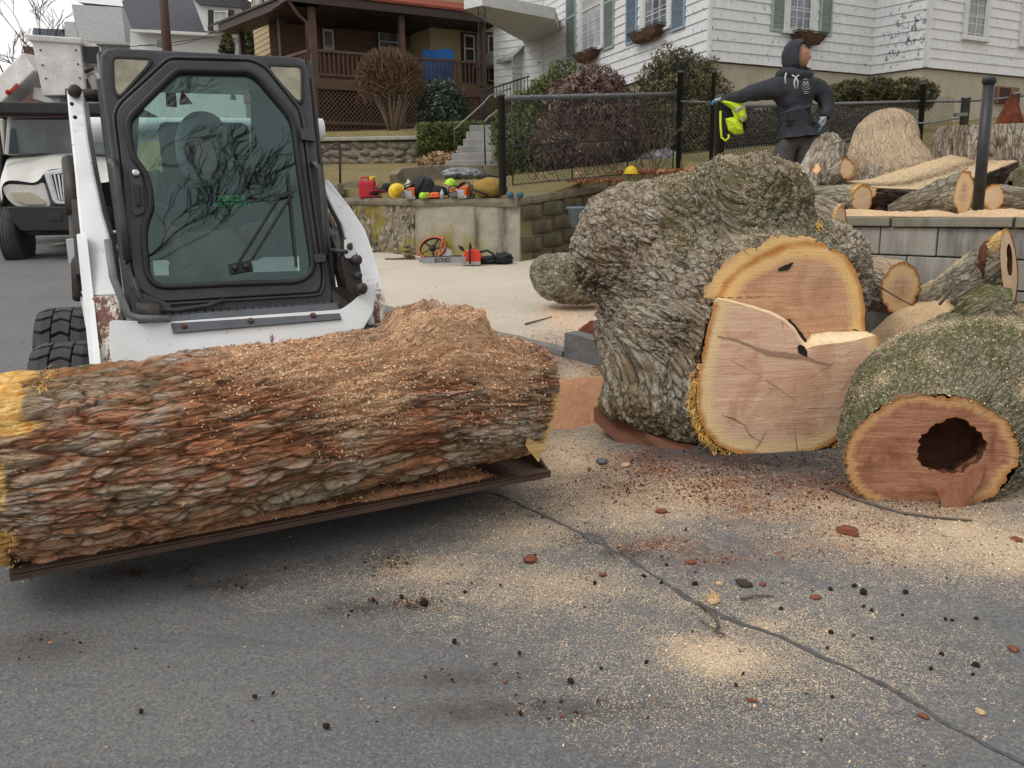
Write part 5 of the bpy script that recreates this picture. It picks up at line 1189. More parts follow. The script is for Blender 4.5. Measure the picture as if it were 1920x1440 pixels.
# ================================================================ smaller logs
def LG(lab, pts, mat, wood=MW_SM, **kw): return make_log('log', lab, [PR(*q_) for q_ in pts], mat, wood, **kw)
LG('short fat log with deeply furrowed bark lying on the pavement left of the giant trunk', [(994, 508, 9.1, 10), (1003, 512, 9.1, 30), (1025, 518, 9.05, 43), (1060, 523, 9.0, 49), (1130, 520, 9.0, 50)], MB_OLIVE, sc=9, asp=.6, amp=.035, capA=False, res=.014, seed=11)
LG('grey furrowed log wedged behind the giant trunk, by the cinder blocks', [(1450, 430, 6.3, 60), (1520, 455, 6.1, 84), (1572, 462, 5.9, 72)], MB_GREY, nB=(.8, -.5, 0), sc=14, asp=.25, seed=12, tornf=lambda V, up, s, th: sstep(.93, .99, s)*.8)
LG('short log cut to a half round, its pink face beside the giant trunk', [(1590, 540, 6.2, 52), (1640, 532, 5.9, 50), (1688, 540, 5.55, 50)], MB_GREY, MW_BIG, nB=(.45, -.9, .02), dust=.9, seed=13, low=.1)
LG('sawdust covered log in front of the cinder block wall', [(1700, 590, 5.9, 36), (1770, 565, 5.6, 44), (1850, 545, 5.5, 40)], MB_OLIVE, dust=.95, seed=14)
fh = Vector((.72, -.62, .12)).normalized(); q6 = PR(1893, 500, 4.95, 62)
LG('pale log with a black hollow heart, propped up at the right edge', [(1735, 588, 5.7, 34), (1790, 560, 5.45, 52), (1850, 525, 5.2, 60), (1893, 502, 4.95, 62)], MB_OLIVE, MW_SM, nB=fh, ecc=.92, seed=15, sc=12, hole=(1, P(1895, 487, 4.93), lambda f_: .062+.03*abs(math.sin(f_*2*math.pi)), .16), tornf=lambda V, up, s, th: .9*sstep(.8, .95, s+.15*fbm(V*5, 3, 3))*sstep(.1, .7, up), dustf=lambda V, up, s, th: .75*sstep(.2, .8, up)*sstep(.85, .5, s))
LG('stubby moss covered branch stump on the mossy hollow log', [(1790, 600, 4.75, 20), (1815, 590, 4.7, 38), (1850, 577, 4.7, 45), (1893, 580, 4.7, 38)], MB_OLIVE, MW_ROT, nB=(.9, -.4, 0), moss=1, seed=16, sc=22)
# pile on the yard
LG('leaning chunky log topped with sawdust, right behind the worker', [(1528, 375, 7.7, 40), (1545, 320, 7.8, 42), (1556, 275, 7.9, 33), (1558, 256, 7.95, 14)], MB_GREY, dust=.9, capB=False, seed=21, sc=12)
LG('thin log with a small round cut end beside the leaning log', [(1515, 372, 7.4, 14), (1550, 342, 7.2, 17), (1588, 316, 7.0, 17.5)], MB_GREY, nB=(.35, -.93, .1), seed=22, sc=16, asp=.2)
LG('tall rounded stump blanketed in pale sawdust, tallest in the yard pile', [(1672, 350, 8.1, 90), (1662, 315, 8.1, 82), (1655, 280, 8.1, 62), (1656, 250, 8.2, 56), (1656, 225, 8.2, 46), (1656, 208, 8.2, 20)], MB_GREY, dustf=lambda V, up, s, th: np.clip(.82+.7*fbm(V*5, 3, 4)+.3*up+.2*np.cos(th), 0, 1), capB=False, seed=23, sc=12)
def flat(s, th):
    y = np.sin(th+.25); return np.where(y > .22, .22/np.maximum(y, .22)-1, 0)
LG('dark barked slab log with a long flat sawn top sloping up to the right', [(1612, 352, 7.0, 34), (1680, 356, 7.1, 56), (1750, 338, 7.3, 62), (1850, 303, 7.6, 54)], MB_DARK, MW_SM, profile=flat, dustf=lambda V, up, s, th: sstep(.17, .24, np.sin(th+.25))*1.0, seed=24, low=.02, nA=(-.9, -.5, 0), ecc=1.15)
LG('horizontal log with a round ringed cut face on top of the block wall', [(1500, 372, 7.2, 22), (1560, 372, 7.0, 24), (1617, 373, 6.75, 26)], MB_OLIVE, nB=(.42, -.9, .03), seed=25, sc=14, asp=.2, tornf=lambda V, up, s, th: .8*sstep(.86, .96, s+.1*fbm(V*8, 2, 2))*sstep(.2, .8, up))
LG('furrowed log whose broad pink cut end faces the black steel post', [(1668, 398, 6.9, 12), (1700, 388, 6.85, 20), (1750, 376, 6.8, 29), (1808, 362, 6.6, 36)], MB_OLIVE, MW_BIG, nB=(.55, -.83, .05), seed=26, sc=12, asp=.25, ecc=.9)
LG('massive grey stump with deep vertical furrows at the back right', [(1890, 400, 7.9, 128), (1888, 300, 7.9, 124), (1886, 250, 7.9, 116), (1886, 234, 7.9, 110)], MB_GREY, MW_ROT, seed=27, sc=6.5, asp=.22, amp=.06, low=.07, nB=(0, -.05, 1))
LG('grey plated log at the right edge on top of the block wall', [(1960, 378, 6.2, 20), (1900, 374, 6.25, 24), (1862, 370, 6.3, 25)], MB_GREY, nB=(-.97, -.2, 0), seed=28, sc=14, asp=.22, dust=.3)
LG('round mossy log end poking in at the right edge of the yard pile', [(1990, 340, 6.9, 50), (1925, 342, 6.8, 36), (1900, 345, 6.8, 22), (1893, 347, 6.8, 8)], MB_OLIVE, moss=1, capB=False, seed=29)
LG('narrow log in shadow under the sawn slab', [(1640, 392, 7.0, 14), (1700, 388, 7.0, 20), (1760, 380, 7.1, 20)], MB_DARK, seed=30)
LG('half buried mossy log at the far right end of the kerb', [(1885, 690, 4.5, 60), (1960, 700, 4.5, 80), (2060, 720, 4.6, 80)], MB_OLIVE, moss=.7, dust=.4, seed=31)
LG('split bark wedge between the worker and the leaning log', [(1518, 372, 7.1, 10), (1527, 340, 7.15, 12), (1532, 316, 7.2, 9)], MB_GREY, nB=(0, -.6, .8), seed=32)
# red rotten wood
def jag(name, lab, cat, c, r, h, mat, sd, n=40, m_=14):
    V = []; F = []
    for j in range(m_+1):
        for i in range(n):
            a = 2*math.pi*i/n; f_ = j/m_; rr = r*(1-f_**1.5*.85)*(1+.25*mnoise.noise(Vector((math.cos(a)*2, math.sin(a)*2, sd)))+.12*mnoise.noise(Vector((math.cos(a)*7, math.sin(a)*7, f_*2+sd))))
            V.append(Vector(c)+Vector((math.cos(a)*rr, math.sin(a)*rr*.8, h*f_*(1+.35*mnoise.noise(Vector((math.cos(a)*2.5, math.sin(a)*2.5, sd+5)))*f_))))
    for j in range(m_):
        for i in range(n): F.append((j*n+i, j*n+(i+1) % n, (j+1)*n+(i+1) % n, (j+1)*n+i))
    F.append(tuple(m_*n+i for i in range(n))); o = mkobj(name, V, F, mat, smooth=True); return props(o, lab, cat)
jag('rotten_wood', 'pointed dark red rotten wood on top of the massive grey stump', 'rotten wood', P(1893, 240, 7.8), .12, .26, M_ROT, 2)
def mound(name, lab, c, r, h, mat, sd, cat='sawdust', n=44, m_=12, sq=1.0):
    V = []; F = []; c = Vector(c)
    for j in range(m_+1):
        f_ = j/m_
        for i in range(n):
            a = 2*math.pi*i/n; rr = r*f_*(1+.35*mnoise.noise(Vector((math.cos(a)*1.5, math.sin(a)*1.5, sd)))); x, y = math.cos(a)*rr, math.sin(a)*rr*sq
            z = h*math.cos(f_*math.pi/2)**.9*(1+.5/(1+h*8)*mnoise.noise(Vector((x*9, y*9, sd))))+.02*mnoise.noise(Vector((x*30, y*30, sd)))*(1-f_); V.append(c+Vector((x, y, z-.035*f_**4)))
    for j in range(m_):
        for i in range(n): F.append((j*n+i, j*n+(i+1) % n, (j+1)*n+(i+1) % n, (j+1)*n+i))
    o = mkobj(name, V, F, mat, smooth=True); o['kind'] = 'stuff'; o['label'] = lab; return o
p_ = PGF(1118, 640); mound('rotten_wood_pile', 'dark red crumbled rot heaped behind the grey kerb stone', (p_.x+.12, p_.y+.1, p_.z+.02), .34, .17, M_ROT, 3)
mound('sawdust_pile', 'orange sawdust heaped between the carried log and the trunk', PG(1085, 745), .55, .07, M_DUSTR, 4, sq=1.4)
mound('sawdust_pile', 'small heap of yellow chips at the foot of the black post', (P(1828, 396, 6.0).x, 6.0, 1.26), .13, .05, M_DUST, 5); mound('sawdust_pile', 'pale sawdust heap between the logs at right', P(1765, 592, 5.35)-Vector((0, 0, .38)), .62, .47, M_DUST, 6)
# sawdust sheet on top of the cap of the block wall and on the yard pile
V = []; F = []; nx, ny = 160, 14
for j in range(ny+1):
    for i in range(nx+1):
        u_ = WLn*.9*i/nx; o_ = -.30+.30*j/ny; p = Vector((WR0.x, WR0.y, 0))+wd*u_+wn*(o_-.0+.02*mnoise.noise(Vector((u_*6, 0, 0)))); e = min(1, (ny-j)/3); p.z = ZT+.070+e*(.028+.03*mnoise.noise(p*4)+.012*mnoise.noise(p*18)); V.append(p)
for j in range(ny):
    for i in range(nx): a = j*(nx+1)+i; F.append((a, a+1, a+nx+2, a+nx+1))
o = mkobj('sawdust_layer', V, F, M_DUST, smooth=True); o['kind'] = 'stuff'; o['label'] = 'sawdust spilled along the cap of the block wall'
V = []; F = []
for j in range(41):
    for i in range(61):
        x = 2.35+i*.07; y = 5.3+j*.09
        if y < WR0.y+.25 and x < xl(y)+.25: x = xl(y)+.25+i*.02
        V.append((x, y, yz(x, y)+.02+.03*mnoise.noise(Vector((x*2, y*2, 0)))+.02*mnoise.noise(Vector((x*8, y*8, 0)))))
for j in range(40):
    for i in range(60): a = j*61+i; F.append((a, a+1, a+62, a+61))
o = mkobj('sawdust_layer', V, F, M_DUST, smooth=True); o['kind'] = 'stuff'; o['label'] = 'deep sawdust under the pile of logs in the yard'
# ================================================================ skid steer loader
class Pl:
    def __init__(s, p0, n): s.p0 = Vector(p0); s.n = Vector(n).normalized()
    def __call__(s, px, py, o=0): return plane_pt(px, py, s.p0+s.n*o, s.n)
    def poly(s, pts, o=0): return [s(*p[:2], o) for p in pts]
def radial(poly, c, n=96):
    P_ = [(x-c[0], y-c[1]) for x, y in poly]; out = []
    for k in range(n):
        a = 2*math.pi*(k+.5)/n; dx, dy = math.cos(a), math.sin(a); best = 0
        for (x0, y0), (x1, y1) in zip(P_, P_[1:]+P_[:1]):
            ex, ey = x1-x0, y1-y0; den = dx*ey-dy*ex
            if abs(den) < 1e-9: continue
            t_ = (x0*ey-y0*ex)/den; s_ = (x0*dy-y0*dx)/den
            if t_ > 0 and -1e-6 <= s_ <= 1+1e-6: best = max(best, t_)
        out.append((c[0]+dx*best, c[1]+dy*best))
    return out
def roundpoly(poly, r=6, k=4):
    out = []; n = len(poly)
    for i in range(n):
        p = Vector(poly[i]); a = Vector(poly[i-1]); b = Vector(poly[(i+1) % n]); da = (a-p); db = (b-p); rr = min(r, da.length*.45, db.length*.45)
        A = p+da.normalized()*rr; B = p+db.normalized()*rr
        for j in range(k+1): t_ = j/k; out.append(tuple(A*(1-t_)**2+p*2*t_*(1-t_)+B*t_*t_))
    return out
def offs(poly, d):
    n = len(poly); out = []; ar = sum(poly[i][0]*poly[(i+1) % n][1]-poly[(i+1) % n][0]*poly[i][1] for i in range(n)); sg = 1 if ar > 0 else -1
    for i in range(n):
        a = Vector(poly[i-1]); p = Vector(poly[i]); b = Vector(poly[(i+1) % n]); e1_ = (p-a); e2_ = (b-p)
        if e1_.length < 1e-6 or e2_.length < 1e-6: out.append(tuple(p)); continue
        e1_.normalize(); e2_.normalize(); n1 = Vector((e1_.y, -e1_.x))*sg; n2 = Vector((e2_.y, -e2_.x))*sg; m_ = (n1+n2); m_ = m_/max(.5, m_.length_squared/2) ; out.append(tuple(p+m_*d))
    return out
YAW = math.radians(19); E1 = Vector((math.cos(YAW), math.sin(YAW), 0)); E2 = Vector((-math.sin(YAW), math.cos(YAW), 0)); LEAN = math.radians(11)
nC = (-E2*math.cos(LEAN)+UP*math.sin(LEAN)); CB = Pl(P(430, 590, 3.92), nC)
t = NT('cab_black'); M_CAB = t.out(t.mix(t.ramp(t.noise(5, 6, .7), [(.4, 0), (.65, 1)]), (.022, .023, .027), (.040, .041, .046)), t.ramp(t.noise(12, 5, .7), [(.3, .36), (.7, .6)]), t.bump(t.noise(120, 4), .12, .002), spec=.5)
t = NT('loader_white'); w1 = t.mix(t.ramp(t.noise(3, 5, .6), [(.35, 0), (.65, 1)]), (.72, .73, .74), (.60, .61, .61)); rs1 = t.noise(7, 7, .75, t.co('Object', (1.2, 1.2, .45)))
w1 = t.mix(t.ramp(rs1, [(.615, 0), (.64, 1)]), w1, (.16, .07, .04)); w1 = t.mix(t.ramp(t.noise(28, 6, .8), [(.62, 0), (.68, .8)]), w1, (.30, .22, .13))
M_LW = t.out(w1, .45, t.bump(rs1, .15, .004), spec=.5)
t = NT('rusted_white'); rs1 = t.noise(9, 7, .8, t.co('Object', (2.2, 2.2, .3))); w1 = t.mix(t.ramp(rs1, [(.47, 0), (.52, 1)]), (.62, .60, .55), (.13, .045, .03)); w1 = t.mix(t.ramp(t.noise(20, 5, .8), [(.55, 0), (.6, .8)]), w1, (.48, .40, .28)); M_LWR = t.out(w1, .6, t.bump(rs1, .4, .006), spec=.4)
M_RUB = simple('rubber_seal', (.012, .012, .013), .55, (.02, .02, .02)); M_STEEL = simple('grey_steel_plate', (.105, .115, .13), .5, (.075, .08, .09), 6, metal=.3); M_BOLT = simple('rusty_bolt', (.10, .05, .035), .7); M_DKST = simple('greasy_steel', (.045, .04, .038), .55, (.08, .07, .065), 12, metal=.5)
M_HOSE = simple('hose', (.035, .037, .04), .5)
t = NT('lens'); M_LENS = t.out(t.mix(t.ramp(t.noise(14, 2, .5), [(.4, 0), (.6, 1)]), (.38, .35, .25), (.27, .25, .175)), .25, t.bump(t.math('SINE', t.math('MULTIPLY', t.sep(t.co('Object'))[0] if False else t.noise(1, 0), 1)), 0, .001), spec=.6)
gm_ = bpy.data.materials.new('cab_glass'); gm_.use_nodes = True; n_ = gm_.node_tree; n_.nodes.clear(); o_ = n_.nodes.new('ShaderNodeOutputMaterial'); tr_ = n_.nodes.new('ShaderNodeBsdfTransparent'); tr_.inputs[0].default_value = (.66, .80, .78, 1); gl_ = n_.nodes.new('ShaderNodeBsdfGlossy'); gl_.inputs['Roughness'].default_value = .015; gl_.inputs['Color'].default_value = (.8, .95, .95, 1); fz = n_.nodes.new('ShaderNodeFresnel'); fz.inputs[0].default_value = 1.52
ad_ = n_.nodes.new('ShaderNodeMath'); ad_.operation = 'MULTIPLY_ADD'; ad_.inputs[1].default_value = 1.1; ad_.inputs[2].default_value = .0; mx_ = n_.nodes.new('ShaderNodeMixShader'); n_.links.new(fz.outputs[0], ad_.inputs[0]); n_.links.new(ad_.outputs[0], mx_.inputs[0]); n_.links.new(tr_.outputs[0], mx_.inputs[1]); n_.links.new(gl_.outputs[0], mx_.inputs[2]); n_.links.new(mx_.outputs[0], o_.inputs[0])
nz_ = n_.nodes.new('ShaderNodeTexNoise'); nz_.inputs['Scale'].default_value = 1.6; tcx = n_.nodes.new('ShaderNodeTexCoord'); n_.links.new(tcx.outputs['Object'], nz_.inputs['Vector']); bpn = n_.nodes.new('ShaderNodeBump'); bpn.inputs['Strength'].default_value = .12; bpn.inputs['Distance'].default_value = .05; n_.links.new(nz_.outputs['Fac'], bpn.inputs['Height']); n_.links.new(bpn.outputs[0], gl_.inputs['Normal'])
M_GLASS = gm_
base_ = CB(430, 590)-E2*0; LD = thing('skid_steer_loader', 'white and black skid steer loader with a glass fronted cab, lifting the long log', 'loader', (base_.x, base_.y+.6, gz(0, 4)))
ctr = (420, 335)
OUT = [(187, 97), (200, 88), (560, 106), (577, 118), (580, 150), (600, 330), (614, 480), (628, 574), (252, 590), (243, 520), (224, 400), (202, 250), (188, 150)]
GL = [(333, 135), (465, 138), (482, 148), (540, 217), (548, 240), (562, 350), (584, 500), (575, 516), (555, 524), (452, 527), (305, 534), (288, 526), (279, 510), (273, 440), (277, 415), (287, 392), (286, 362), (277, 322), (253, 292), (247, 262), (243, 232), (248, 220)]
DO = [(318, 112), (470, 116), (496, 128), (560, 208), (566, 240), (578, 340), (604, 520), (600, 548), (300, 566), (262, 545), (248, 500), (238, 420), (226, 290), (217, 215), (226, 196)]
ro_ = radial(roundpoly(OUT, 14, 4), ctr, 140); rg_ = radial(roundpoly(GL, 12, 4), ctr, 140); rd_ = radial(roundpoly(DO, 10, 4), ctr, 140)
rg1 = radial(roundpoly(offs(GL, 9), 14, 4), ctr, 140); rdi = radial(roundpoly(offs(DO, -3), 10, 4), ctr, 140)
mb = MB(); mb.ring([CB(*p) for p in ro_], [CB(*p) for p in rdi], -nC*.10); o = mb.build('cab_frame', M_CAB, LD, bevel=.012)
mb = MB(); mb.ring([CB(*p, .018) for p in rd_], [CB(*p, .018) for p in rg_], -nC*.045); door = mb.build('door', M_CAB, LD, bevel=.006)
mb = MB(); k = len(rg_)
for i in range(k): pass
mid_ = [((a[0]+b[0])/2, (a[1]+b[1])/2) for a, b in zip(rg_, rg1)]
mb.tube([CB(*p, .022) for p in mid_], .014, 8, closed=True); mb.build('gasket', M_RUB, door)
mb = MB(); mb.tube([CB(*p, .012) for p in radial(roundpoly(offs(DO, 5), 10, 4), ctr, 140)], .007, 6, closed=True); mb.build('door_lip', M_CAB, LD)
mb = MB(); mb.prism([CB(*p, .0) for p in rg1], -nC*.006); mb.build('glass', M_GLASS, door)
# roof and sides of the cab
rk = E2*1.05
mb = MB(); tl_, tr2 = CB(190, 96, -.02), CB(576, 113, -.02); 
for a_, b_ in (((190, 93), (574, 110)),): mb.prism([CB(190, 93, -.09), CB(574, 110, -.09), CB(574, 110, -.09)+rk, CB(190, 93, -.09)+rk], -UP*.06)
mb.build('roof', M_CAB, LD, bevel=.02)
for nm, a, b in (('side_screen', (189, 150), (247, 575)), ('side_screen', (580, 150), (622, 560))):
    sg = -1 if a[0] < 300 else 1; A0, B0 = CB(*a, -.09), CB(*b, -.09); dv2 = (E2*1.0+E1*.085*sg); mb = MB()
    for k in range(13): q_ = A0.lerp(B0, k/12); mb.beam(q_, q_+dv2, .012, .012)
    for k in range(15): f_ = k/14; mb.beam(A0+dv2*f_, B0+dv2*f_, .010, .014)
    mb.beam(A0, B0, .03, .03); mb.beam(A0+dv2, B0+dv2, .05, .05); o = mb.build(nm, M_CAB, LD); o['kind'] = 'stuff'
for sg, a, b in ((-1, (193, 97), (250, 585)), (1, (575, 113), (624, 570))):
    mb = MB(); A0, B0 = CB(*a, -.12), CB(*b, -.12); dv2 = E2*.12
    mb.prism([A0, A0+dv2+E1*.02*sg, B0+dv2+E1*.02*sg, B0], E1*.02*sg); mb.build('cab_post', M_CAB, LD)
# work lights
for lp in ([(214, 111), (284, 114), (224, 181), (216, 168)], [(500, 125), (563, 128), (564, 192), (554, 186)]):
    rp = roundpoly(lp, 6, 4); c_ = (sum(p[0] for p in rp)/len(rp), sum(p[1] for p in rp)/len(rp)); r1 = radial(offs(rp, 6), c_, 48); r0 = radial(rp, c_, 48)
    mb = MB(); mb.ring([CB(*p, .0) for p in r1], [CB(*p, .0) for p in r0], nC*.012); h_ = mb.build('work_light', M_RUB, LD, bevel=.003)
    mb = MB(); mb.prism([CB(*p, .001) for p in r0], nC*.006); mb.build('lens', M_LENS, h_)
    mb = MB(); x0, x1 = min(p[0] for p in lp), max(p[0] for p in lp); x = x0+3
    ys = [p[1] for p in lp]
    while x < x1-2:
        col_ = [p for p in radial(rp, c_, 90) if abs(p[0]-x) < 3.5]
        if col_:
            ya, yb = min(p[1] for p in col_)+2, max(p[1] for p in col_)-2
            if yb > ya+3: mb.beam(CB(x, ya, .0075), CB(x, yb, .0075), .002, .002)
        x += 3.2
    o = mb.build('lens_ribs', M_LENS, h_); o['kind'] = 'stuff'
# handle, wiper, hinges, grab bars
mb = MB(); mb.prism(CB.poly(roundpoly([(242, 318), (262, 318), (268, 340), (272, 400), (252, 408), (246, 390)], 8, 4), .018), nC*.012); hd = mb.build('door_handle', M_CAB, door, bevel=.003)
mb = MB(); mb.prism(CB.poly([(251, 346), (262, 346), (265, 385), (256, 388)], .031), nC*.014); mb.build('lever', M_RUB, door, bevel=.003)
mb = MB(); mb.lathe([(.017, 0), (.017, .01), (.012, .014)], CB(255, 325, .03), 16, frame(nC)); mb.build('lock', simple('chrome_lock', (.6, .6, .6), .25, metal=1), door)
wp = thing('tmp', None, None); bpy.data.objects.remove(wp)
mb = MB()
for a, b in (((440, 503), (527, 363)), ((463, 500), (548, 362))):
    A0, B0 = CB(*a, .035), CB(*b, .045); mb.beam(A0, B0, .009, .007, nC)
mb.beam(CB(524, 366, .045), CB(552, 361, .045), .012, .01, nC); mb.beam(CB(430, 505, .02), CB(472, 497, .02), .045, .02, nC)
for c in ((441, 503), (462, 500)): mb.lathe([(.014, 0), (.014, .02), (.008, .026)], CB(*c, .026), 12, frame(nC))
wpr = mb.build('wiper', M_RUB, door); mb = MB(); mb.beam(CB(540, 325, .03), CB(556, 500, .026), .012, .018, nC); mb.build('wiper_blade', M_RUB, wpr)
mb = MB(); mb.prism(CB.poly([(588, 478), (610, 476), (611, 492), (590, 494)], .02), nC*.025); mb.build('hinge', M_CAB, LD, bevel=.003)
mb = MB(); mb.prism(CB.poly([(562, 243), (588, 246), (590, 268), (565, 264)], .02), nC*.025); mb.build('hinge', M_CAB, LD, bevel=.003)
mb = MB(); mb.tube([CB(*p) for p in ((585, 307, .01), (590, 306, .05), (599, 316, .06), (607, 400, .06), (612, 470, .05), (610, 486, .0))], .013, 10); mb.build('grab_bar', M_CAB, LD)
mb = MB(); mb.tube([CB(*p) for p in ((209, 303, .0), (212, 306, .04), (218, 320, .05), (230, 410, .05), (238, 485, .04), (238, 490, 0))], .017, 10); mb.build('grab_bar', M_CAB, LD)
# lower panel, step plate and white front frame
mb = MB(); mb.prism(CB.poly([(250, 572), (600, 548), (640, 545), (650, 582), (250, 612)], -.02), -nC*.05); mb.build('lower_panel', M_CAB, LD)
nS = (-E2*.75+UP*.66).normalized(); SP = Pl(CB(470, 596, .07), nS)
mb = MB(); mb.prism(SP.poly([(316, 593), (632, 569), (640, 600), (325, 626)]), nS*.008); o = mb.build('step_plate', M_STEEL, LD, bevel=.002)
mb = MB()
for k in range(22): f_ = k/21; q_ = SP(318+f_*312, 590-f_*23, .0); mb.box(q_, (.028, .012, .012), (E1, E2, UP))
mb.build('tread_edge', M_STEEL, LD)
for c in ((345, 612), (470, 602), (587, 592)): mb = MB(); mb.lathe([(.016, 0), (.016, .004), (.011, .004), (.011, .012)], SP(*c, .008), 6, frame(nS), smooth=False); mb.build('bolt', M_BOLT, LD)
nB_ = (-E2*.93+UP*.36).normalized(); FB = Pl(CB(470, 640, .10), nB_)
mb = MB(); mb.prism(FB.poly(roundpoly([(205, 600), (320, 603), (640, 580), (665, 562), (690, 535), (705, 530), (700, 585), (672, 632), (640, 700), (215, 700), (205, 660)], 8, 3)), E2*.30-UP*.12); mb.build('front_frame', M_LW, LD, bevel=.01)
mb = MB(); mb.prism(CB.poly([(243, 540), (320, 570), (318, 602), (250, 606)], .03), E2*.05); mb.build('hose_bracket', M_CAB, LD)
# arms
def arm(L_, name, mat, back, side, cut=None):
    # L_: (pxl, pyl, pxr, pyr, Y)
    mb = MB(); A_ = [P(a, b, Y) for a, b, c, d, Y in L_]; B_ = [P(c, d, Y+.02) for a, b, c, d, Y in L_]; k = len(L_)
    V = A_+B_+[p+back for p in A_]+[p+back for p in B_]; F = []
    for i in range(k-1): F += [(i, i+1, k+i+1, k+i), (2*k+i, 3*k+i, 3*k+i+1, 2*k+i+1), (i, 2*k+i, 2*k+i+1, i+1), (k+i, k+i+1, 3*k+i+1, 3*k+i)]
    F += [(0, k, 3*k, 2*k), (k-1, 3*k-1, 4*k-1, 2*k-1)]
    mb.add(V, F); return mb.build(name, mat, LD, bevel=.012)
AL = [(124, 168, 153, 168, 4.75), (128, 215, 160, 215, 4.65), (133, 262, 166, 262, 4.52), (140, 330, 178, 330, 4.35), (146, 400, 193, 400, 4.15), (150, 440, 205, 440, 4.05), (156, 500, 216, 500, 3.92), (168, 555, 222, 553, 3.80)]
arm(AL, 'lift_arm', M_LW, E2*.22-E1*.0, -1)
o = arm([(168, 556, 223, 554, 3.785), (178, 620, 230, 618, 3.70), (190, 690, 238, 690, 3.62)], 'lift_arm_foot', M_LWR, E2*.22, -1); o['label'] = 'rust streaked lower end of the arm'
mb = MB(); mb.prism([P(150, 440, 4.02), P(162, 437, 3.99), P(190, 690, 3.58), P(176, 690, 3.58)], E2*.04-E1*.02); mb.build('arm_edge_strip', M_LW, LD)
mb = MB(); mb.lathe([(.032, -.05), (.032, .03), (.02, .04)], P(140, 171, 4.72), 18, frame(-E2+E1*.2)); mb.lathe([(.034, 0), (.034, .16)], P(124, 178, 4.82), 14, frame(E1)); mb.build('arm_pivot', M_DKST, LD)
for p_ in ((135, 195, 4.66), (141, 220, 4.6)): mb = MB(); mb.lathe([(.010, 0), (.010, .012)], P(*p_), 10, frame(-E2)); mb.build('arm_hole', M_RUB, LD)
# dark strut and lift cylinder behind the left arm
mb = MB(); mb.tube([P(140, 395, 4.6), P(148, 560, 4.3)], .03, 10); mb.tube([P(132, 300, 4.75), P(141, 400, 4.58)], .045, 10); mb.beam(P(143, 380, 4.4), P(152, 520, 4.1), .04, .05); mb.build('lift_cylinder', M_DKST, LD)
mb = MB(); mb.prism([P(148, 545, 4.3), P(168, 550, 4.3), P(175, 640, 4.2), P(160, 610, 4.25)], E2*.4); mb.box(P(137, 470, 4.45), (.04, .1, .12), (E1, E2, UP)); mb.build('arm_link', M_LW, LD)
ARr = [(600, 342, 615, 335, 4.75), (618, 380, 660, 392, 4.62), (640, 422, 686, 432, 4.48), (652, 470, 702, 478, 4.34), (660, 515, 714, 520, 4.24), (668, 545, 720, 545, 4.18)]
arm(ARr, 'lift_arm', M_LW, E2*.2, 1)
o = arm([(668, 546, 720, 546, 4.165), (680, 568, 724, 572, 4.12), (690, 612, 716, 605, 4.08)], 'lift_arm_foot', M_LWR, E2*.2, 1); o['label'] = 'chipped lower end of the right arm'
mb = MB(); mb.prism([P(606, 380, 4.62), P(632, 425, 4.5), P(650, 500, 4.34), (P(668, 562, 4.2)), P(640, 560, 4.4), P(622, 470, 4.6), P(606, 420, 4.7)], E2*.03); o = mb.build('arm_inner_plate', simple('dirty_inner_white', (.33, .30, .25), .6, (.16, .13, .10), 7), LD)
# hydraulic coupler block, hoses
mb = MB(); nH = Pl(P(665, 520, 4.05), -E2); mb.prism(nH.poly(roundpoly([(645, 450), (652, 447), (664, 450), (668, 468), (676, 500), (682, 545), (676, 556), (655, 550), (646, 520), (640, 490)], 6, 3)), E2*.09); blk = mb.build('coupler_block', M_DKST, LD, bevel=.006)
mb = MB(); mb.prism(nH.poly(roundpoly([(645, 450), (652, 447), (664, 450), (668, 468), (666, 484), (646, 484)], 6, 3), .004), -E2*.01); mb.build('white_bracket', M_LW, blk)
for c, r_, l_ in (((654, 462), .018, .02), ((661, 487), .024, .05), ((664, 516), .018, .045), ((668, 540), .027, .06)):
    mb = MB(); fr2 = frame((-E2*.9+E1*.5)); mb.lathe([(r_*.8, 0), (r_*.8, l_*.4), (r_, l_*.4), (r_, l_*.85), (r_*.75, l_), (r_*.5, l_*1.02)], nH(*c, 0), 16, fr2); mb.build('coupler', M_DKST, blk)
mb = MB()
for k in range(3): mb.tube([P(616+k*6, 428+k*4, 4.4), P(622+k*4, 445, 4.3), P(640-k*2, 490+k*6, 4.15), P(652, 540+k*4, 4.15), P(655, 560, 4.2)], .012, 8)
mb.tube([P(612, 468, 4.1), P(630, 470, 4.05), P(650, 472, 4.0)], .01, 8); mb.build('hoses', M_HOSE, LD)
mb = MB(); mb.tube([CB(*p) for p in ((202, 450, .12), (212, 520, .15), (228, 560, .16), (240, 590, .15), (262, 597, .14), (318, 598, .10))], .016, 10); mb.build('steel_pipe', simple('pipe_grey', (.18, .19, .20), .5), LD)
mb = MB(); mb.tube([CB(*p) for p in ((252, 520, .06), (262, 560, .07), (280, 580, .07), (330, 582, .06), (390, 573, .05), (420, 562, .04))], .011, 8); mb.build('drain_hose', M_HOSE, LD)
mb = MB(); mb.lathe([(.05, 0), (.05, .09), (.035, .1)], CB(258, 588, .06), 16, frame(E1)); mb.build('cylinder_end', M_DKST, LD); mb = MB(); mb.prism([P(622, 540, 4.1), P(660, 545, 4.05), P(690, 560, 4.1), P(680, 590, 4.1), P(625, 585, 4.05)], E2*.12); mb.build('cylinder_end', M_DKST, LD)
mb = MB(); mb.tube([P(148, 243, 5.05), P(605, 243, 5.65)], .068, 20); mb.build('rear_cross_tube', M_LW, LD)
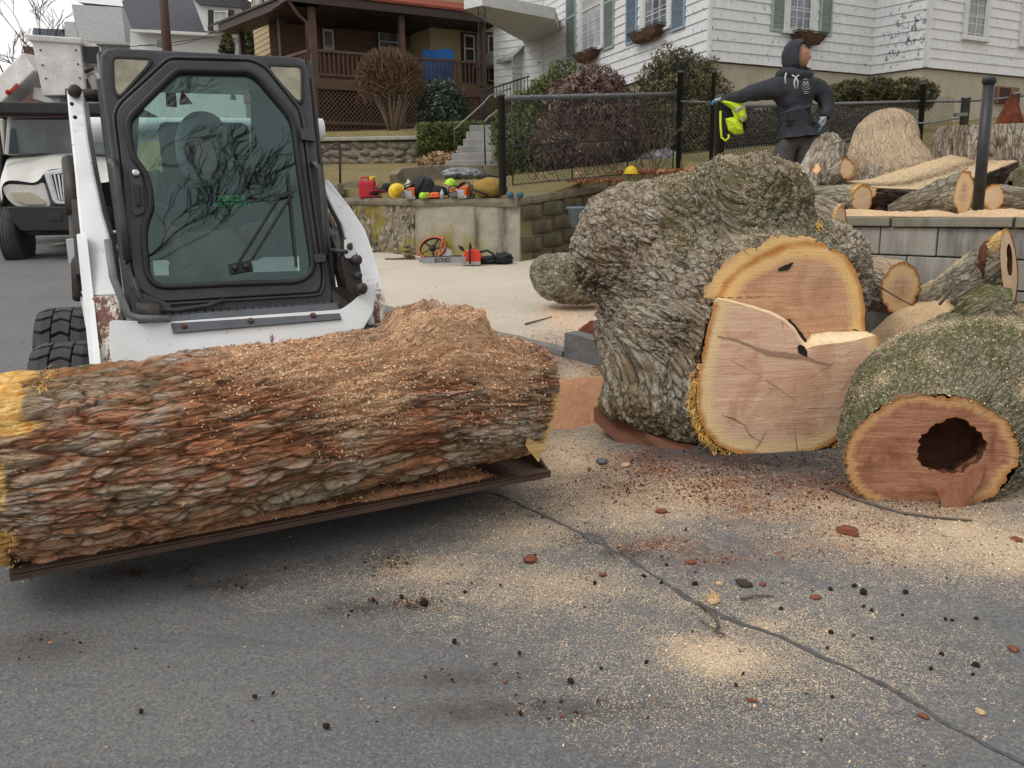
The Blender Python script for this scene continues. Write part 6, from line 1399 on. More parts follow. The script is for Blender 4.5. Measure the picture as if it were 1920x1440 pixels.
# chassis body, rear
b0 = CB(430, 600, -.12); mb = MB(); mb.box(b0+E2*.95-UP*.22+E1*.02, (.94, 1.9, .5), (E1, E2, UP)); mb.box(b0+E2*1.75+UP*.15+E1*.02, (.9, .5, .45), (E1, E2, UP)); mb.build('chassis', M_LW, LD, bevel=.03)
# interior
M_INT = simple('cab_interior', (.10, .115, .12), .8, (.07, .08, .085), 4); M_SEAT = simple('seat_vinyl', (.03, .032, .036), .5)
mb = MB(); cL = CB(255, 560, -.12); cR_ = CB(610, 545, -.12)
mb.prism([cL, cL+E2*.95, cL+E2*.95+UP*.55, cL+E2*.45+UP*.62, cL+UP*.12], E1*.03); mb.prism([cR_, cR_+E2*.95, cR_+E2*.95+UP*.55, cR_+E2*.45+UP*.62, cR_+UP*.12], -E1*.03)
mb.prism([cL, cR_, cR_+E2*.95, cL+E2*.95], UP*.03); mb.build('inner_panels', M_INT, LD)
mb = MB(); q0 = CB(250, 330, -1.02); pr_ = [(236, 150), (480, 150), (520, 190), (520, 325), (236, 322)]; BR_ = Pl(CB(420, 300, -1.0), nC*0+(-E2))
ro2 = radial([(205, 110), (575, 118), (590, 480), (225, 490)], (400, 250), 60); ri2 = radial(roundpoly([(262, 165), (470, 165), (472, 322), (255, 322)], 16, 4), (400, 250), 60)
mb.ring(BR_.poly(ro2), BR_.poly(ri2), E2*.04); mb.build('rear_frame', M_INT, LD)
mb = MB(); sc0 = CB(400, 430, -.62); mb.box(sc0-UP*.1, (.48, .42, .12), (E1, E2, UP)); mb.box(sc0+E2*.24+UP*.25, (.46, .12, .62), (E1, (E2+UP*.15).normalized(), (UP-E2*.15).normalized())); mb.build('seat', M_SEAT, LD, bevel=.04)
mb = MB()
for sg in (-1, 1): mb.tube([sc0+E1*.3*sg-UP*.12-E2*.15, sc0+E1*.3*sg-UP*.1-E2*.35, sc0+E1*.3*sg+UP*.16-E2*.36], .014, 8); mb.blob(sc0+E1*.3*sg+UP*.19-E2*.36, (.025, .025, .04))
mb.tube([sc0+E1*.26+E2*.2+UP*.3, sc0+E1*.26-E2*.2+UP*.14, sc0+E1*.2-E2*.28+UP*.1, sc0-E1*.2-E2*.28+UP*.1, sc0-E1*.26-E2*.2+UP*.14, sc0-E1*.26+E2*.2+UP*.3], .02, 8); mb.build('controls', M_SEAT, LD)
tri = BR_.poly([(340, 168), (362, 195), (336, 197)], .02); mb = MB(); mb.prism(tri, -E2*.004); o = mb.build('warning_triangle', simple('orange_reflector', (.75, .12, .03), .5), LD)
# ------- tyres
M_TYRE = simple('tyre_rubber', (.035, .036, .039), .8, (.06, .06, .062), 8, bsc=80, bst=.4)
def tyre(R_, W_, lug, par, nl=22):
    mb = MB(); X_, Y_, Z_ = E1, E2, UP; fr2 = (E2, UP, E1)
    prof = [(R_*.55, -W_*.42), (R_*.72, -W_*.5), (R_*.9, -W_*.49), (R_*.965, -W_*.42), (R_*.97, 0), (R_*.965, W_*.42), (R_*.9, W_*.49), (R_*.72, W_*.5), (R_*.55, W_*.42)]
    mb.lathe(prof, (0, 0, 0), 48, fr2)
    body = mb.build('tyre', M_TYRE, par, local=True)
    lm = MB()
    # zig zag rows of blocks
    rows = [(-.47, -.17), (-.15, .15), (.17, .47)]
    for r_i, (w0, w1) in enumerate(rows):
        for k in range(nl):
            a0 = 2*math.pi*(k+(.5 if r_i == 1 else 0))/nl; da = 2*math.pi/nl*.80; V = []
            for (ww, sh_) in ((w0, 0), ((w0+w1)/2, .30*(1 if r_i != 1 else -1)), (w1, 0)):
                for aa in (a0+sh_*da, a0+da+sh_*da):
                    for rr in (R_*.955, R_*(1.0+lug)):
                        rr2 = rr*(1-.05*max(0, abs(ww)-.36)/.11); V.append((E2*math.cos(aa)+UP*math.sin(aa))*rr2+E1*ww*W_)
            F = []
            for s_ in (0, 1): a = s_*4; F += [(a+1, a+3, a+7, a+5), (a, a+1, a+5, a+4), (a+3, a+2, a+6, a+7)]
            F += [(0, 2, 3, 1), (8, 9, 11, 10)]
            lm.add(V, F)
    lo_ = lm.build('tread_blocks', M_TYRE, body, local=True, bevel=.006); lo_['kind'] = 'stuff'
    rm = MB(); rm.lathe([(R_*.54, -W_*.38), (R_*.54, W_*.38), (R_*.5, W_*.38), (R_*.45, W_*.2), (R_*.2, W_*.15), (.02, W_*.15)], (0, 0, 0), 32, fr2); rm.build('rim', M_LW, body, local=True); return body
ty = None
tf = P(121, 643, 4.28)-UP*.40; tr3 = P(122, 577, 5.12)-UP*.40
for c in (tf, tr3, tf+E1*1.46, tr3+E1*1.46):
    if ty is None: ty = b = tyre(.385, .31, .045, LD)
    else: b = dup(ty, LD)
    b.location = c-LD.location
# ------- bucket under the log
M_BKT = simple('bucket_rust', (.105, .06, .042), .65, (.06, .038, .03), 5, bsc=50, bst=.6, metal=.3); bl = PZ(18, 1080, .20); br2 = PZ(1033, 886, .20); bx = (br2-bl).normalized(); by = Vector((-bx.y, bx.x, 0)); BL_ = (br2-bl).length
mb = MB(); mb.prism([bl, br2, br2+by*.75+UP*.02, bl+by*.75+UP*.02], -UP*.022); mb.prism([bl+UP*.004, br2+UP*.004, br2+by*.05+UP*.006, bl+by*.05+UP*.006], UP*.006)
mb.prism([bl+by*.74, br2+by*.74, br2+by*.80+UP*.5, bl+by*.80+UP*.5], by*.02); bo = mb.build('bucket', M_BKT, LD)
for q_ in (br2-bx*.012, bl+bx*.002): mb = MB(); mb.prism([q_, q_+by*.78, q_+by*.82+UP*.5, q_+by*.25+UP*.13], bx*.012); mb.build('side_plate', M_BKT, bo)
V = []; F = []; n1, n2 = 150, 12
for j in range(n2+1):
    for i in range(n1+1):
        u_ = BL_*(.03+.85*i/n1); v_ = .02+.28*j/n2; e = min(1, j/2, (n2-j)/2+.3)*min(1, i/3, (n1-i)/6); p = bl+bx*u_+by*(v_+.012*mnoise.noise(Vector((u_*9, 0, 2)))*(1 if j == 0 else 0)); p.z += .002+e*max(-.004, .022+.03*mnoise.noise(p*5)+.012*mnoise.noise(p*22)); V.append(p)
for j in range(n2):
    for i in range(n1): a = j*(n1+1)+i; F.append((a, a+1, a+n1+2, a+n1+1))
o = mkobj('sawdust_on_bucket', V, F, M_DUSTR, LD, smooth=True); o['kind'] = 'stuff'
ar = np.array(V); idx = rs.integers(0, len(ar), 5000); flakes('loose_chips', ar[idx]+rs.normal(size=(5000, 3))*[.01, .01, .002], np.tile([0, 0, 1.], (5000, 1)), .004, M_CHIPR, LD, seed=9)

# ================================================================ bucket truck
TK = thing('bucket_truck', 'white bucket truck with chrome grille and black chip box parked up the street', 'truck', (-9.2, 15.5, gz(-9, 15)))
ty_ = math.radians(12); t1 = Vector((math.cos(ty_), math.sin(ty_), 0)); t2 = Vector((-math.sin(ty_), math.cos(ty_), 0)); tF = P(90, 380, 14.4)
M_TW = simple('truck_paint', (.66, .65, .61), .35, (.56, .54, .50), 3, spec=.5); M_BLKP = simple('black_plastic', (.014, .015, .018), .5, (.025, .026, .028)); M_CHR = simple('chrome', (.72, .73, .75), .22, metal=.85, bst=0)
TG = Pl(tF, -t2)
def tp(pts, name, mat, o0, back, par=TK, bev=.02, rnd=0):
    mb = MB(); mb.prism(TG.poly(roundpoly(pts, rnd, 3) if rnd else pts, o0), t2*back); return mb.build(name, mat, par, bevel=bev)
# hood: lofted cross sections
def loft(secs, name, mat, par, smooth=True):
    V = [p for s_ in secs for p in s_]; k = len(secs[0]); F = [(i*k+j, i*k+j+1, (i+1)*k+j+1, (i+1)*k+j) for i in range(len(secs)-1) for j in range(k-1)]
    return mkobj(name, V, F, mat, par, smooth=smooth)
sec = []
def mir(h): return h+[(250-x, y) for x, y in h[:-1][::-1]]
for o_, h_ in ((.0, [(6, 372), (2, 356), (5, 344), (14, 338), (30, 338), (48, 341), (64, 344), (76, 336), (82, 324), (92, 317), (125, 315)]),
               (-.25, [(2, 376), (-2, 352), (1, 336), (12, 328), (28, 327), (46, 328), (62, 329), (75, 322), (84, 313), (94, 308), (125, 306)]),
               (-.8, [(2, 384), (-3, 345), (3, 326), (14, 316), (30, 313), (48, 311), (64, 308), (78, 302), (88, 298), (98, 296), (125, 294)]),
               (-1.7, [(8, 384), (8, 310), (12, 299), (20, 295), (34, 293), (50, 291), (66, 290), (80, 288), (90, 287), (100, 286), (125, 285)])):
    sec.append([TG(x, y, o_) for x, y in mir(h_)])
hd_o = loft(sec, 'hood', M_TW, TK); ssm = hd_o.modifiers.new('s', 'SUBSURF'); ssm.levels = ssm.render_levels = 2
tp([(3, 352), (14, 345), (40, 346), (66, 348), (82, 340), (96, 388), (30, 388), (12, 372)], 'fender_front', M_TW, -.03, .3, rnd=8)
gr = tp([(80, 322), (125, 314), (170, 322), (168, 336), (156, 378), (146, 384), (106, 384), (98, 378)], 'grille', M_CHR, .03, .14, rnd=5)
mb = MB(); mb.prism(TG.poly([(92, 328), (125, 323), (160, 328), (150, 372), (143, 376), (112, 376), (106, 372)], .035), t2*.02); mb.build('grille_opening', M_BLKP, gr)
mb = MB()
for k in range(9): x = 95+k*7.6; x2 = 108+k*4.6; mb.beam(TG(x, 327, .05), TG(x2, 375, .05), .03, .03)
o = mb.build('grille_bars', M_CHR, gr)
hl = tp([(18, 360), (58, 360), (82, 376), (86, 384), (50, 384), (28, 376)], 'headlight', simple('headlight_lens', (.42, .38, .26), .2, (.50, .48, .38), 6), .02, .08, rnd=4)
bp_ = tp([(12, 387), (200, 387), (200, 432), (40, 434), (18, 410)], 'bumper', M_BLKP, .18, .35, rnd=5)
tp([(90, 402), (116, 402), (116, 414), (92, 415)], 'tow_hole', M_BLKP, .2, .04, bp_, rnd=2)
tp([(40, 434), (160, 434), (158, 440), (60, 442)], 'axle', M_DKST, -.3, .3)
cabp = [(8, 290), (14, 216), (34, 210), (215, 208), (232, 216), (236, 290)]
tp(cabp, 'cab', M_TW, -1.5, 1.4, rnd=4)
ws = tp([(15, 289), (20, 222), (212, 220), (228, 289)], 'windshield', glass_dark('truck_glass', (.022, .03, .036), (.09, .12, .13), 1.2), -1.47, .03, rnd=3)
tp([(44, 292), (66, 296), (44, 293)], 'wiper', M_BLKP, -1.4, .02) if False else None
mb = MB(); mb.beam(TG(34, 292, -1.44), TG(96, 289, -1.44), .02, .02); mb.build('wiper', M_BLKP, TK)
tp([(-16, 286), (-14, 225), (6, 222), (8, 290)], 'door_side', M_TW, -1.55, .9); 
mb = MB(); mb.tube([TG(-8, 300, -1.2), TG(-10, 240, -1.1)], .02, 6); mb.box(TG(-10, 262, -1.05), (.18, .1, .5), (t1, t2, UP)); mb.build('mirror', M_BLKP, TK)
wb = MB(); wc = TG(32, 443, -.55); wb.lathe([(.28, -.14), (.46, -.15), (.51, -.12), (.515, 0), (.51, .12), (.46, .15), (.28, .14)], wc, 36, (t2, UP, t1)); wh = wb.build('wheel', M_TYRE, TK)
for k in range(5): mb = MB(); mb.lathe([(.516, -.006), (.516, .006)], wc+t1*(-.1+.05*k), 36, (t2, UP, t1)); mb.build('tread_groove', M_RUB, wh)
mb = MB(); mb.lathe([(.28, 0), (.27, .03), (.15, .05), (.12, .12), (.02, .13)], wc-t1*.15, 24, (t2, UP, -t1)); mb.build('rim', M_TW, wh)
w2 = dup(wh, TK); w2.location = Vector(wh.location)+t1*1.95
bx_ = tp([(-20, 190), (250, 194), (250, 214), (-20, 212)], 'chip_box_canopy', M_BLKP, -1.0, 3.2); tp([(-20, 212), (250, 214), (250, 218), (-20, 217)], 'canopy_lip', simple('lip_dark_red', (.05, .02, .02)), -1.1, .2)
tp([(-25, 214), (6, 214), (4, 400), (-25, 400)], 'box_side', M_BLKP, -2.8, 1.5); tp([(14, 214), (236, 214), (236, 420), (14, 420)], 'box_front', M_BLKP, -3.0, .2); tp([(60, 400), (230, 400), (230, 432), (60, 432)], 'undercarriage', M_BLKP, -2.0, 3)
# aerial bucket on the boom
M_FIB = simple('bucket_white', (.80, .78, .76), .45, (.58, .56, .54), 3); bp0 = Pl(tF, -t2)
def bk_at(px, py, o): return TG(px, py, o)
lo_, hi_ = [(78, 182), (158, 180)], [(60, 78), (150, 86)]
def sect(y0, y1, xl0, xr0, grow, off):
    a = TG(xl0, y0, off); b = TG(xr0, y1, off); return [a-t2*grow, b-t2*grow, b+t2*(.75+grow), a+t2*(.75+grow)]
ss_ = [sect(180, 178, 80, 160, 0, -1.6), sect(96, 98, 64, 152, .03, -1.6), sect(78, 84, 60, 150, .04, -1.6)]
rim_ = [p+(p-sum(ss_[2], Vector())/4).normalized()*.07 for p in ss_[2]]; rim2 = [p+UP*.10+(p-sum(ss_[2], Vector())/4).normalized()*.03 for p in rim_]
V = []; 
for s_ in (ss_[0], ss_[1], ss_[2], rim_, rim2): V += s_
F = [(3, 2, 1, 0)]+[(r_*4+i, r_*4+(i+1) % 4, (r_+1)*4+(i+1) % 4, (r_+1)*4+i) for r_ in range(4) for i in range(4)]+[(16, 17, 18, 19)]
bk2 = mkobj('aerial_bucket', V, F, M_FIB, TK, bevel=.02)
mb = MB()
for a, b in ((76, 94), (142, 94), (80, 122), (146, 120), (86, 147), (150, 146)): mb.blob(TG(a, b, -1.56), .018, 8, 5)
mb.build('rivets', M_DKST, bk2)
mb = MB(); mb.beam(TG(-10, 195, -2.4), TG(70, 118, -2.0), .42, .38); mb.build('boom', M_FIB, TK, bevel=.03)
mb = MB(); mb.beam(TG(14, 178, -1.7), TG(34, 158, -1.7), .05, .05); mb.blob(TG(14, 172, -1.6), .04); mb.build('boom_lamp', simple('red_lamp', (.5, .04, .02), .3), TK)
mb = MB(); mb.box(TG(166, 104, -1.9), (.36, .4, .34), (t1, t2, UP)); mb.tube([TG(152, 140, -1.9), TG(175, 135, -1.9), TG(190, 150, -1.8)], .05, 8); mb.build('tool_holder', M_FIB, TK); mb = MB(); mb.box(TG(172, 103, -1.67), (.26, .06, .28), (t1, t2, UP)); mb.tube([TG(158, 150, -1.8), TG(165, 165, -1.8), TG(170, 190, -1.8)], .06, 8); mb.tube([TG(160, 135, -1.7), TG(176, 128, -1.7)], .03, 6); mb.build('hydraulic_head', M_BLKP, TK)
mb = MB(); mb.beam(TG(70, 175, -2.2), TG(120, 190, -2.0), .2, .2); mb.build('boom_knuckle', M_FIB, TK)
# ================================================================ vegetation
def leafmat(name, stops, rough=.6):
    t = NT(name); return t.out(t.ramp(t.attr('rnd'), stops), rough, spec=.3)
ML_YEW = leafmat('yew_leaves', [(0, (.014, .022, .006)), (.5, (.045, .065, .013)), (.85, (.095, .12, .022)), (1, (.16, .18, .04))])
ML_YEWB = leafmat('yew_bronze', [(0, (.014, .014, .007)), (.5, (.045, .045, .018)), (.85, (.095, .088, .03)), (1, (.16, .13, .05))])
ML_HOL = leafmat('holly_leaves', [(0, (.010, .018, .012)), (.6, (.03, .05, .032)), (1, (.11, .15, .10))], .35)
ML_BARB = leafmat('barberry_twigs', [(0, (.035, .018, .016)), (.5, (.085, .045, .038)), (.9, (.16, .095, .075)), (1, (.26, .18, .14))])
ML_DEAD = leafmat('dead_leaves', [(0, (.12, .06, .03)), (.6, (.34, .21, .11)), (1, (.5, .35, .2))]); ML_BRAM = leafmat('dark_bramble', [(0, (.018, .016, .010)), (.6, (.05, .042, .028)), (1, (.11, .09, .06))])
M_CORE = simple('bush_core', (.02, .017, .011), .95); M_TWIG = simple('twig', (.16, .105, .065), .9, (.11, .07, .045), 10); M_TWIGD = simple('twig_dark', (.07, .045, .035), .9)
def foliage(name, lab, cat, blobs, n, leaf, mat, sd, long=1.6, group=None, boxy=False, core=True, ragged=.17, stems=True):
    r = np.random.default_rng(sd); cs = [(np.array(PR(*b[:4])[0]), PR(*b[:4])[1], np.array(b[4] if len(b) > 4 else (1, 1, 1))) for b in blobs]
    vol = np.array([c[1]**2*c[2][0]*c[2][2] for c in cs]); pick = r.choice(len(cs), n, p=vol/vol.sum()); C_ = np.array([c[0] for c in cs])[pick]; Rd = np.array([c[1] for c in cs])[pick]; Sq = np.array([c[2] for c in cs])[pick]
    d = r.normal(size=(n, 3)); d /= np.linalg.norm(d, axis=1)[:, None]
    if boxy: m_ = np.abs(d).max(1)[:, None]; d = d/m_*np.where(r.random((n, 1)) < .9, 1, .95); d = np.sign(d)*np.abs(d)**.8
    bump_ = 1+ragged*fbm(d*3.2+np.array([[sd, 0, 0]])+C_*.7, 3, sd)*2.2
    rad = bump_*(1-.30*r.random(n)**1.6)+ (r.random(n) < .05)*.05
    p = C_+d*Rd[:, None]*Sq*rad[:, None]
    inside = np.zeros(n, bool)
    for c, R_, s_ in cs: inside |= (np.linalg.norm((p-c)/(R_*s_), axis=1) < .74)
    p = p[~inside]; d = d[~inside]; n = len(p)
    nn = d+.8*r.normal(size=(n, 3)); nn /= np.linalg.norm(nn, axis=1)[:, None]; a = d*.7+r.normal(size=(n, 3))*.6+[0, 0, .3]; u = a-nn*(a*nn).sum(1)[:, None]; u /= np.linalg.norm(u, axis=1)[:, None]; v = np.cross(nn, u)
    sz = leaf*(.5+r.random(n))[:, None]
    V = np.stack([p-u*sz*long, p+v*sz*.5, p+u*sz*long, p-v*sz*.5], 1).reshape(-1, 3); F = np.arange(4*n).reshape(n, 4)
    zmin = V[:, 2].min(); root = thing(name, lab, cat, (C_[:, 0].mean(), C_[:, 1].mean(), zmin), group)
    clump = np.clip(r.random(n)*.75+.25+.35*fbm(p*4, 2, sd), 0, 1)
    o = mkobj('foliage', V, F, mat, root, attrs={'rnd': np.repeat(clump, 4)}); o['kind'] = 'stuff'
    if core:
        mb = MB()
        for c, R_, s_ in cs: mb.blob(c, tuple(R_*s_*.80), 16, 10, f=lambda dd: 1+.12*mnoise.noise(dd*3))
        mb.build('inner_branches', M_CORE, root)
    if stems:
        mb = MB(); c = Vector(cs[0][0]); gz_ = zmin
        for k in range(6): a_ = random.random()*6.28; mb.tube([Vector((c.x+.1*math.cos(a_), c.y+.1*math.sin(a_), gz_-.25)), Vector((c.x+.4*cs[0][1]*math.cos(a_), c.y+.4*cs[0][1]*math.sin(a_), gz_+.5*cs[0][1]))], [.03, .015], 5)
        mb.build('stem', M_TWIGD, root)
    return root
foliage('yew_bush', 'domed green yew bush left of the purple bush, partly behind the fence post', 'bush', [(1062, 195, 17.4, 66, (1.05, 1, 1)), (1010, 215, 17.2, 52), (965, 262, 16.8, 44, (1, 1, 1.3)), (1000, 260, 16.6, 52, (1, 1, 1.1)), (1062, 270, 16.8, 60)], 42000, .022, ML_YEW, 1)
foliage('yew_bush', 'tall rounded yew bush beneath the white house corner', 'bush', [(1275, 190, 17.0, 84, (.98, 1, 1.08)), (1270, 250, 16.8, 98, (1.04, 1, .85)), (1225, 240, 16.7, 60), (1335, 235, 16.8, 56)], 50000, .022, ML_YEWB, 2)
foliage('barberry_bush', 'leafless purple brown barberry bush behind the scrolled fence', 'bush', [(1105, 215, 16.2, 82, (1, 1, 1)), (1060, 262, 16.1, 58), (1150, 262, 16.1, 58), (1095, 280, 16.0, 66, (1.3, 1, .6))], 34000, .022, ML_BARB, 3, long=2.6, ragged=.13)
foliage('hedge', 'ragged low evergreen hedge against the foundation of the white house', 'hedge', [(1590, 178, 18.4, 34, (1.3, 1, .7)), (1640, 176, 18.3, 34, (1.3, 1, .8)), (1700, 175, 18.2, 32, (1.3, 1, .8)), (1560, 190, 18.4, 26), (1730, 180, 18.2, 24)], 24000, .021, ML_YEWB, 4, ragged=.22)
foliage('bramble', 'dark tangled bramble filling the ground behind the chain link fence', 'shrub', [(1395, 245, 16.8, 48, (1.3, 1, .8)), (1460, 242, 17, 46, (1.3, 1, .8)), (1560, 238, 17.2, 44, (1.3, 1, .85)), (1640, 235, 17.4, 40, (1.3, 1, .85)), (1360, 262, 16.6, 40), (1600, 262, 17.0, 40, (1.6, 1, .7)), (1500, 265, 16.8, 40, (1.6, 1, .7))], 22000, .02, ML_BRAM, 5, long=3, ragged=.1)
foliage('holly_bush', 'round glossy dark green holly bush in front of the porch lattice', 'bush', [(828, 196, 23.5, 43, (1, 1, 1.02)), (845, 215, 23.4, 34), (812, 222, 23.4, 28)], 9000, .035, ML_HOL, 6, long=1.2)
foliage('clipped_hedge', 'square clipped hedge at the top of the concrete steps', 'hedge', [(812, 262, 20.6, 28, (1, 1, 1)), (848, 261, 20.7, 28, (1.1, 1, 1)), (884, 258, 20.9, 27, (.95, 1, 1))], 16000, .022, ML_YEW, 7, boxy=True, ragged=.03)
foliage('dead_shrub', 'low shrub of curled tan dead leaves below the clipped hedge', 'shrub', [(826, 302, 19.6, 20, (1.5, 1, .8)), (800, 308, 19.5, 12, (1.2, 1, .8)), (868, 290, 19.8, 12, (1.6, 1, .8))], 2200, .045, ML_DEAD, 8, long=1.1, core=False)
for i, (px, yt, w_, lab) in enumerate(((426, 43, 13, 'shortest and leftmost of the three pointed arborvitae behind the cab roof'), (468, 30, 15, 'tallest and middle of the three pointed arborvitae behind the cab roof'), (492, 43, 13, 'rightmost of the three pointed arborvitae behind the cab roof'))):
    bl_ = [(px, yt+8+k*14, 33, max(3, w_*(.25+.25*k)) if k < 4 else w_) for k in range(8)]; foliage('arborvitae', lab, 'conifer', [b+((1, 1, 1.2),) for b in bl_], 3200, .06, ML_YEWB, 9+i, group='arborvitae in a row behind the cab')
foliage('fallen_leaves', 'rusty dead leaves along the foot of the fence', 'leaves', [(1230, 322, 14.6, 14, (5, 3, .25)), (1330, 318, 12, 16, (3, 3, .3)), (1120, 338, 14.2, 10, (5, 2, .25))], 1500, .03, leafmat('rust_leaves', [(0, (.12, .04, .02)), (.6, (.30, .12, .06)), (1, (.45, .25, .12))]), 15, core=False, stems=False)['kind'] = None
def tree_rec(mb, p, d, L, r, depth, rnd, up=.15, spread=.5, minr=.004, nb=(2, 3), droop=0):
    q = p; pts = [p]; rr = [r]; k = 3
    for i in range(k):
        d = (d+Vector((rnd.gauss(0, .12), rnd.gauss(0, .12), rnd.gauss(0, .08)+up*.3))).normalized(); q = q+d*L/k; pts.append(q); rr.append(max(minr, r*(1-.35*(i+1)/k)))
    mb.tube(pts, rr, 3 if r < .02 else 6, cap=False)
    if depth <= 0: return
    for j in range(rnd.randint(*nb)+(1 if rnd.random() < .3 else 0)):
        nd = (d+Vector((rnd.gauss(0, spread), rnd.gauss(0, spread), rnd.gauss(0, spread*.6)+up))).normalized(); tree_rec(mb, pts[-1] if j < 2 else pts[2], nd, L*rnd.uniform(.62, .86), rr[-1]*rnd.uniform(.6, .8), depth-1, rnd, up, spread, minr, nb)
rnd = random.Random(4); c = P(738, 252, 23.2); root = thing('round_bare_bush', 'round leafless brown bush on bare stems in front of the porch', 'bush', c); mb = MB(); tips = []
ctr_b = P(730, 150, 23.2)
for k in range(16):
    a = rnd.random()*6.28; tgt = ctr_b+Vector((math.cos(a)*.75*rnd.random()**.5, math.sin(a)*.75*rnd.random()**.5, rnd.uniform(-.55, .1))); mb.tube([c+Vector((math.cos(a)*.06, math.sin(a)*.06, -.1)), c.lerp(tgt, .45)+Vector((math.cos(a)*.02, 0, .05)), tgt], [.035, .024, .014], 5)
mb.build('stem', simple('bare_stem', (.24, .17, .12), .9), root)
mb = MB(); n_t = 4600; rr_ = np.random.default_rng(5); V = []; F = []
d = rr_.normal(size=(n_t, 3)); d /= np.linalg.norm(d, axis=1)[:, None]; d[:, 2] = np.where(d[:, 2] < -.45, -d[:, 2], d[:, 2]); ra = .45+.55*rr_.random(n_t)**.45; R0 = 64*23.2/FPX; zs = np.where(d[:, 2] < 0, .95, .92)
tipp = np.array(ctr_b)+d*(ra*R0)[:, None]*np.stack([np.ones(n_t), np.ones(n_t), zs], 1); out_ = d*.6+rr_.normal(size=(n_t, 3))*.35+[0, 0, .45]; out_ /= np.linalg.norm(out_, axis=1)[:, None]; Lt = .16+.22*rr_.random(n_t); b_ = tipp-out_*Lt[:, None]; sd_ = np.cross(out_, rr_.normal(size=(n_t, 3))); sd_ /= np.linalg.norm(sd_, axis=1)[:, None]; sd_ *= .007
sd2 = np.cross(out_, sd_/.007)*.007
V = np.concatenate([np.stack([b_-sd_, b_+sd_, tipp+sd_*.5, tipp-sd_*.5], 1).reshape(-1, 3), np.stack([b_-sd2, b_+sd2, tipp+sd2*.5, tipp-sd2*.5], 1).reshape(-1, 3)]); o = mkobj('twigs', V, np.arange(len(V)).reshape(-1, 4), leafmat('bush_twigs', [(0, (.08, .045, .03)), (.6, (.17, .105, .065)), (1, (.30, .20, .13))]), root, attrs={'rnd': np.tile(np.repeat(rr_.random(n_t), 4), 2)}); o['kind'] = 'stuff'
# bare twigs through the scrolled fence
mb = MB(); rnd = random.Random(9)
for k in range(26):
    a = P(rnd.uniform(1000, 1260), rnd.uniform(318, 345), rnd.uniform(14, 15)); tree_rec(mb, a, Vector((rnd.gauss(0, .5), 0, 1)).normalized(), rnd.uniform(.35, .6), .009, 2, rnd, .1, .4)
o = mb.build('rose_canes', M_TWIG); props(o, 'bare thorny canes sprouting along the foot of the scrolled fence', 'shrub')
# bare trees: far left, and across the street (seen only mirrored in the cab glass)
mb = MB(); rnd = random.Random(3); b = P(12, 170, 60); tree_rec(mb, b-UP*3, Vector((.05, 0, 1)), 3.2, .22, 5, rnd, .12, .45, .02); o = mb.build('bare_tree', M_TWIGD); props(o, 'small leafless tree against the sky at the far left edge', 'tree')
root = thing('bare_tree', 'large leafless street tree across the road, mirrored in the cab glass', 'tree', (2.6, -7.5, 0)); mb = MB(); rnd = random.Random(12); tree_rec(mb, Vector((1.7, -7.5, 0)), Vector((-.02, 0, 1)), 2.6, .17, 7, rnd, .12, .40, .007, (2, 3)); mb.build('branches', M_TWIGD, root)

# ================================================================ yard details
sw = thing('stone_wall', 'low rubble stone wall with a pale mortar cap below the brown porch', 'wall', P(700, 300, 21.2)); M_RUBS = simple('rubble_stone', (.27, .235, .185), .95, (.16, .14, .11), 3, bsc=20, bst=.8, bd=.03); M_RUBM = simple('rubble_mortar', (.36, .33, .27), .95)
A_, B_ = P(560, 270, 21.2), P(812, 262, 21.2); zt = (A_.z+B_.z)/2+.04; zb_ = P(700, 308, 21.2).z-.25
mb = MB(); mb.box(((A_.x+B_.x)/2, 21.34, (zt+zb_)/2-.03), (B_.x-A_.x, .25, zt-zb_-.06)); mb.build('mortar', M_RUBM, sw)
def stone_mesh(sd):
    mb = MB(); mb.blob((0, 0, 0), (.14, .09, .085), 9, 6, f=lambda d: 1+.35*mnoise.noise(d*1.6+Vector((sd, 0, 0)))); o = mb.build('stone', M_RUBS, sw, local=True); return o
prs = [stone_mesh(k*3.3) for k in range(4)]; rnd = random.Random(2); cnt = 0
for j in range(4):
    x = A_.x+.1
    while x < B_.x:
        q_ = prs[cnt] if cnt < 4 else dup(prs[rnd.randrange(4)], sw); cnt += 1
        s_ = rnd.uniform(.8, 1.35); q_.location = Vector((x, 21.22, zb_+.13+j*(zt-zb_-.16)/3.6+rnd.uniform(-.03, .03)))-sw.location; q_.scale = (s_, 1, rnd.uniform(.75, 1.15)); q_.rotation_euler = (0, rnd.uniform(-.5, .5), 0); x += .26*s_
mb = MB(); mb.box(((A_.x+B_.x)/2, 21.3, zt+.03), (B_.x-A_.x, .42, .09)); mb.build('cap', simple('mortar_cap', (.42, .40, .35), .9), sw, bevel=.02)
st = thing('steps', 'grey concrete steps climbing between the clipped hedge and the yew', 'steps', P(890, 312, 19.0)); M_STEP = concrete('step_concrete', (.34, .33, .31), (.26, .255, .24), 0, .3)
for k in range(6):
    a = P(868-4*k+6*k, 315-0, 19.0); z0 = P(880, 316, 19).z; mb = MB(); mb.box((P(890+3*k, 300, 19).x+.02*k, 19.1+.32*k, z0+.085+.17*k-.25), (1.25-.12*min(k, 3), .36, .17+.5)); mb.build('step', M_STEP, st, bevel=.012)
hr_ = thing('handrail', 'thin grey handrail rising beside the concrete steps', 'handrail', P(915, 310, 18.6)); mb = MB(); mb.tube([P(852, 243, 19.5), P(905, 195, 20.4), P(918, 180, 20.8), P(958, 165, 22)], .018, 6); mb.tube([P(908, 230, 18.6), P(914, 222, 18.7), P(935, 205, 19.2)], .02, 6); mb.build('rail', simple('rail_grey', (.22, .22, .22), .5), hr_)
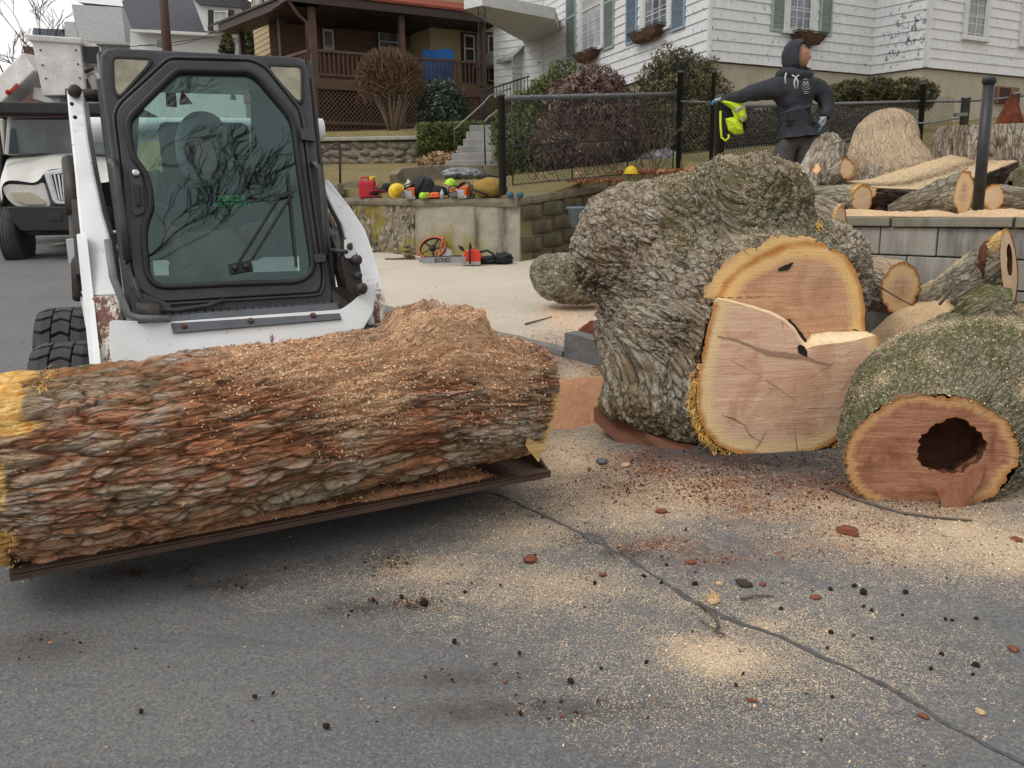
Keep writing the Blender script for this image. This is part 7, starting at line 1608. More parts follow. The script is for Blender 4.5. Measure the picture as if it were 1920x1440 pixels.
for a in ((908, 228, 312, 18.6), (852, 243, 312, 19.4)): mb = MB(); mb.tube([P(a[0], a[1], a[3]), P(a[0]+2, a[2], a[3])], .018, 6); mb.build('rail_post', M_IRON, hr_)
ir = thing('iron_railing', 'black iron stair railing beside the side porch of the white house', 'railing', P(950, 220, 22)); 
for k in range(14): px = 905+k*6.5; yt = 172-k*2.2; mb = MB(); mb.tube([P(px, yt, 22+.1*k), P(px, yt+60, 22+.1*k)], .011, 4); mb.build('baluster', M_IRON, ir)
mb = MB(); mb.tube([P(903, 172, 22), P(992, 143, 23.3)], .02, 6); mb.tube([P(903, 232, 22), P(992, 203, 23.3)], .015, 6); mb.build('rail', M_IRON, ir)
h2 = thing('handrail', 'rusty bent pipe handrail right beside the loader cab', 'handrail', P(635, 345, 15.2)); mb = MB(); mb.tube([P(590, 297, 14.8), P(628, 270, 15.1), P(635, 269, 15.2), P(637, 280, 15.2), P(638, 348, 15.2)], .022, 8); mb.build('pipe', simple('rusty_pipe', (.075, .05, .042), .8), h2)
lk = thing('yard_kerb', 'low grey concrete kerb curving across the dry lawn', 'kerb', P(800, 330, 16.5)); pts_ = [(738, 333, 16.0), (748, 323, 16.4), (790, 318, 16.7), (840, 316, 16.9), (905, 316, 17.0), (960, 318, 17.1)]
for a, b in zip(pts_, pts_[1:]): mb = MB(); A_, B_ = P(*a), P(*b); mb.beam(A_-UP*.08, B_-UP*.08, .16, .3); mb.build('kerb_section', M_COP, lk, bevel=.02)
for a, b in (((645, 345, 15.6), (700, 338, 15.4)), ((600, 352, 15.2), (640, 348, 15.0))): mb = MB(); mb.beam(P(*a)-UP*.06, P(*b)-UP*.06, .2, .2); o = mb.build('concrete_edging', M_COP, bevel=.02); props(o, 'low concrete edging %s' % ('near the red can' if a[0] > 640 else 'by the rusty handrail foot'), 'edging')

# ================================================================ fences
M_FBLK = simple('fence_black', (.016, .017, .019), .45, (.035, .035, .036), 10); M_RAILG = simple('rail_worn', (.20, .20, .20), .5, (.06, .06, .065), 20, thr=(.4, .55), sc_vec=(3, 3, 3)); M_GALV = simple('galvanised', (.20, .20, .195), .5, (.12, .12, .12), 12, metal=.4); M_LINK = simple('chain_wire', (.045, .043, .04), .6, (.09, .085, .08), 30)
def chain(A, B, zb0, zb1, h, par, pitch=.085, r=.0035, name='chain_link'):
    d = Vector((B.x-A.x, B.y-A.y, 0)); L = d.length; d.normalize(); mb = MB(); n = Vector((-d.y, d.x, 0))
    def pt(u, v): return Vector((A.x, A.y, 0))+d*u+UP*(zb0+(zb1-zb0)*u/L+v)
    u = -h
    while u < L:
        for s_ in (1, -1):
            ua, ub = (u, u+h*.95); va, vb = (0, h) if s_ > 0 else (h, 0); f0 = max(0, -ua/(ub-ua)); f1 = min(1, (L-ua)/(ub-ua))
            if f1 > f0: mb.tube([pt(ua+(ub-ua)*f0, va+(vb-va)*f0)+n*.003*s_, pt(ua+(ub-ua)*f1, va+(vb-va)*f1)+n*.003*s_], r, 3, cap=False)
        u += pitch
    o = mb.build(name, M_LINK, par); o['kind'] = 'stuff'; return o
def fpost(px, yt, yb, Y, r, par, name='post', mat=None, cap=True):
    b = P(px, yb, Y); tz = P(px, yt, Y).z; mb = MB(); mb.lathe([(r, -.06), (r, tz-b.z)]+([(r*1.15, tz-b.z), (r*1.15, tz-b.z+.03), (r*.5, tz-b.z+.05)] if cap else [(r*.9, tz-b.z+.01)]), b, 14); return mb.build(name, mat or M_FBLK, par)
F1 = thing('scrolled_fence', 'black fence panel with wrought iron scrolls and chain link on the retaining wall', 'fence', P(945, 355, 13.0))
fpost(943, 182, 358, 13.1, .055, F1); fpost(1272, 138, 328, 15.1, .05, F1)
RA, RB = P(948, 184, 13.0), P(1266, 176, 15.1); mb = MB(); mb.tube([RA, RB], .035, 10); mb.build('top_rail', M_RAILG, F1)
zb0, zb1 = P(948, 352, 13.0).z, P(1266, 322, 15.1).z; chain(RA, RB, zb0, zb1, RA.z-zb0, F1, pitch=.075)
fd = Vector((RB.x-RA.x, RB.y-RA.y, 0)); FL = fd.length; fd.normalize(); fn_ = Vector((fd.y, -fd.x, 0)); fn_ = fn_ if fn_.y < 0 else -fn_
def fp(u, v, o=.05): zz = zb0+(zb1-zb0)*u; hh_ = (RA.z-zb0)*(1-u)+(RB.z-zb1)*u; return Vector((RA.x, RA.y, 0))+fd*(FL*u)+UP*(zz+hh_*v)+fn_*o
mb = MB()
for u_ in (.02, .345, .68, .98): mb.tube([fp(u_, .02), fp(u_, .98)], .012, 6)
for v_ in (.03, .46, .97): mb.tube([fp(.02, v_), fp(.98, v_)], .009, 6)
mb.build('panel_frame', M_FBLK, F1)
def spiral(u, v, r0, turns, a0, sg):
    pts = []
    for k in range(26):
        f_ = k/25; a = a0+sg*turns*2*math.pi*f_; rr = r0*(1-f_*.85); pts.append(fp(u+rr*math.cos(a)/FL, v+rr*math.sin(a)/1.35, .055))
    return pts
rnd = random.Random(5)
for b0 in (0, .333, .666):
    for cx, cy in ((.04, .78), (.12, .88), (.22, .85), (.29, .72), (.05, .3), (.12, .14), (.22, .16), (.29, .3), (.10, .6), (.24, .58), (.16, .33), (.25, .40), (.17, .72)):
        mb = MB(); mb.tube(spiral(b0+cx, cy, rnd.uniform(.13, .17), 1.35, rnd.random()*6.28, rnd.choice((-1, 1))), .0065, 4); mb.build('scroll', M_FBLK, F1)
    for k in range(5):
        a = (k-2)*.28; mb = MB(); mb.tube([fp(b0+.335, .47, .06), fp(b0+.335-.26*math.cos(a), .47+.45*math.sin(a), .06)], .006, 4); mb.build('ray_bar', M_FBLK, F1)
F2 = thing('chain_link_fence', 'black chain link fence running back from the steel posts behind the worker', 'fence', P(1345, 300, 9.6))
fpost(1333, 138, 312, 14.6, .035, F2); fpost(1347, 186, 310, 9.6, .055, F2); fpost(1722, 160, 285, 16, .05, F2)
FA, FB_ = P(1350, 201, 9.6), P(1722, 190, 16); mb = MB(); mb.tube([FA, FB_], .022, 8); mb.build('top_rail', M_RAILG, F2); chain(FA, FB_, FA.z-1.0, FB_.z-.98, .97, F2, pitch=.075)
mb = MB(); mb.tube([P(1272, 190, 15.1), P(1333, 192, 14.6)], .018, 6); mb.build('top_rail', M_RAILG, F2); chain(P(1272, 190, 15.1), P(1333, 192, 14.6), P(1272, 322, 15.1).z, P(1333, 310, 14.6).z, 1.0, F2, pitch=.075)
mb = MB(); r0_ = [P(1722, 190, 16), P(1800, 190, 16.3), P(1870, 186, 16.6), P(1930, 178, 16.8)]; mb.tube(r0_, .022, 8); mb.build('top_rail', M_RAILG, F2)
chain(P(1722, 190, 16), P(1790, 190, 16.3), P(1722, 283, 16).z, P(1790, 283, 16.3).z, .95, F2, pitch=.075)
gp = fpost(1801, 186, 300, 16.0, .075, F2, 'gate_post', M_GALV); fpost(1892, 178, 300, 16.5, .075, F2, 'gate_post', M_GALV)
mb = MB(); mb.tube([P(1699, 231, 15.6), P(1740, 231, 15.6), P(1798, 222, 15.8)], .018, 6); mb.tube([P(1699, 231, 15.6), P(1699, 205, 15.6)], .01, 5); mb.box(P(1801, 215, 15.9), (.22, .1, .06)); mb.build('gate_latch', M_GALV, F2)
t = P(1833, 394, 6.02); tp_ = P(1856, 142, 6.02); pr = thing('steel_post', 'black round steel post with a flat cap standing on the block wall', 'post', t); mb = MB(); ax_ = frame(tp_-t); Lp = (tp_-t).length; mb.lathe([(.037, -.1), (.037, Lp-.04)], t, 24, ax_); mb.build('shaft', M_FBLK, pr); mb = MB(); mb.lathe([(.044, 0), (.045, .03), (.041, .042), (.02, .045)], t+(tp_-t).normalized()*(Lp-.05), 24, ax_); mb.build('cap', M_FBLK, pr)

# ================================================================ people
def skin(name, nodes, edges, mat, par, sub=2):
    me = bpy.data.meshes.new(name); me.from_pydata([tuple(n[0]) for n in nodes], edges, []); o = bpy.data.objects.new(name, me); COL.objects.link(o)
    o.modifiers.new('s', 'SKIN').use_smooth_shade = True; sv = me.skin_vertices[0].data
    for i, n in enumerate(nodes): r = n[1]; sv[i].radius = r if isinstance(r, tuple) else (r, r)
    sv[0].use_root = True; ss = o.modifiers.new('ss', 'SUBSURF'); ss.levels = ss.render_levels = sub
    bpy.context.view_layer.update(); ev = o.evaluated_get(bpy.context.evaluated_depsgraph_get()); em = ev.to_mesh(); V = [tuple(v.co) for v in em.vertices]; F = [tuple(p.vertices) for p in em.polygons]; ev.to_mesh_clear(); bpy.data.objects.remove(o); bpy.data.meshes.remove(me)
    return V, F
def clothnoise(V, amp, sc=9, sd=0): return [tuple(Vector(v)+mnoise.noise_vector(Vector(v)*sc+Vector((sd, 0, 0)))*amp+mnoise.noise_vector(Vector(v)*sc*2.7)*amp*.4) for v in V]
M_SKIN = simple('skin', (.38, .20, .125), .6, (.33, .16, .10), 20, bst=.05); M_HOOD = simple('hoodie_charcoal', (.036, .040, .048), .95, (.055, .059, .068), 10, bsc=300, bst=.4, spec=.1); M_JEAN = simple('jeans_charcoal', (.055, .052, .052), .9, (.085, .080, .078), 7, bsc=300, bst=.3, spec=.1); M_GLOV = simple('glove_grey', (.42, .42, .42), .8); M_GLOB = simple('glove_blue', (.06, .22, .42), .7); M_HAIR = simple('hair', (.012, .009, .008), .6); M_BOOT = simple('boot', (.04, .028, .02), .7); M_CORD = simple('cord_white', (.62, .61, .58), .8)
def W_(px, py, dy=0): return P(px, py, 9.3+dy)
PE = thing('person', 'worker in a charcoal hoodie with hood up, gloved hand resting on the fence post', 'person', (W_(1492, 385).x, 9.3, yz(2.8, 9.3)))
zf = yz(2.8, 9.3)
def ft(px): p = W_(px, 380); p.z = zf; return p
bodyn = [(W_(1494, 250), (.10, .08)), (W_(1492, 215), (.10, .08)), (W_(1490, 170), (.11, .08)), (W_(1489, 148), (.08, .07)), (W_(1490, 134), .055), (W_(1493, 118, -.02), (.075, .08)), (W_(1494, 100, -.02), (.08, .09)), (W_(1495, 90, 0), (.06, .07)),
    (W_(1450, 160), .05), (W_(1400, 177, -.04), .035), (W_(1357, 186, .05), .034), (W_(1534, 163), .05), (W_(1552, 195, -.06), .035), (W_(1542, 221, -.16), .034),
    (W_(1477, 268), (.09, .09)), (W_(1466, 312, -.04), .06), (ft(1470)+UP*.08, .045), (ft(1464)+Vector((-.02, -.16, .03)), .04), (W_(1511, 268), (.09, .09)), (W_(1508, 312, -.06), .06), (ft(1512)+UP*.08, .045), (ft(1520)+Vector((.03, -.16, .03)), .04)]
V, F = skin('body', bodyn, [(0, 1), (1, 2), (2, 3), (3, 4), (4, 5), (5, 6), (6, 7), (2, 8), (8, 9), (9, 10), (2, 11), (11, 12), (12, 13), (0, 14), (14, 15), (15, 16), (16, 17), (0, 18), (18, 19), (19, 20), (20, 21)], M_SKIN, PE)
# shape the face: facing the right of the picture
hc_ = Vector(W_(1497, 106, -.03)); fdv = Vector((.86, -.5, .02)).normalized(); fs = fdv.cross(UP).normalized()
mb = MB()
def headf(d):
    # d in local axes: x=facing, y=side, z=up
    r = 1.0; 
    r += .20*math.exp(-((d.y)/.14)**2-((d.z+.12)/.13)**2)*(d.x > 0)          # nose
    r -= .05*math.exp(-((abs(d.y)-.33)/.14)**2-((d.z-.10)/.10)**2)*(d.x > 0)  # eye sockets
    r += .05*math.exp(-((d.z-.24)/.09)**2)*(d.x > .4)                         # brow
    r += .07*math.exp(-((d.y)/.25)**2-((d.z+.62)/.14)**2)*(d.x > 0)          # chin
    r += .045*math.exp(-((d.y)/.22)**2-((d.z+.38)/.06)**2)*(d.x > 0)         # lips
    return r
mb.blob(hc_+fdv*.008, (.105, .082, .122), 40, 28, f=headf, ax=(fdv, fs, UP)); n0 = len(V); V2_ = list(V)+[tuple(v) for v in mb.v]; F2_ = list(F)+[tuple(i+n0 for i in f) for f in mb.f]
mkobj('body', V2_, F2_, M_SKIN, PE, smooth=True)
mb = MB()
for sg in (-1, 1): mb.blob(hc_+fdv*.083+fs*.028*sg+UP*.012, (.012, .013, .008), 10, 6, ax=(fdv, fs, UP))
mb.build('eyes', simple('eye_dark', (.02, .015, .012), .3), PE); mb = MB(); mb.beam(hc_+fdv*.094+fs*.018-UP*.048, hc_+fdv*.094-fs*.018-UP*.048, .01, .006); mb.build('mouth', simple('lips', (.24, .09, .07), .6), PE)
mb = MB()
for sg in (-1, 1): mb.beam(hc_+fdv*.088+fs*.016*sg+UP*.030, hc_+fdv*.076+fs*.05*sg+UP*.028, .008, .007)
for k in range(14): a = hc_+fdv*(.07+.015*random.random())+fs*random.uniform(-.04, .04)+UP*.085; mb.tube([a, a+fdv*.03+UP*random.uniform(-.02, .01)], [.006, .003], 4)
mb.build('hair', M_HAIR, PE)
# hood
V = []; F = []; nu_, nv_ = 30, 22; hx = (fdv*.93+Vector((-.15, -.2, 0))).normalized(); hsd = hx.cross(UP).normalized(); hcc = hc_-fdv*.025+UP*.006
for i in range(nv_+1):
    th = math.pi*(.30+.70*i/nv_)      # from the opening rim (30%) round to the back
    for j in range(nu_):
        a = 2*math.pi*j/nu_; d = hx*math.cos(th)+(hsd*math.cos(a)*.85+UP*math.sin(a)*1.12)*math.sin(th); r_ = .148*(1+.05*mnoise.noise(d*4))
        if math.sin(a) > .2 and th > 2: d = d+UP*.05
        V.append(hcc+d*r_)
k0 = len(V); 
for j in range(nu_): V.append(Vector(V[j])*.12+Vector(V[j])*.88+(hcc-Vector(V[j])).normalized()*.03+hx*(-.02))
for i in range(nv_):
    for j in range(nu_): F.append((i*nu_+j, i*nu_+(j+1) % nu_, (i+1)*nu_+(j+1) % nu_, (i+1)*nu_+j))
for j in range(nu_): F.append((j, k0+j, k0+(j+1) % nu_, (j+1) % nu_))
mkobj('hood', clothnoise(V, .006, 12), F, M_HOOD, PE, smooth=True)
jn = [(W_(1495, 224), (.20, .165)), (W_(1495, 234), (.185, .155)), (W_(1491, 208), (.215, .17)), (W_(1489, 182), (.215, .17)), (W_(1489, 162), (.19, .15)), (W_(1490, 145), (.13, .12)), (W_(1491, 132, -.01), (.12, .12)),
      (W_(1450, 163), .125), (W_(1424, 172, -.02), .10), (W_(1395, 179, -.04), .077), (W_(1372, 184, 0), .066), (W_(1358, 187, .05), .050), (W_(1533, 166), .12), (W_(1549, 184, -.04), .095), (W_(1553, 200, -.07), .078), (W_(1548, 214, -.13), .066), (W_(1544, 220, -.16), .050)]
V, F = skin('hoodie', jn, [(0, 1), (0, 2), (2, 3), (3, 4), (4, 5), (5, 6), (4, 7), (7, 8), (8, 9), (9, 10), (10, 11), (4, 12), (12, 13), (13, 14), (14, 15), (15, 16)], M_HOOD, PE, 3); V = [tuple(Vector(v)+Vector((0, -1, 0))*.018*mnoise.noise(Vector((v[0]*9+v[2]*7, v[1]*3, v[2]*4-v[0]*3)))) for v in V]
hd_ = mkobj('hoodie', clothnoise(V, .016, 8, 3), F, M_HOOD, PE, smooth=True)
mb = MB(); 0 and mb.tube([W_(1490+8*k-28, 226+abs(k-3)*2.2*(-1)+4, -.22) for k in range(8)], .006, 5); mb.prism([W_(1472, 214, -.205), W_(1478, 206, -.21), W_(1508, 204, -.21), W_(1516, 212, -.205), W_(1519, 226, -.19), W_(1470, 227, -.19)], Vector((0, .03, 0))); mb.build('pocket', M_HOOD, hd_, bevel=.01)
mb = MB(); cc_ = W_(1490, 139, .0)
mb.tube([cc_+Vector((.125*math.cos(t_)*(1.1), .11*math.sin(t_), .02*math.sin(t_*2)+.02*math.sin(t_)-.0)) for t_ in [2*math.pi*k/20 for k in range(20)]], .058, 10, closed=True); V_ = clothnoise(mb.v, .012, 14); mkobj('hood_collar', V_, mb.f, M_HOOD, hd_, smooth=True)
jj = [(W_(1494, 252), (.165, .13)), (W_(1494, 243), (.16, .125)), (W_(1478, 270), (.14, .13)), (W_(1470, 290, -.03), (.13, .12)), (W_(1466, 315, -.05), (.11, .10)), (W_(1469, 345, -.02), (.082, .08)), (ft(1471)+UP*.07, .075), (W_(1511, 270), (.14, .13)), (W_(1508, 290, -.04), (.12, .12)), (W_(1508, 315, -.06), (.10, .10)), (W_(1511, 345, -.03), (.08, .08)), (ft(1513)+UP*.07, .075)]
V, F = skin('jeans', jj, [(0, 1), (0, 2), (2, 3), (3, 4), (4, 5), (5, 6), (0, 7), (7, 8), (8, 9), (9, 10), (10, 11)], M_JEAN, PE, 3); mkobj('jeans', clothnoise(V, .012, 10, 8), F, M_JEAN, PE, smooth=True)
mb = MB()
for px, dx in ((1466, -.05), (1517, .06)): mb.blob(ft(px)+Vector((dx, -.10, .05)), (.055, .14, .06), 14, 9)
mb.build('boots', M_BOOT, PE)
def glove(c, d, palm, name, curl, par):
    x = d.cross(palm).normalized(); nodes = [(c, (.034, .022)), (c+d*.045, (.042, .020)), (c+d*.08, (.040, .018))]; ed = [(0, 1), (1, 2)]
    for k in range(4):
        b = c+d*.082+x*(-.030+.020*k); L = (.062, .072, .068, .052)[k]; c1 = curl; i0 = len(nodes); d1 = (d*math.cos(c1*.6)+palm*math.sin(c1*.6)); d2 = (d*math.cos(c1*1.4)+palm*math.sin(c1*1.4)); d3 = (d*math.cos(c1*2.2)+palm*math.sin(c1*2.2))
        nodes += [(b, .011), (b+d1*L*.45, .0105), (b+d1*L*.45+d2*L*.32, .0098), (b+d1*L*.45+d2*L*.32+d3*L*.28, .008)]; ed += [(2, i0), (i0, i0+1), (i0+1, i0+2), (i0+2, i0+3)]
    i0 = len(nodes); tb = c+d*.02-x*.035; nodes += [(tb, .014), (tb+(d*.6-x*.6+palm*.4)*.035, .012), (tb+(d*.9-x*.5+palm*.8)*.062, .010)]; ed += [(0, i0), (i0, i0+1), (i0+1, i0+2)]
    V, F = skin(name, nodes, ed, M_GLOV, par, 2); fm = []
    for f in F: q_ = sum((Vector(V[i]) for i in f), Vector())/len(f); fm.append(1 if (q_-c).dot(d) > .088 or (q_-c).dot(palm) > .028 else 0)
    return mkobj(name, V, F, None, par, smooth=True, mats=[M_GLOV, M_GLOB], fm=fm)
glove(W_(1357, 186, .05), Vector((-.93, .2, -.05)).normalized(), Vector((-.1, .3, -.95)).normalized(), 'glove', 1.0, PE); glove(W_(1543, 221, -.16), Vector((-.12, -.12, -.98)).normalized(), Vector((-.9, .3, .1)).normalized(), 'glove', .35, PE)
dq = -.05
mb = MB(); mb.tube([W_(1474, 137, -.19+dq), W_(1472, 145, -.21+dq), W_(1473, 157, -.21+dq)], .0075, 6); mb.tube([W_(1485, 141, -.24), W_(1492, 145, -.26), W_(1498, 141, -.25)], .008, 6); mb.tube([W_(1492, 145, -.26), W_(1496, 152, -.26), W_(1495, 165, -.26), W_(1491, 166, -.26), W_(1489, 156, -.26), W_(1491, 147, -.26)], .0075, 6); mb.build('drawstring', M_CORD, PE)
mb = MB(); cx, cy = 1511, 158
def ec(a, b, dy=-.215): return W_(cx+a, cy+b, dy+.0016*a)
mb.tube([ec(6*math.cos(k/10*6.28), 6*math.sin(k/10*6.28)) for k in range(10)], .0028, 4, closed=True); mb.tube([ec(-5, -8), ec(-2, -10), ec(2, -10), ec(5, -8)], .003, 4); mb.tube([ec(-3, -2), ec(0, 2), ec(3, -2)], .003, 4); mb.tube([ec(-8, 6), ec(-5, 9), ec(0, 10), ec(5, 9), ec(8, 6)], .003, 4); mb.tube([ec(-5, 14), ec(5, 14)], .003, 4); mb.tube([ec(-3, 17), ec(5, 17)], .003, 4); mb.tube([ec(-4, 3), ec(4, -5)], .003, 4); mb.tube([ec(4, 3), ec(-4, -5)], .003, 4); mb.build('chest_emblem', simple('print_white', (.5, .5, .52), .8), PE)
mb = MB(); mb.tube([W_(1489, 243, -.165), W_(1500, 241, -.17), W_(1515, 238, -.17)], .004, 4); mb.build('belt_cord', M_CORD, PE)
# hi-vis jacket over the fence
M_HV = simple('hi_vis_yellow', (.62, .80, .03), .7, (.50, .66, .02), 8, bst=.1); M_HVS = simple('reflective_grey', (.38, .39, .40), .4); M_CLB = simple('black_cloth', (.015, .016, .02), .85, (.025, .026, .03))
JK = thing('jacket', 'black and hi vis yellow jacket draped over the fence rail beside the worker', 'jacket', P(1372, 245, 9.4))
def drape(pts, mat, name, par, Y, th=.03, sd=1):
    rim = resample([list(P(x, y, Y)) for x, y in pts], 50); c = rim.mean(0); V, F, A = cap_mesh(rim, c, 10); V = V+np.array([[0, -1, 0]])*(np.clip(A[:, 0]*10, 0, 1)*th+fbm(V*11, 3, sd)*.02)[:, None]; n = len(V); V2_ = V+np.array([[0, th*1.2, 0]]); FF = np.concatenate([F, (F+n)[:, ::-1]]); i = np.arange(50); j = (i+1) % 50; FF = np.concatenate([FF, np.stack([i, i+n, j+n, j], 1)]); return mkobj(name, np.concatenate([V, V2_]), FF, mat, par, smooth=True)
drape([(1352, 193), (1372, 195), (1385, 215), (1393, 238), (1372, 246), (1358, 248), (1352, 225)], M_CLB, 'black_panel', JK, 9.42); drape([(1354, 190), (1372, 186), (1388, 188), (1397, 200), (1401, 222), (1393, 230), (1384, 222), (1376, 206), (1366, 198)], M_HV, 'yellow_panel', JK, 9.30, .05, sd=3); drape([(1377, 205), (1392, 198), (1394, 203), (1380, 211)], M_HVS, 'reflective_band', JK, 9.25, .01); drape([(1388, 222), (1397, 214), (1398, 220), (1391, 228)], M_HVS, 'reflective_band', JK, 9.25, .01); drape([(1388, 226), (1396, 220), (1402, 240), (1396, 246)], M_CLB, 'sleeve', JK, 9.38)
drape([(1362, 222), (1380, 218), (1392, 232), (1394, 250), (1380, 252), (1368, 244)], M_HV, 'yellow_panel', JK, 9.33, .05, sd=6)
mb = MB(); mb.tube([P(1351, 208, 9.36), P(1351, 235, 9.36), P(1353, 258, 9.36), P(1360, 264, 9.36), P(1367, 258, 9.36), P(1366, 252, 9.36)], .012, 6); mb.tube([P(1374, 206, 9.31), P(1384, 228, 9.31), P(1392, 246, 9.31)], .014, 6); mb.build('yellow_strap', M_HV, JK)
# operator in the cab
OP = thing('person', 'loader operator in a dark hooded top, dimly seen through the cab glass', 'person', sc0)
OY = lambda px, py, o: CB(px, py, o)
on = [(OY(395, 470, -.55), (.17, .12)), (OY(392, 420, -.55), (.18, .12)), (OY(390, 375, -.52), (.19, .12)), (OY(388, 345, -.52), (.09, .08)), (OY(386, 325, -.50), .06), (OY(385, 290, -.48), (.085, .09)), (OY(385, 262, -.50), (.07, .08)), (OY(345, 375, -.5), .075), (OY(318, 440, -.42), .055), (OY(345, 480, -.25), .04), (OY(345, 490, -.2), .03), (OY(435, 375, -.5), .075), (OY(470, 440, -.40), .055), (OY(505, 425, -.2), .04), (OY(512, 415, -.16), .03), (OY(355, 490, -.45), .10), (OY(345, 520, -.15), .08), (OY(435, 490, -.45), .10), (OY(450, 520, -.15), .08)]
ed = [(0, 1), (1, 2), (2, 3), (3, 4), (4, 5), (5, 6), (2, 7), (7, 8), (8, 9), (9, 10), (2, 11), (11, 12), (12, 13), (13, 14), (0, 15), (15, 16), (0, 17), (17, 18)]
V, F = skin('body', on, ed, M_SKIN, OP); fo = (-E2*.95+E1*.1-UP*.15).normalized(); hx_ = OY(385, 285, -.44); mb = MB(); mb.blob(hx_, (.10, .08, .12), 30, 20, f=headf, ax=(fo, fo.cross(UP).normalized(), UP)); n0 = len(V); mkobj('body', list(V)+[tuple(v) for v in mb.v], list(F)+[tuple(i+n0 for i in f) for f in mb.f], M_SKIN, OP, smooth=True)
M_HOOD2 = simple('hood_grey', (.30, .31, .32), .95, (.11, .115, .12), 8); M_TOP2 = simple('top_dark', (.028, .03, .036), .95, (.045, .046, .05), 8)
V, F = skin('jacket', [(a, (r[0]*1.2, r[1]*1.25) if isinstance(r, tuple) else r*1.35) for a, r in on[:4]+on[7:9]+on[11:13]], [(0, 1), (1, 2), (2, 3), (2, 4), (4, 5), (2, 6), (6, 7)], M_TOP2, OP, 3); mkobj('jacket', clothnoise(V, .012, 8), F, M_TOP2, OP, smooth=True)
V = []; F = []; hs2 = fo.cross(UP).normalized()
for i in range(19):
    th = math.pi*(.26+.74*i/18)
    for j in range(26): a = 2*math.pi*j/26; d = fo*math.cos(th)+(hs2*math.cos(a)*.92+UP*math.sin(a)*1.2)*math.sin(th); V.append(hx_-fo*.03+UP*.01+d*.155)
for i in range(18):
    for j in range(26): F.append((i*26+j, i*26+(j+1) % 26, (i+1)*26+(j+1) % 26, (i+1)*26+j))
mkobj('hood', clothnoise(V, .008, 9), F, M_HOOD2, OP, smooth=True)
M_GRN = simple('print_green', (.03, .85, .12), .6, (.02, .55, .07), bst=0); tx = OY(436, 379, -.33); text_obj('PEREZ &\nBROTHERS', 'shirt_print', M_GRN, OP, tx, (E1, UP+E2*.15, nC), .036, .002, .0006)
mb = MB()
for sg in (-1, 1):
    for k in range(1): mb.blob(OY(345, 490, -.17) if sg < 0 else OY(513, 412, -.13), (.04, .04, .045), 12, 8)
mb.build('hands', M_SKIN, OP)
# ================================================================ tools and small things
def copY(px): return 13.0+(975-px)/197*.95 if px > 778 else 13.95+(778-px)/158*1.35
def CT(px, back=.06): Y = copY(px)+back; p = P(px, 370, Y); return Vector((p.x, Y, capz(p.x)))
M_RED = simple('red_plastic', (.42, .012, .025), .45, (.34, .01, .02), 5, bst=.05); M_ORA = simple('orange_plastic', (.75, .13, .02), .45, (.62, .10, .015), 6, bst=.05); M_GRYP = simple('grey_plastic', (.42, .42, .40), .5); M_BLKR = simple('black_rubber', (.012, .012, .013), .55); M_YEL = simple('yellow_plastic', (.78, .52, .01), .4, bst=.05); M_LIME = simple('lime_plastic', (.42, .72, .03), .4, bst=.05); M_WHP = simple('white_plastic', (.70, .70, .68), .4, bst=.05); M_SIL = simple('bar_steel', (.42, .43, .44), .35, metal=.6)
M_MUST = simple('mustard_canvas', (.33, .21, .05), .9, (.24, .15, .035), 4, bsc=120, bst=.4); M_BAGK = simple('bag_black', (.018, .018, .022), .35, (.03, .03, .035), 4, bsc=14, bst=1, bd=.05, spec=.7); M_BAGP = simple('bag_plastic_shine', (.16, .17, .19), .25, (.42, .44, .47), 6, thr=(.5, .66), bsc=12, bst=1, bd=.06, spec=.8)  # pale patches of the last bag colour are painted shine on dark plastic
X_, Y_, Z_ = Vector((1, 0, 0)), Vector((0, 1, 0)), Vector((0, 0, 1))
c = CT(690); r = thing('fuel_can', 'red plastic fuel can with a yellow spout on the coping', 'fuel can', c); mb = MB()
sec_ = lambda w, d, z: [c+Vector((a*w, b*d, z)) for a, b in ((-1, -.8), (-.8, -1), (.8, -1), (1, -.8), (1, .8), (.8, 1), (-.8, 1), (-1, .8))]
S_ = [sec_(.13, .1, 0), sec_(.135, .11, .02), sec_(.135, .11, .24), sec_(.125, .10, .28), sec_(.10, .08, .29)]; V = [p for q_ in S_ for p in q_]; mb.add(V, [tuple(range(8))[::-1]]+[(i*8+j, i*8+(j+1) % 8, (i+1)*8+(j+1) % 8, (i+1)*8+j) for i in range(4) for j in range(8)]+[tuple(32+j for j in range(8))]); mb.build('tank', M_RED, r, bevel=.008)
mb = MB(); mb.tube([c+Vector((-.10, 0, .27)), c+Vector((-.09, 0, .335)), c+Vector((.02, 0, .335)), c+Vector((.03, 0, .28))], .016, 8); mb.build('handle', M_RED, r); mb = MB(); mb.lathe([(.035, 0), (.035, .035), (.02, .05)], c+Vector((.07, 0, .285)), 14); mb.tube([c+Vector((.05, 0, .34)), c+Vector((.16, 0, .345))], .012, 6); mb.build('spout', M_YEL, r)
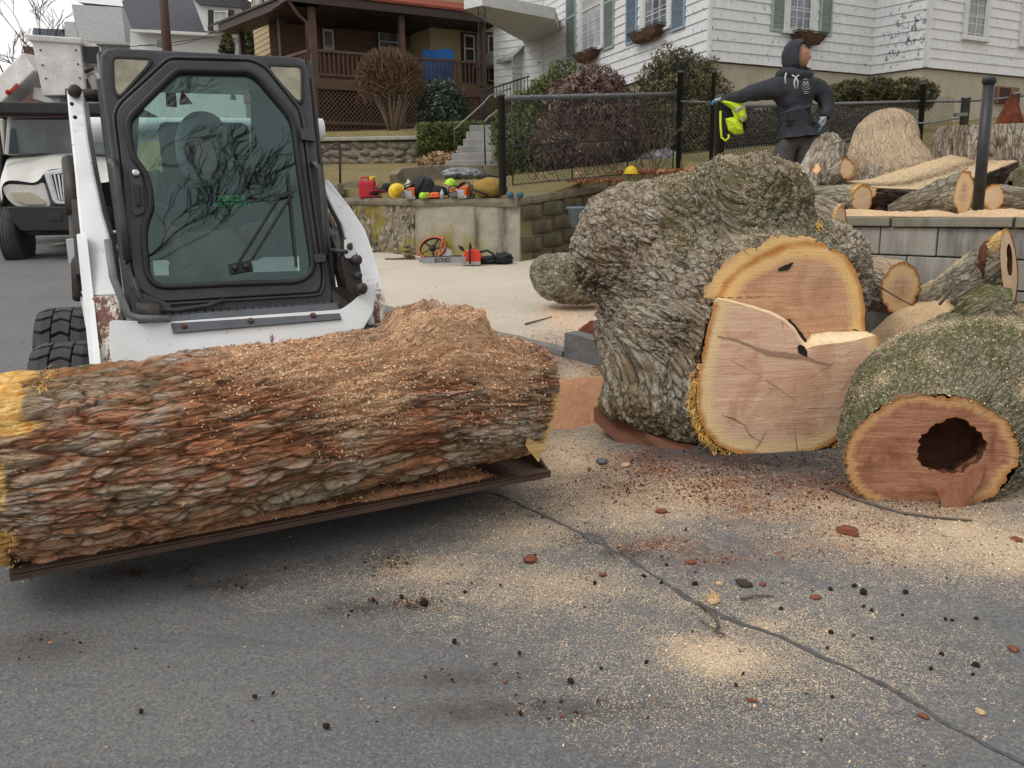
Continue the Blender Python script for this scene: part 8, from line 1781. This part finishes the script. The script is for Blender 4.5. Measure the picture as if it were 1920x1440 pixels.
def chainsaw(c, yaw, s, lab, bodymat=M_ORA, text=None, bar=.45, tilt=0, group=None):
    r = thing('chainsaw', lab, 'chainsaw', c, group); rz = Matrix.Rotation(yaw, 3, 'Z') @ Matrix.Rotation(tilt, 3, 'X')
    def T(x, y, z): return c+rz @ (Vector((x, y, z))*s)
    ax = tuple(rz @ v for v in (X_, Y_, Z_))
    mb = MB(); pr_ = [(-.12, 0, .03), (-.14, 0, .12), (-.10, 0, .19), (.0, 0, .215), (.09, 0, .19), (.12, 0, .12), (.12, 0, .03)]; mb.prism([T(x, -.085, z) for x, y, z in pr_], rz @ (Vector((0, .17, 0))*s)); mb.build('motor_housing', bodymat, r, bevel=.012*s)
    mb = MB(); mb.box(T(0, 0, .02), (.25*s, .19*s, .05*s), ax); mb.box(T(.10, -.03, .09), (.07*s, .16*s, .13*s), ax); mb.build('crankcase', M_GRYP, r, bevel=.006*s)
    mb = MB(); mb.tube([T(*q_) for q_ in ((.02, -.12, .0), (.02, -.14, .12), (.02, -.11, .25), (.02, 0, .285), (.02, .10, .26), (.02, .13, .12), (.02, .12, .02))], .014*s, 8); mb.tube([T(*q_) for q_ in ((-.12, 0, .17), (-.22, 0, .19), (-.30, 0, .14), (-.30, 0, .04), (-.12, 0, .03))], .017*s, 8); mb.build('handle', M_BLKR, r)
    mb = MB(); mb.prism([T(.10, -.09, .17), T(.16, -.09, .20), T(.17, .09, .27), T(.11, .09, .25)], rz @ (Vector((.012, 0, .0))*s)); mb.build('hand_guard', M_BLKR, r)
    mb = MB(); pts = [T(.10+bar*x, -.10, .07+z) for x, z in ((0, -.045), (0, .045), (.9, .035), (.97, .02), (1, 0), (.97, -.02), (.9, -.035))]; mb.prism(pts, rz @ (Vector((0, .006, 0))*s)); b_ = mb.build('guide_bar', M_SIL, r)
    if text: text_obj(text, 'bar_print', M_BLKR, b_, T(.10+bar*.52, -.103, .07), (ax[0], ax[2], -ax[1]), .075*s, .0008, .0015, .2) if False else None
    mb = MB()
    o_ = [(x, z) for x, z in ((0, .047), (.9, .037), (.975, .022), (1.005, 0), (.975, -.022), (.9, -.037), (0, -.047))]
    mb.tube([T(.10+bar*x, -.097, .07+z) for x, z in o_], .007*s, 5); mb.build('saw_chain', M_DKST, b_)
    mb = MB(); mb.lathe([(.045*s, 0), (.045*s, .012*s), (.03*s, .016*s)], T(-.03, -.085, .11), 16, (ax[0], ax[2], -ax[1])); mb.build('starter_cover', M_BLKR, r); return r, T, ax
chainsaw(CT(772, -.02), math.radians(-100), .85, 'orange and grey chainsaw facing outward between the yellow hard hat and black backpack', bar=.28)
chainsaw(CT(851, .02), math.radians(-70), .68, 'smaller orange chainsaw just right of the glove pile', bar=.25); chainsaw(CT(873, .0), math.radians(-120), .85, 'orange chainsaw leaning against the mustard duffel bag', bar=.3)
def hardhat(c, lab, mat, s=1, ax=None, tilt=None):
    r = thing('hard_hat', lab, 'hard hat', c); ax = ax or (X_, Y_, Z_); mb = MB(); mb.lathe([(.135*s, 0), (.133*s, .02*s), (.125*s, .06*s), (.105*s, .10*s), (.07*s, .13*s), (.03*s, .145*s), (.001, .148*s)], c, 24, ax); sh = mb.build('shell', mat, r)
    mb = MB(); mb.lathe([(.13*s, -.003), (.165*s, -.004), (.165*s, .006), (.13*s, .01)], c, 24, ax); mb.build('brim', mat, r)
    mb = MB()
    for a in (-.03, 0, .03): mb.tube([Vector(c)+ax[0]*a*s+ax[1]*.11*s*math.cos(t_)+ax[2]*(.152*s*math.sin(t_)) for t_ in [math.pi*k/10 for k in range(1, 10)]], .007*s, 5)
    mb.build('ridge', mat, sh); return r
a_ = (X_, Vector((0, -.5, .86)), Vector((0, -.86, -.5)))
hardhat(CT(744, .05)+Vector((0, .02, .12)), 'yellow hard hat tipped on its side next to an orange chainsaw', M_YEL, .82, (X_, Vector((0, .35, .94)), Vector((.1, -.94, .35)).normalized()))
hardhat(CT(845, .1)+Vector((0, .03, .20)), 'lime green helmet on top of the saws on the coping', M_LIME, .72, (Vector((.9, 0, -.3)).normalized(), Y_, Vector((.3, 0, .9)).normalized()))
hardhat(P(1183, 326, 14.2), 'bright yellow hard hat showing just above the giant trunk', M_YEL, .85)
def softblob(name, lab, cat, parts, mat, sd, wr=.22):
    V = []; 
    mb = MB()
    for c, r in parts: mb.blob(c, r, 26, 18, f=lambda d: 1+wr*mnoise.noise(d*2.3+Vector((sd, 0, 0)))+wr*.5*mnoise.noise(d*6+Vector((0, sd, 0))))
    root = thing(name, lab, cat, Vector(parts[0][0])-Z_*parts[0][1][2]); mb.build('body', mat, root); return root
c = CT(795, .15); bp = softblob('backpack', 'slumped black backpack behind the orange chainsaw', 'backpack', [(c+Vector((0, 0, .15)), (.19, .13, .19)), (c+Vector((.22, 0, .10)), (.17, .10, .10)), (c+Vector((-.1, .03, .2)), (.10, .1, .13))], M_CLB, 2); mb = MB(); mb.tube([c+Vector((-.1, -.12, .05)), c+Vector((-.06, -.15, .2)), c+Vector((.02, -.1, .32))], .014, 6); mb.tube([c+Vector((-.18, -.05, .22)), c+Vector((-.24, -.05, .1)), c+Vector((-.2, -.08, .02))], .014, 6); mb.build('strap', M_BLKR, bp)
c = CT(708, .02); hb = softblob('climbing_harness', 'dark climbing harness with maroon webbing right of the red fuel can', 'harness', [(c+Vector((.05, .08, .09)), (.15, .1, .08)), (c+Vector((.14, .1, .17)), (.09, .07, .07))], M_CLB, 3); mb = MB(); M_MAR = simple('maroon_web', (.22, .015, .03), .8)
for k in range(5): mb.tube([c+Vector((.02+.11*math.cos(t_)*(1+.1*k), -.02-.01*k, .05+.05*math.sin(t_)+.006*k)) for t_ in [2*math.pi*j/14 for j in range(14)]], .012, 6, closed=True)
mb.tube([c+Vector((-.13, -.04, .01)), c+Vector((-.05, -.05, .12)), c+Vector((.02, -.04, .2)), c+Vector((.1, 0, .27))], .008, 5); mb.build('webbing', M_MAR, hb)
c = CT(805, -.03); gl = thing('work_gloves', 'pile of orange and lime work gloves below the backpack', 'gloves', c)
for k, (dx, mt) in enumerate(((-.1, M_LIME), (-.04, simple('olive_glove', (.36, .38, .05), .8)), (.06, M_ORA), (.12, M_ORA))):
    mb = MB(); mb.blob(c+Vector((dx, 0, .05)), (.06, .06, .05), 14, 9, f=lambda d: 1+.25*mnoise.noise(d*3+Vector((k, 0, 0))))
    for j in range(4): mb.tube([c+Vector((dx-.03+.02*j, -.02, .05)), c+Vector((dx-.05+.03*j, -.08, .02))], .013, 6)
    mb.build('glove', mt, gl)
c = CT(918, .08); db = softblob('duffel_bag', 'round mustard canvas bag with a dark strap at the end of the coping', 'bag', [(c+Vector((0, 0, .14)), (.28, .18, .155))], M_MUST, 5, .10); mb = MB(); mb.tube([c+Vector((-.25, -.10, .12)), c+Vector((-.18, -.185, .10)), c+Vector((-.05, -.20, .05)), c+Vector((-.02, -.18, .02))], .018, 6); mb.tube([c+Vector((-.18, 0, .27)), c+Vector((-.02, 0, .33)), c+Vector((.15, 0, .30)), c+Vector((.26, 0, .2))], .013, 6); mb.tube([c+Vector((-.26, -.08, .2)), c+Vector((-.27, -.15, .08)), c+Vector((-.22, -.16, .01))], .012, 6); mb.build('strap', M_CLB, db)
c = CT(829, -.06); mb = MB(); mb.lathe([(.03, 0), (.032, .09), (.012, .12), (.012, .14)], c, 14); o = mb.build('bottle', simple('clear_bottle', (.45, .50, .52), .15)); props(o, 'small clear bottle between the gloves and the saws', 'bottle')
c = CT(762, .2)+Vector((0, 0, .22)); mb = MB(); mb.prism([c+Vector(q_) for q_ in ((-.05, 0, -.08), (.03, 0, -.09), (.07, .02, .06), (.03, .03, .10))], Vector((0, .01, 0))); o = mb.build('paper', M_WHP); props(o, 'scrap of white paper sticking up behind the saw', 'paper')
c = CT(716, .3)+Vector((-.22, 0, .2)); hardhat(c+Vector((.05, 0, -.05)), 'orange hard hat behind the red fuel can', M_ORA, .7)
c = CT(655, .1); mb = MB()
for k in range(4): mb.tube([c+Vector((-.32+.10*math.cos(t_), .02*k, .05+.07*math.sin(t_)+.004*k)) for t_ in [2*math.pi*j/14 for j in range(14)]], .01, 5, closed=True)
o = mb.build('cord_coil', simple('green_cord', (.04, .22, .04), .7)); props(o, 'small green cord coil at the left end of the coping', 'cord')
for px, lab in ((957, 'left of two blue balls by the fence post foot'), (975, 'right of two blue balls by the fence post foot')):
    p = P(px, 361, 12.98); mb = MB(); mb.blob((0, 0, 0), (.052, .052, .05), 20, 12); o = mb.build('blue_ball', simple('blue_ball', (.035, .10, .17), .5), local=True); o.location = (p.x, 12.93, ZC+.13); props(o, lab, 'ball', 'pair of blue balls')
p = P(1085, 346, 14.35); cu = thing('drink_cup', 'pink iced drink cup with a straw on the coping behind the fence', 'cup', p); mb = MB(); mb.lathe([(.045, 0), (.062, .17), (.065, .175), (.058, .19)], p, 18); mb.build('cup', simple('pink_cup', (.62, .38, .33), .3, (.68, .5, .45)), cu); mb = MB(); mb.lathe([(.047, .0), (.050, .05)], p-Y_*.002, 18); mb.build('drink', simple('tea', (.45, .18, .05), .3), cu); mb = MB(); mb.tube([p+Z_*.15, p+Vector((-.02, 0, .29))], .006, 6); mb.build('straw', M_ORA, cu)
p = P(1142, 352, 14.4); mb = MB(); mb.box(p+Z_*.05, (.06, .05, .22)); o = mb.build('blue_bracket', simple('slate_blue', (.10, .15, .19), .6), bevel=.008); props(o, 'small slate blue bracket standing on the coping above the trunk', 'bracket')
p = P(1098, 425, 12.2); tb = thing('tub', 'blue grey plastic tub half hidden behind the giant trunk', 'tub', p); mb = MB(); mb.lathe([(.20, 0), (.25, .24), (.27, .25), (.27, .28), (.24, .27), (.19, .03)], p, 28); mb.build('bin', simple('tub_blue', (.11, .16, .19), .5), tb)
p = P(1433, 305, 10.2); mb = MB(); mb.lathe([(.12, -.4), (.15, 0), (.16, .02), (.14, .02)], p, 20); o = mb.build('bucket', simple('green_grey_bucket', (.07, .11, .10), .5)); props(o, "dark green bucket behind the worker's legs", 'bucket')
p = P(866, 325, 16.0); softblob('rubbish_bag', 'shiny grey and black plastic bag lying on the low yard kerb', 'bag', [(p, (.36, .2, .11)), (p+Vector((.22, 0, -.02)), (.2, .15, .08))], M_BAGP, 7, .3)
p = P(1240, 302, 15.8); softblob('rubbish_bag', 'black plastic rubbish bag behind the fence beneath the yew', 'bag', [(p, (.42, .25, .2)), (p+Vector((-.32, 0, -.06)), (.25, .2, .13))], M_BAGP, 8, .3)
p = P(1700, 280, 16.2); softblob('rubbish_bag', 'small pale plastic bag at the foot of the far fence', 'bag', [(p, (.25, .2, .12))], M_WHP, 9, .35)
# on the pavement
g = PGF(808, 487); rl = thing('rope_reel', 'black and orange round hose reel leaning at the foot of the wall', 'reel', g); c = g+Vector((.02, .12, .17)); axr = (Vector((1, -.3, 0)).normalized(), Vector((.2, .55, .8)).normalized(), Vector((-.2, -.8, .55)).normalized())
mb = MB(); mb.tube([c+axr[0]*.21*math.cos(t_)+axr[1]*.19*math.sin(t_) for t_ in [2*math.pi*k/28 for k in range(28)]], .024, 8, closed=True)
for k in range(5): a = k*2*math.pi/5; mb.beam(c, c+axr[0]*.2*math.cos(a)+axr[1]*.18*math.sin(a), .03, .015)
mb.lathe([(.05, -.03), (.05, .03)], c, 14, axr); mb.build('wheel', M_BLKR, rl); mb = MB(); mb.tube([c+axr[2]*.02+axr[0]*.215*math.cos(t_)+axr[1]*.195*math.sin(t_) for t_ in [2*math.pi*k/28 for k in range(28)]], .010, 6, closed=True); mb.tube([c+Vector((.12, -.08, -.1)), c+Vector((.16, -.06, .1)), c+Vector((.17, -.05, .2))], .012, 6); mb.tube([c+Vector((.1+.05*math.cos(t_), -.12, -.08+.05*math.sin(t_))) for t_ in [2*math.pi*k/14 for k in range(14)]], .01, 6, closed=True); mb.build('orange_hose', M_ORA, rl)
hardhat(PGF(836, 484)+Vector((0, 0, .02)), 'white hard hat on the pavement behind the guide bar', M_WHP, .95); hardhat(PGF(862, 482)+Vector((0, 0, .03)), 'lime hard hat on the pavement behind the red chainsaw', M_LIME, .85)
g = PGF(885, 497); r, T, ax = chainsaw(g+Vector((0, 0, .01)), math.radians(178), 1.05, 'red chainsaw with a long lettered guide bar on the pavement', M_RED if False else simple('saw_red', (.68, .05, .025), .4, (.58, .04, .02), 6, bst=.05), bar=.62)
bw_ = [o for o in r.children if o.name.startswith('guide_bar')][0]; pc = P(843, 481, g.y-.13); tx = text_obj('ECHO', 'bar_lettering', M_BLKR, r, Vector((T(.10+.62*.5, 0, .07).x, min(T(.3, -.10, .07).y, T(.3, .1, .07).y)-.012, T(.3, 0, .07).z)), (X_, Z_, -Y_), .085, .001, .0015, .25)
# this saw is turned, so its bar lies at the far side; add the near face as the visible bar
mb = MB(); y0 = T(.3, 0, .07).y-.115; xa, xb = T(.08, 0, 0).x, T(.74, 0, 0).x; zc_ = T(0, 0, .07).z; sgn = 1 if xb > xa else -1; L_ = abs(xb-xa); mb.prism([Vector((xa+sgn*L_*x, y0, zc_+z)) for x, z in ((0, -.045), (0, .045), (.9, .04), (.97, .022), (1, 0), (.97, -.022), (.9, -.04))], Vector((0, .008, 0))); bpl = mb.build('bar_face', M_SIL, r)
tx.location = (0, y0-.004-(min(T(.3, -.10, .07).y, T(.3, .1, .07).y)-.012), 0)
g = PGF(768, 486); mb = MB(); pts = [g+Vector((.09*math.cos(k*.7)*(1+.1*math.sin(k)), .07*math.sin(k*.7), .02+.008*k)) for k in range(26)]; pts = [g+Vector((-.38, -.03, .012)), g+Vector((-.25, -.05, .012))]+pts; mb.tube(pts, .018, 6); o = mb.build('rope', simple('brown_rope', (.20, .15, .09), .95, bsc=200, bst=1)); props(o, 'brown rope coiled on the pavement beside the reel', 'rope')
g = PGF(942, 494); softblob('cloth_bundle', 'crumpled black cloth against the foot of the mossy wall', 'cloth', [(g+Z_*.07, (.16, .12, .09)), (g+Vector((-.22, .06, .05)), (.14, .1, .06))], M_CLB, 11, .35)
g = PGF(700, 472); mb = MB(); mb.tube([PGF(697, 474)+Z_*.02, PGF(720, 471)+Z_*.02, PGF(748, 471)+Z_*.02], .02, 6); o = mb.build('branch', simple('green_stick', (.10, .12, .09), .8)); props(o, 'greenish stick on the pavement behind the loader arm', 'branch')
# ================================================================ sticks and debris
M_STK = simple('stick_bark', (.14, .12, .10), .9, (.08, .065, .05), 20); M_STKR = simple('stick_red', (.13, .075, .05), .9)
def stick(pts, r, lab, mat=M_STK, lift=.012, tw=()):
    Q = [Vector(p) for p in pts]; mb = MB(); k = len(Q); mb.tube([q_+Z_*lift for q_ in Q], [r*(1-.5*i/(k-1)) for i in range(k)], 7)
    for t_ in tw: mb.tube([Vector(q_)+Z_*lift for q_ in t_], [r*.6, r*.35][:len(t_)] if len(t_) == 2 else r*.5, 6)
    o = mb.build('branch', mat); return props(o, lab, 'branch')
stick([PG(x, y) for x, y in ((1556, 920), (1600, 938), (1640, 952), (1690, 966), (1750, 975), (1822, 981))], .010, 'long thin curved stick on the ground below the hollow log')
stick([PG(x, y) for x, y in ((1310, 1135), (1330, 1150), (1342, 1165), (1346, 1180), (1340, 1188), (1358, 1196))], .007, 'crooked twig beside the road seam', tw=[[PG(1312, 1168), PG(1340, 1186)]])
stick([P(1625, 528, 5.4), P(1655, 545, 5.3), P(1690, 566, 5.2), P(1712, 577, 5.1)], .006, 'thin red twig crossing the half round log', M_STKR)
stick([P(1761, 575, 4.9), P(1778, 555, 4.9), P(1788, 535, 4.9), P(1786, 520, 4.9)], .009, 'forked dry branch standing in the sawdust between the logs', M_STK, tw=[[P(1788, 535, 4.9), P(1786, 555, 4.88), P(1796, 574, 4.85)], [P(1788, 536, 4.9), P(1862, 540, 4.85)], [P(1794, 563, 4.86), P(1830, 540, 4.8), P(1870, 512, 4.8)], [P(1845, 528, 4.8), P(1850, 510, 4.8)]])
stick([P(1570, 392, 6.5), P(1590, 385, 6.4), P(1602, 375, 6.35)], .006, 'short twig leaning on the round cut log above the wall')
stick([PGF(985, 610), PGF(1035, 596)], .01, 'straight twig on the dusty pavement'); stick([P(1596, 262, 7.6), P(1555, 275, 7.4)], .008, 'pale twig bridging the leaning log and the tall stump')
stick([PG(1390, 1128), PG(1415, 1122), PG(1450, 1124)], .006, 'short dark twig on the road right of the crooked twig')
def chunk(px, py, r, mat, lab, sd, flat=.5, Pf=PG, name='bark_chunk', cat='bark', group=None):
    p = Pf(px, py); mb = MB(); mb.blob((0, 0, r*flat*.5), (r, r*.75, r*flat), 12, 8, f=lambda d: 1+.5*mnoise.noise(d*2+Vector((sd, 0, 0)))+.2*mnoise.noise(d*6)); o = mb.build(name, mat, local=True); o.location = (p.x, p.y, gfull(p.x, p.y)+.004); o.rotation_euler = (0, 0, sd); props(o, lab, cat, group)
M_BERRY = simple('dark_rot', (.018, .008, .007), .9, (.035, .014, .01), 40, bsc=90, bst=1, bd=.01); M_ORB = simple('orange_bark', (.26, .085, .04), .9, (.16, .05, .025), 30, bsc=90, bst=1, bd=.01)
G_ = 'dark rot crumbs scattered on the road'
for i, (x, y, r) in enumerate(((1303, 1098, .014), (1618, 1115, .019), (1602, 1102, .013), (1557, 1108, .012), (1697, 1114, .014), (1829, 1251, .014), (1824, 1268, .008), (1070, 1281, .014), (1212, 1245, .010), (1127, 1256, .008), (974, 1228, .010), (929, 1248, .007), (852, 1206, .013), (612, 1366, .012), (265, 1338, .010), (1539, 1390, .006), (1558, 1189, .012), (1634, 1148, .010), (1765, 1230, .010), (1745, 1258, .010), (1830, 1163, .010), (1772, 1164, .009), (1785, 1166, .008), (1115, 1096, .012), (1207, 1083, .011), (938, 1100, .008), (872, 1113, .010), (753, 1122, .012), (795, 1134, .020), (700, 1128, .012), (1240, 1095, .01), (1250, 1062, .009), (1692, 1156, .008), (478, 1310, .010), (512, 1303, .008), (1464, 1144, .010), (1634, 1200, .009), (1560, 1310, .007), (1380, 1288, .008))):
    chunk(x, y, r*.82, M_BERRY, 'dark crumb of rotten wood lying on the asphalt', i*1.7, .8, group=G_, name='rot_crumb', cat='crumb')
for i, (x, y, r, lab) in enumerate(((1348, 1346, .0, ''), (1730, 1346, .015, 'reddish bark crumb near the bottom right of the road'), (1905, 1018, .035, 'dark red bark lump at the right edge of the sawdust'), (1337, 1130, .026, 'bright orange tuft of fibre beside the road seam'), (1295, 1057, .022, 'orange bark flake above the seam'), (1349, 1097, .018, 'small orange bark flake above the orange tuft'), (1430, 1098, .016, 'orange bark crumb left of the dark crumbs'), (1530, 1123, .020, 'pair of orange bark flakes in the middle of the road'), (1410, 1316, .012, 'small brown chip low on the road'), (1838, 1338, .016, 'yellow brown chip near the right end of the seam'), (995, 1052, .035, 'tan bark flake in the sawdust below the bucket'), (1130, 1080, .016, 'round tan crumb beside the road seam'), (1395, 1098, .03, 'grey bark flake lying near the orange crumb'), (1128, 868, .04, 'blue grey stone chip below the giant trunk'), (1172, 875, .03, 'yellow wood chip below the giant trunk'), (1240, 962, .03, 'rusty bark flake in the stained sawdust'), (1590, 1000, .05, 'flat orange bark plate in front of the hollow log'), (1900, 1220, .02, 'orange bark chip at the right edge of the road'))):
    if r: chunk(x, y, r, (M_DUST if 'tuft' in lab or 'yellow' in lab else M_GRAN if 'stone' in lab else MB_OLIVE if 'grey bark' in lab else M_ORB), lab, i*2.3, .35)
fibres('orange_tuft', None, [(PG(1337, 1128)+Z_*.015, .008), ], 60, .03, M_TORN, 21)['label'] = 'spray of orange fibre on the road'
# scattered chips: density follows the sawdust
near_ = np.where((np.abs(gx) < 4.5) & (gy > 1.4) & (gy < 11))[0]
def scatter(name, w, n, size, mat, lab, sd):
    r_ = np.random.default_rng(sd); i_ = r_.choice(near_, n, p=w/w.sum()); p = GV[i_]+r_.uniform(-.03, .03, (n, 3))*[1, 1, 0]; flakes(name, p, np.tile([0, 0, 1.], (n, 1)), size, mat, None, lab, 'sawdust', sd, lift=.002)
area = 1.0
scatter('sawdust_chips', (D[near_]**1.4+.004), 80000, .0024, M_CHIP, 'tan sawdust chips strewn over the street', 31)
scatter('rusty_chips', (Rr_[near_]**1.5+.001), 8000, .0032, chipmat('chips_rust', [(0, (.10, .03, .015)), (.6, (.24, .085, .04)), (1, (.45, .20, .09))]), 'rusty bark crumbs strewn before the giant trunk', 32)
scatter('dark_chips', (Dk[near_]**1.5+Rr_[near_]*.3+D[near_]*.06+.002), 7000, .0042, M_BIT, 'dark crumbs of rot strewn over the street', 33)
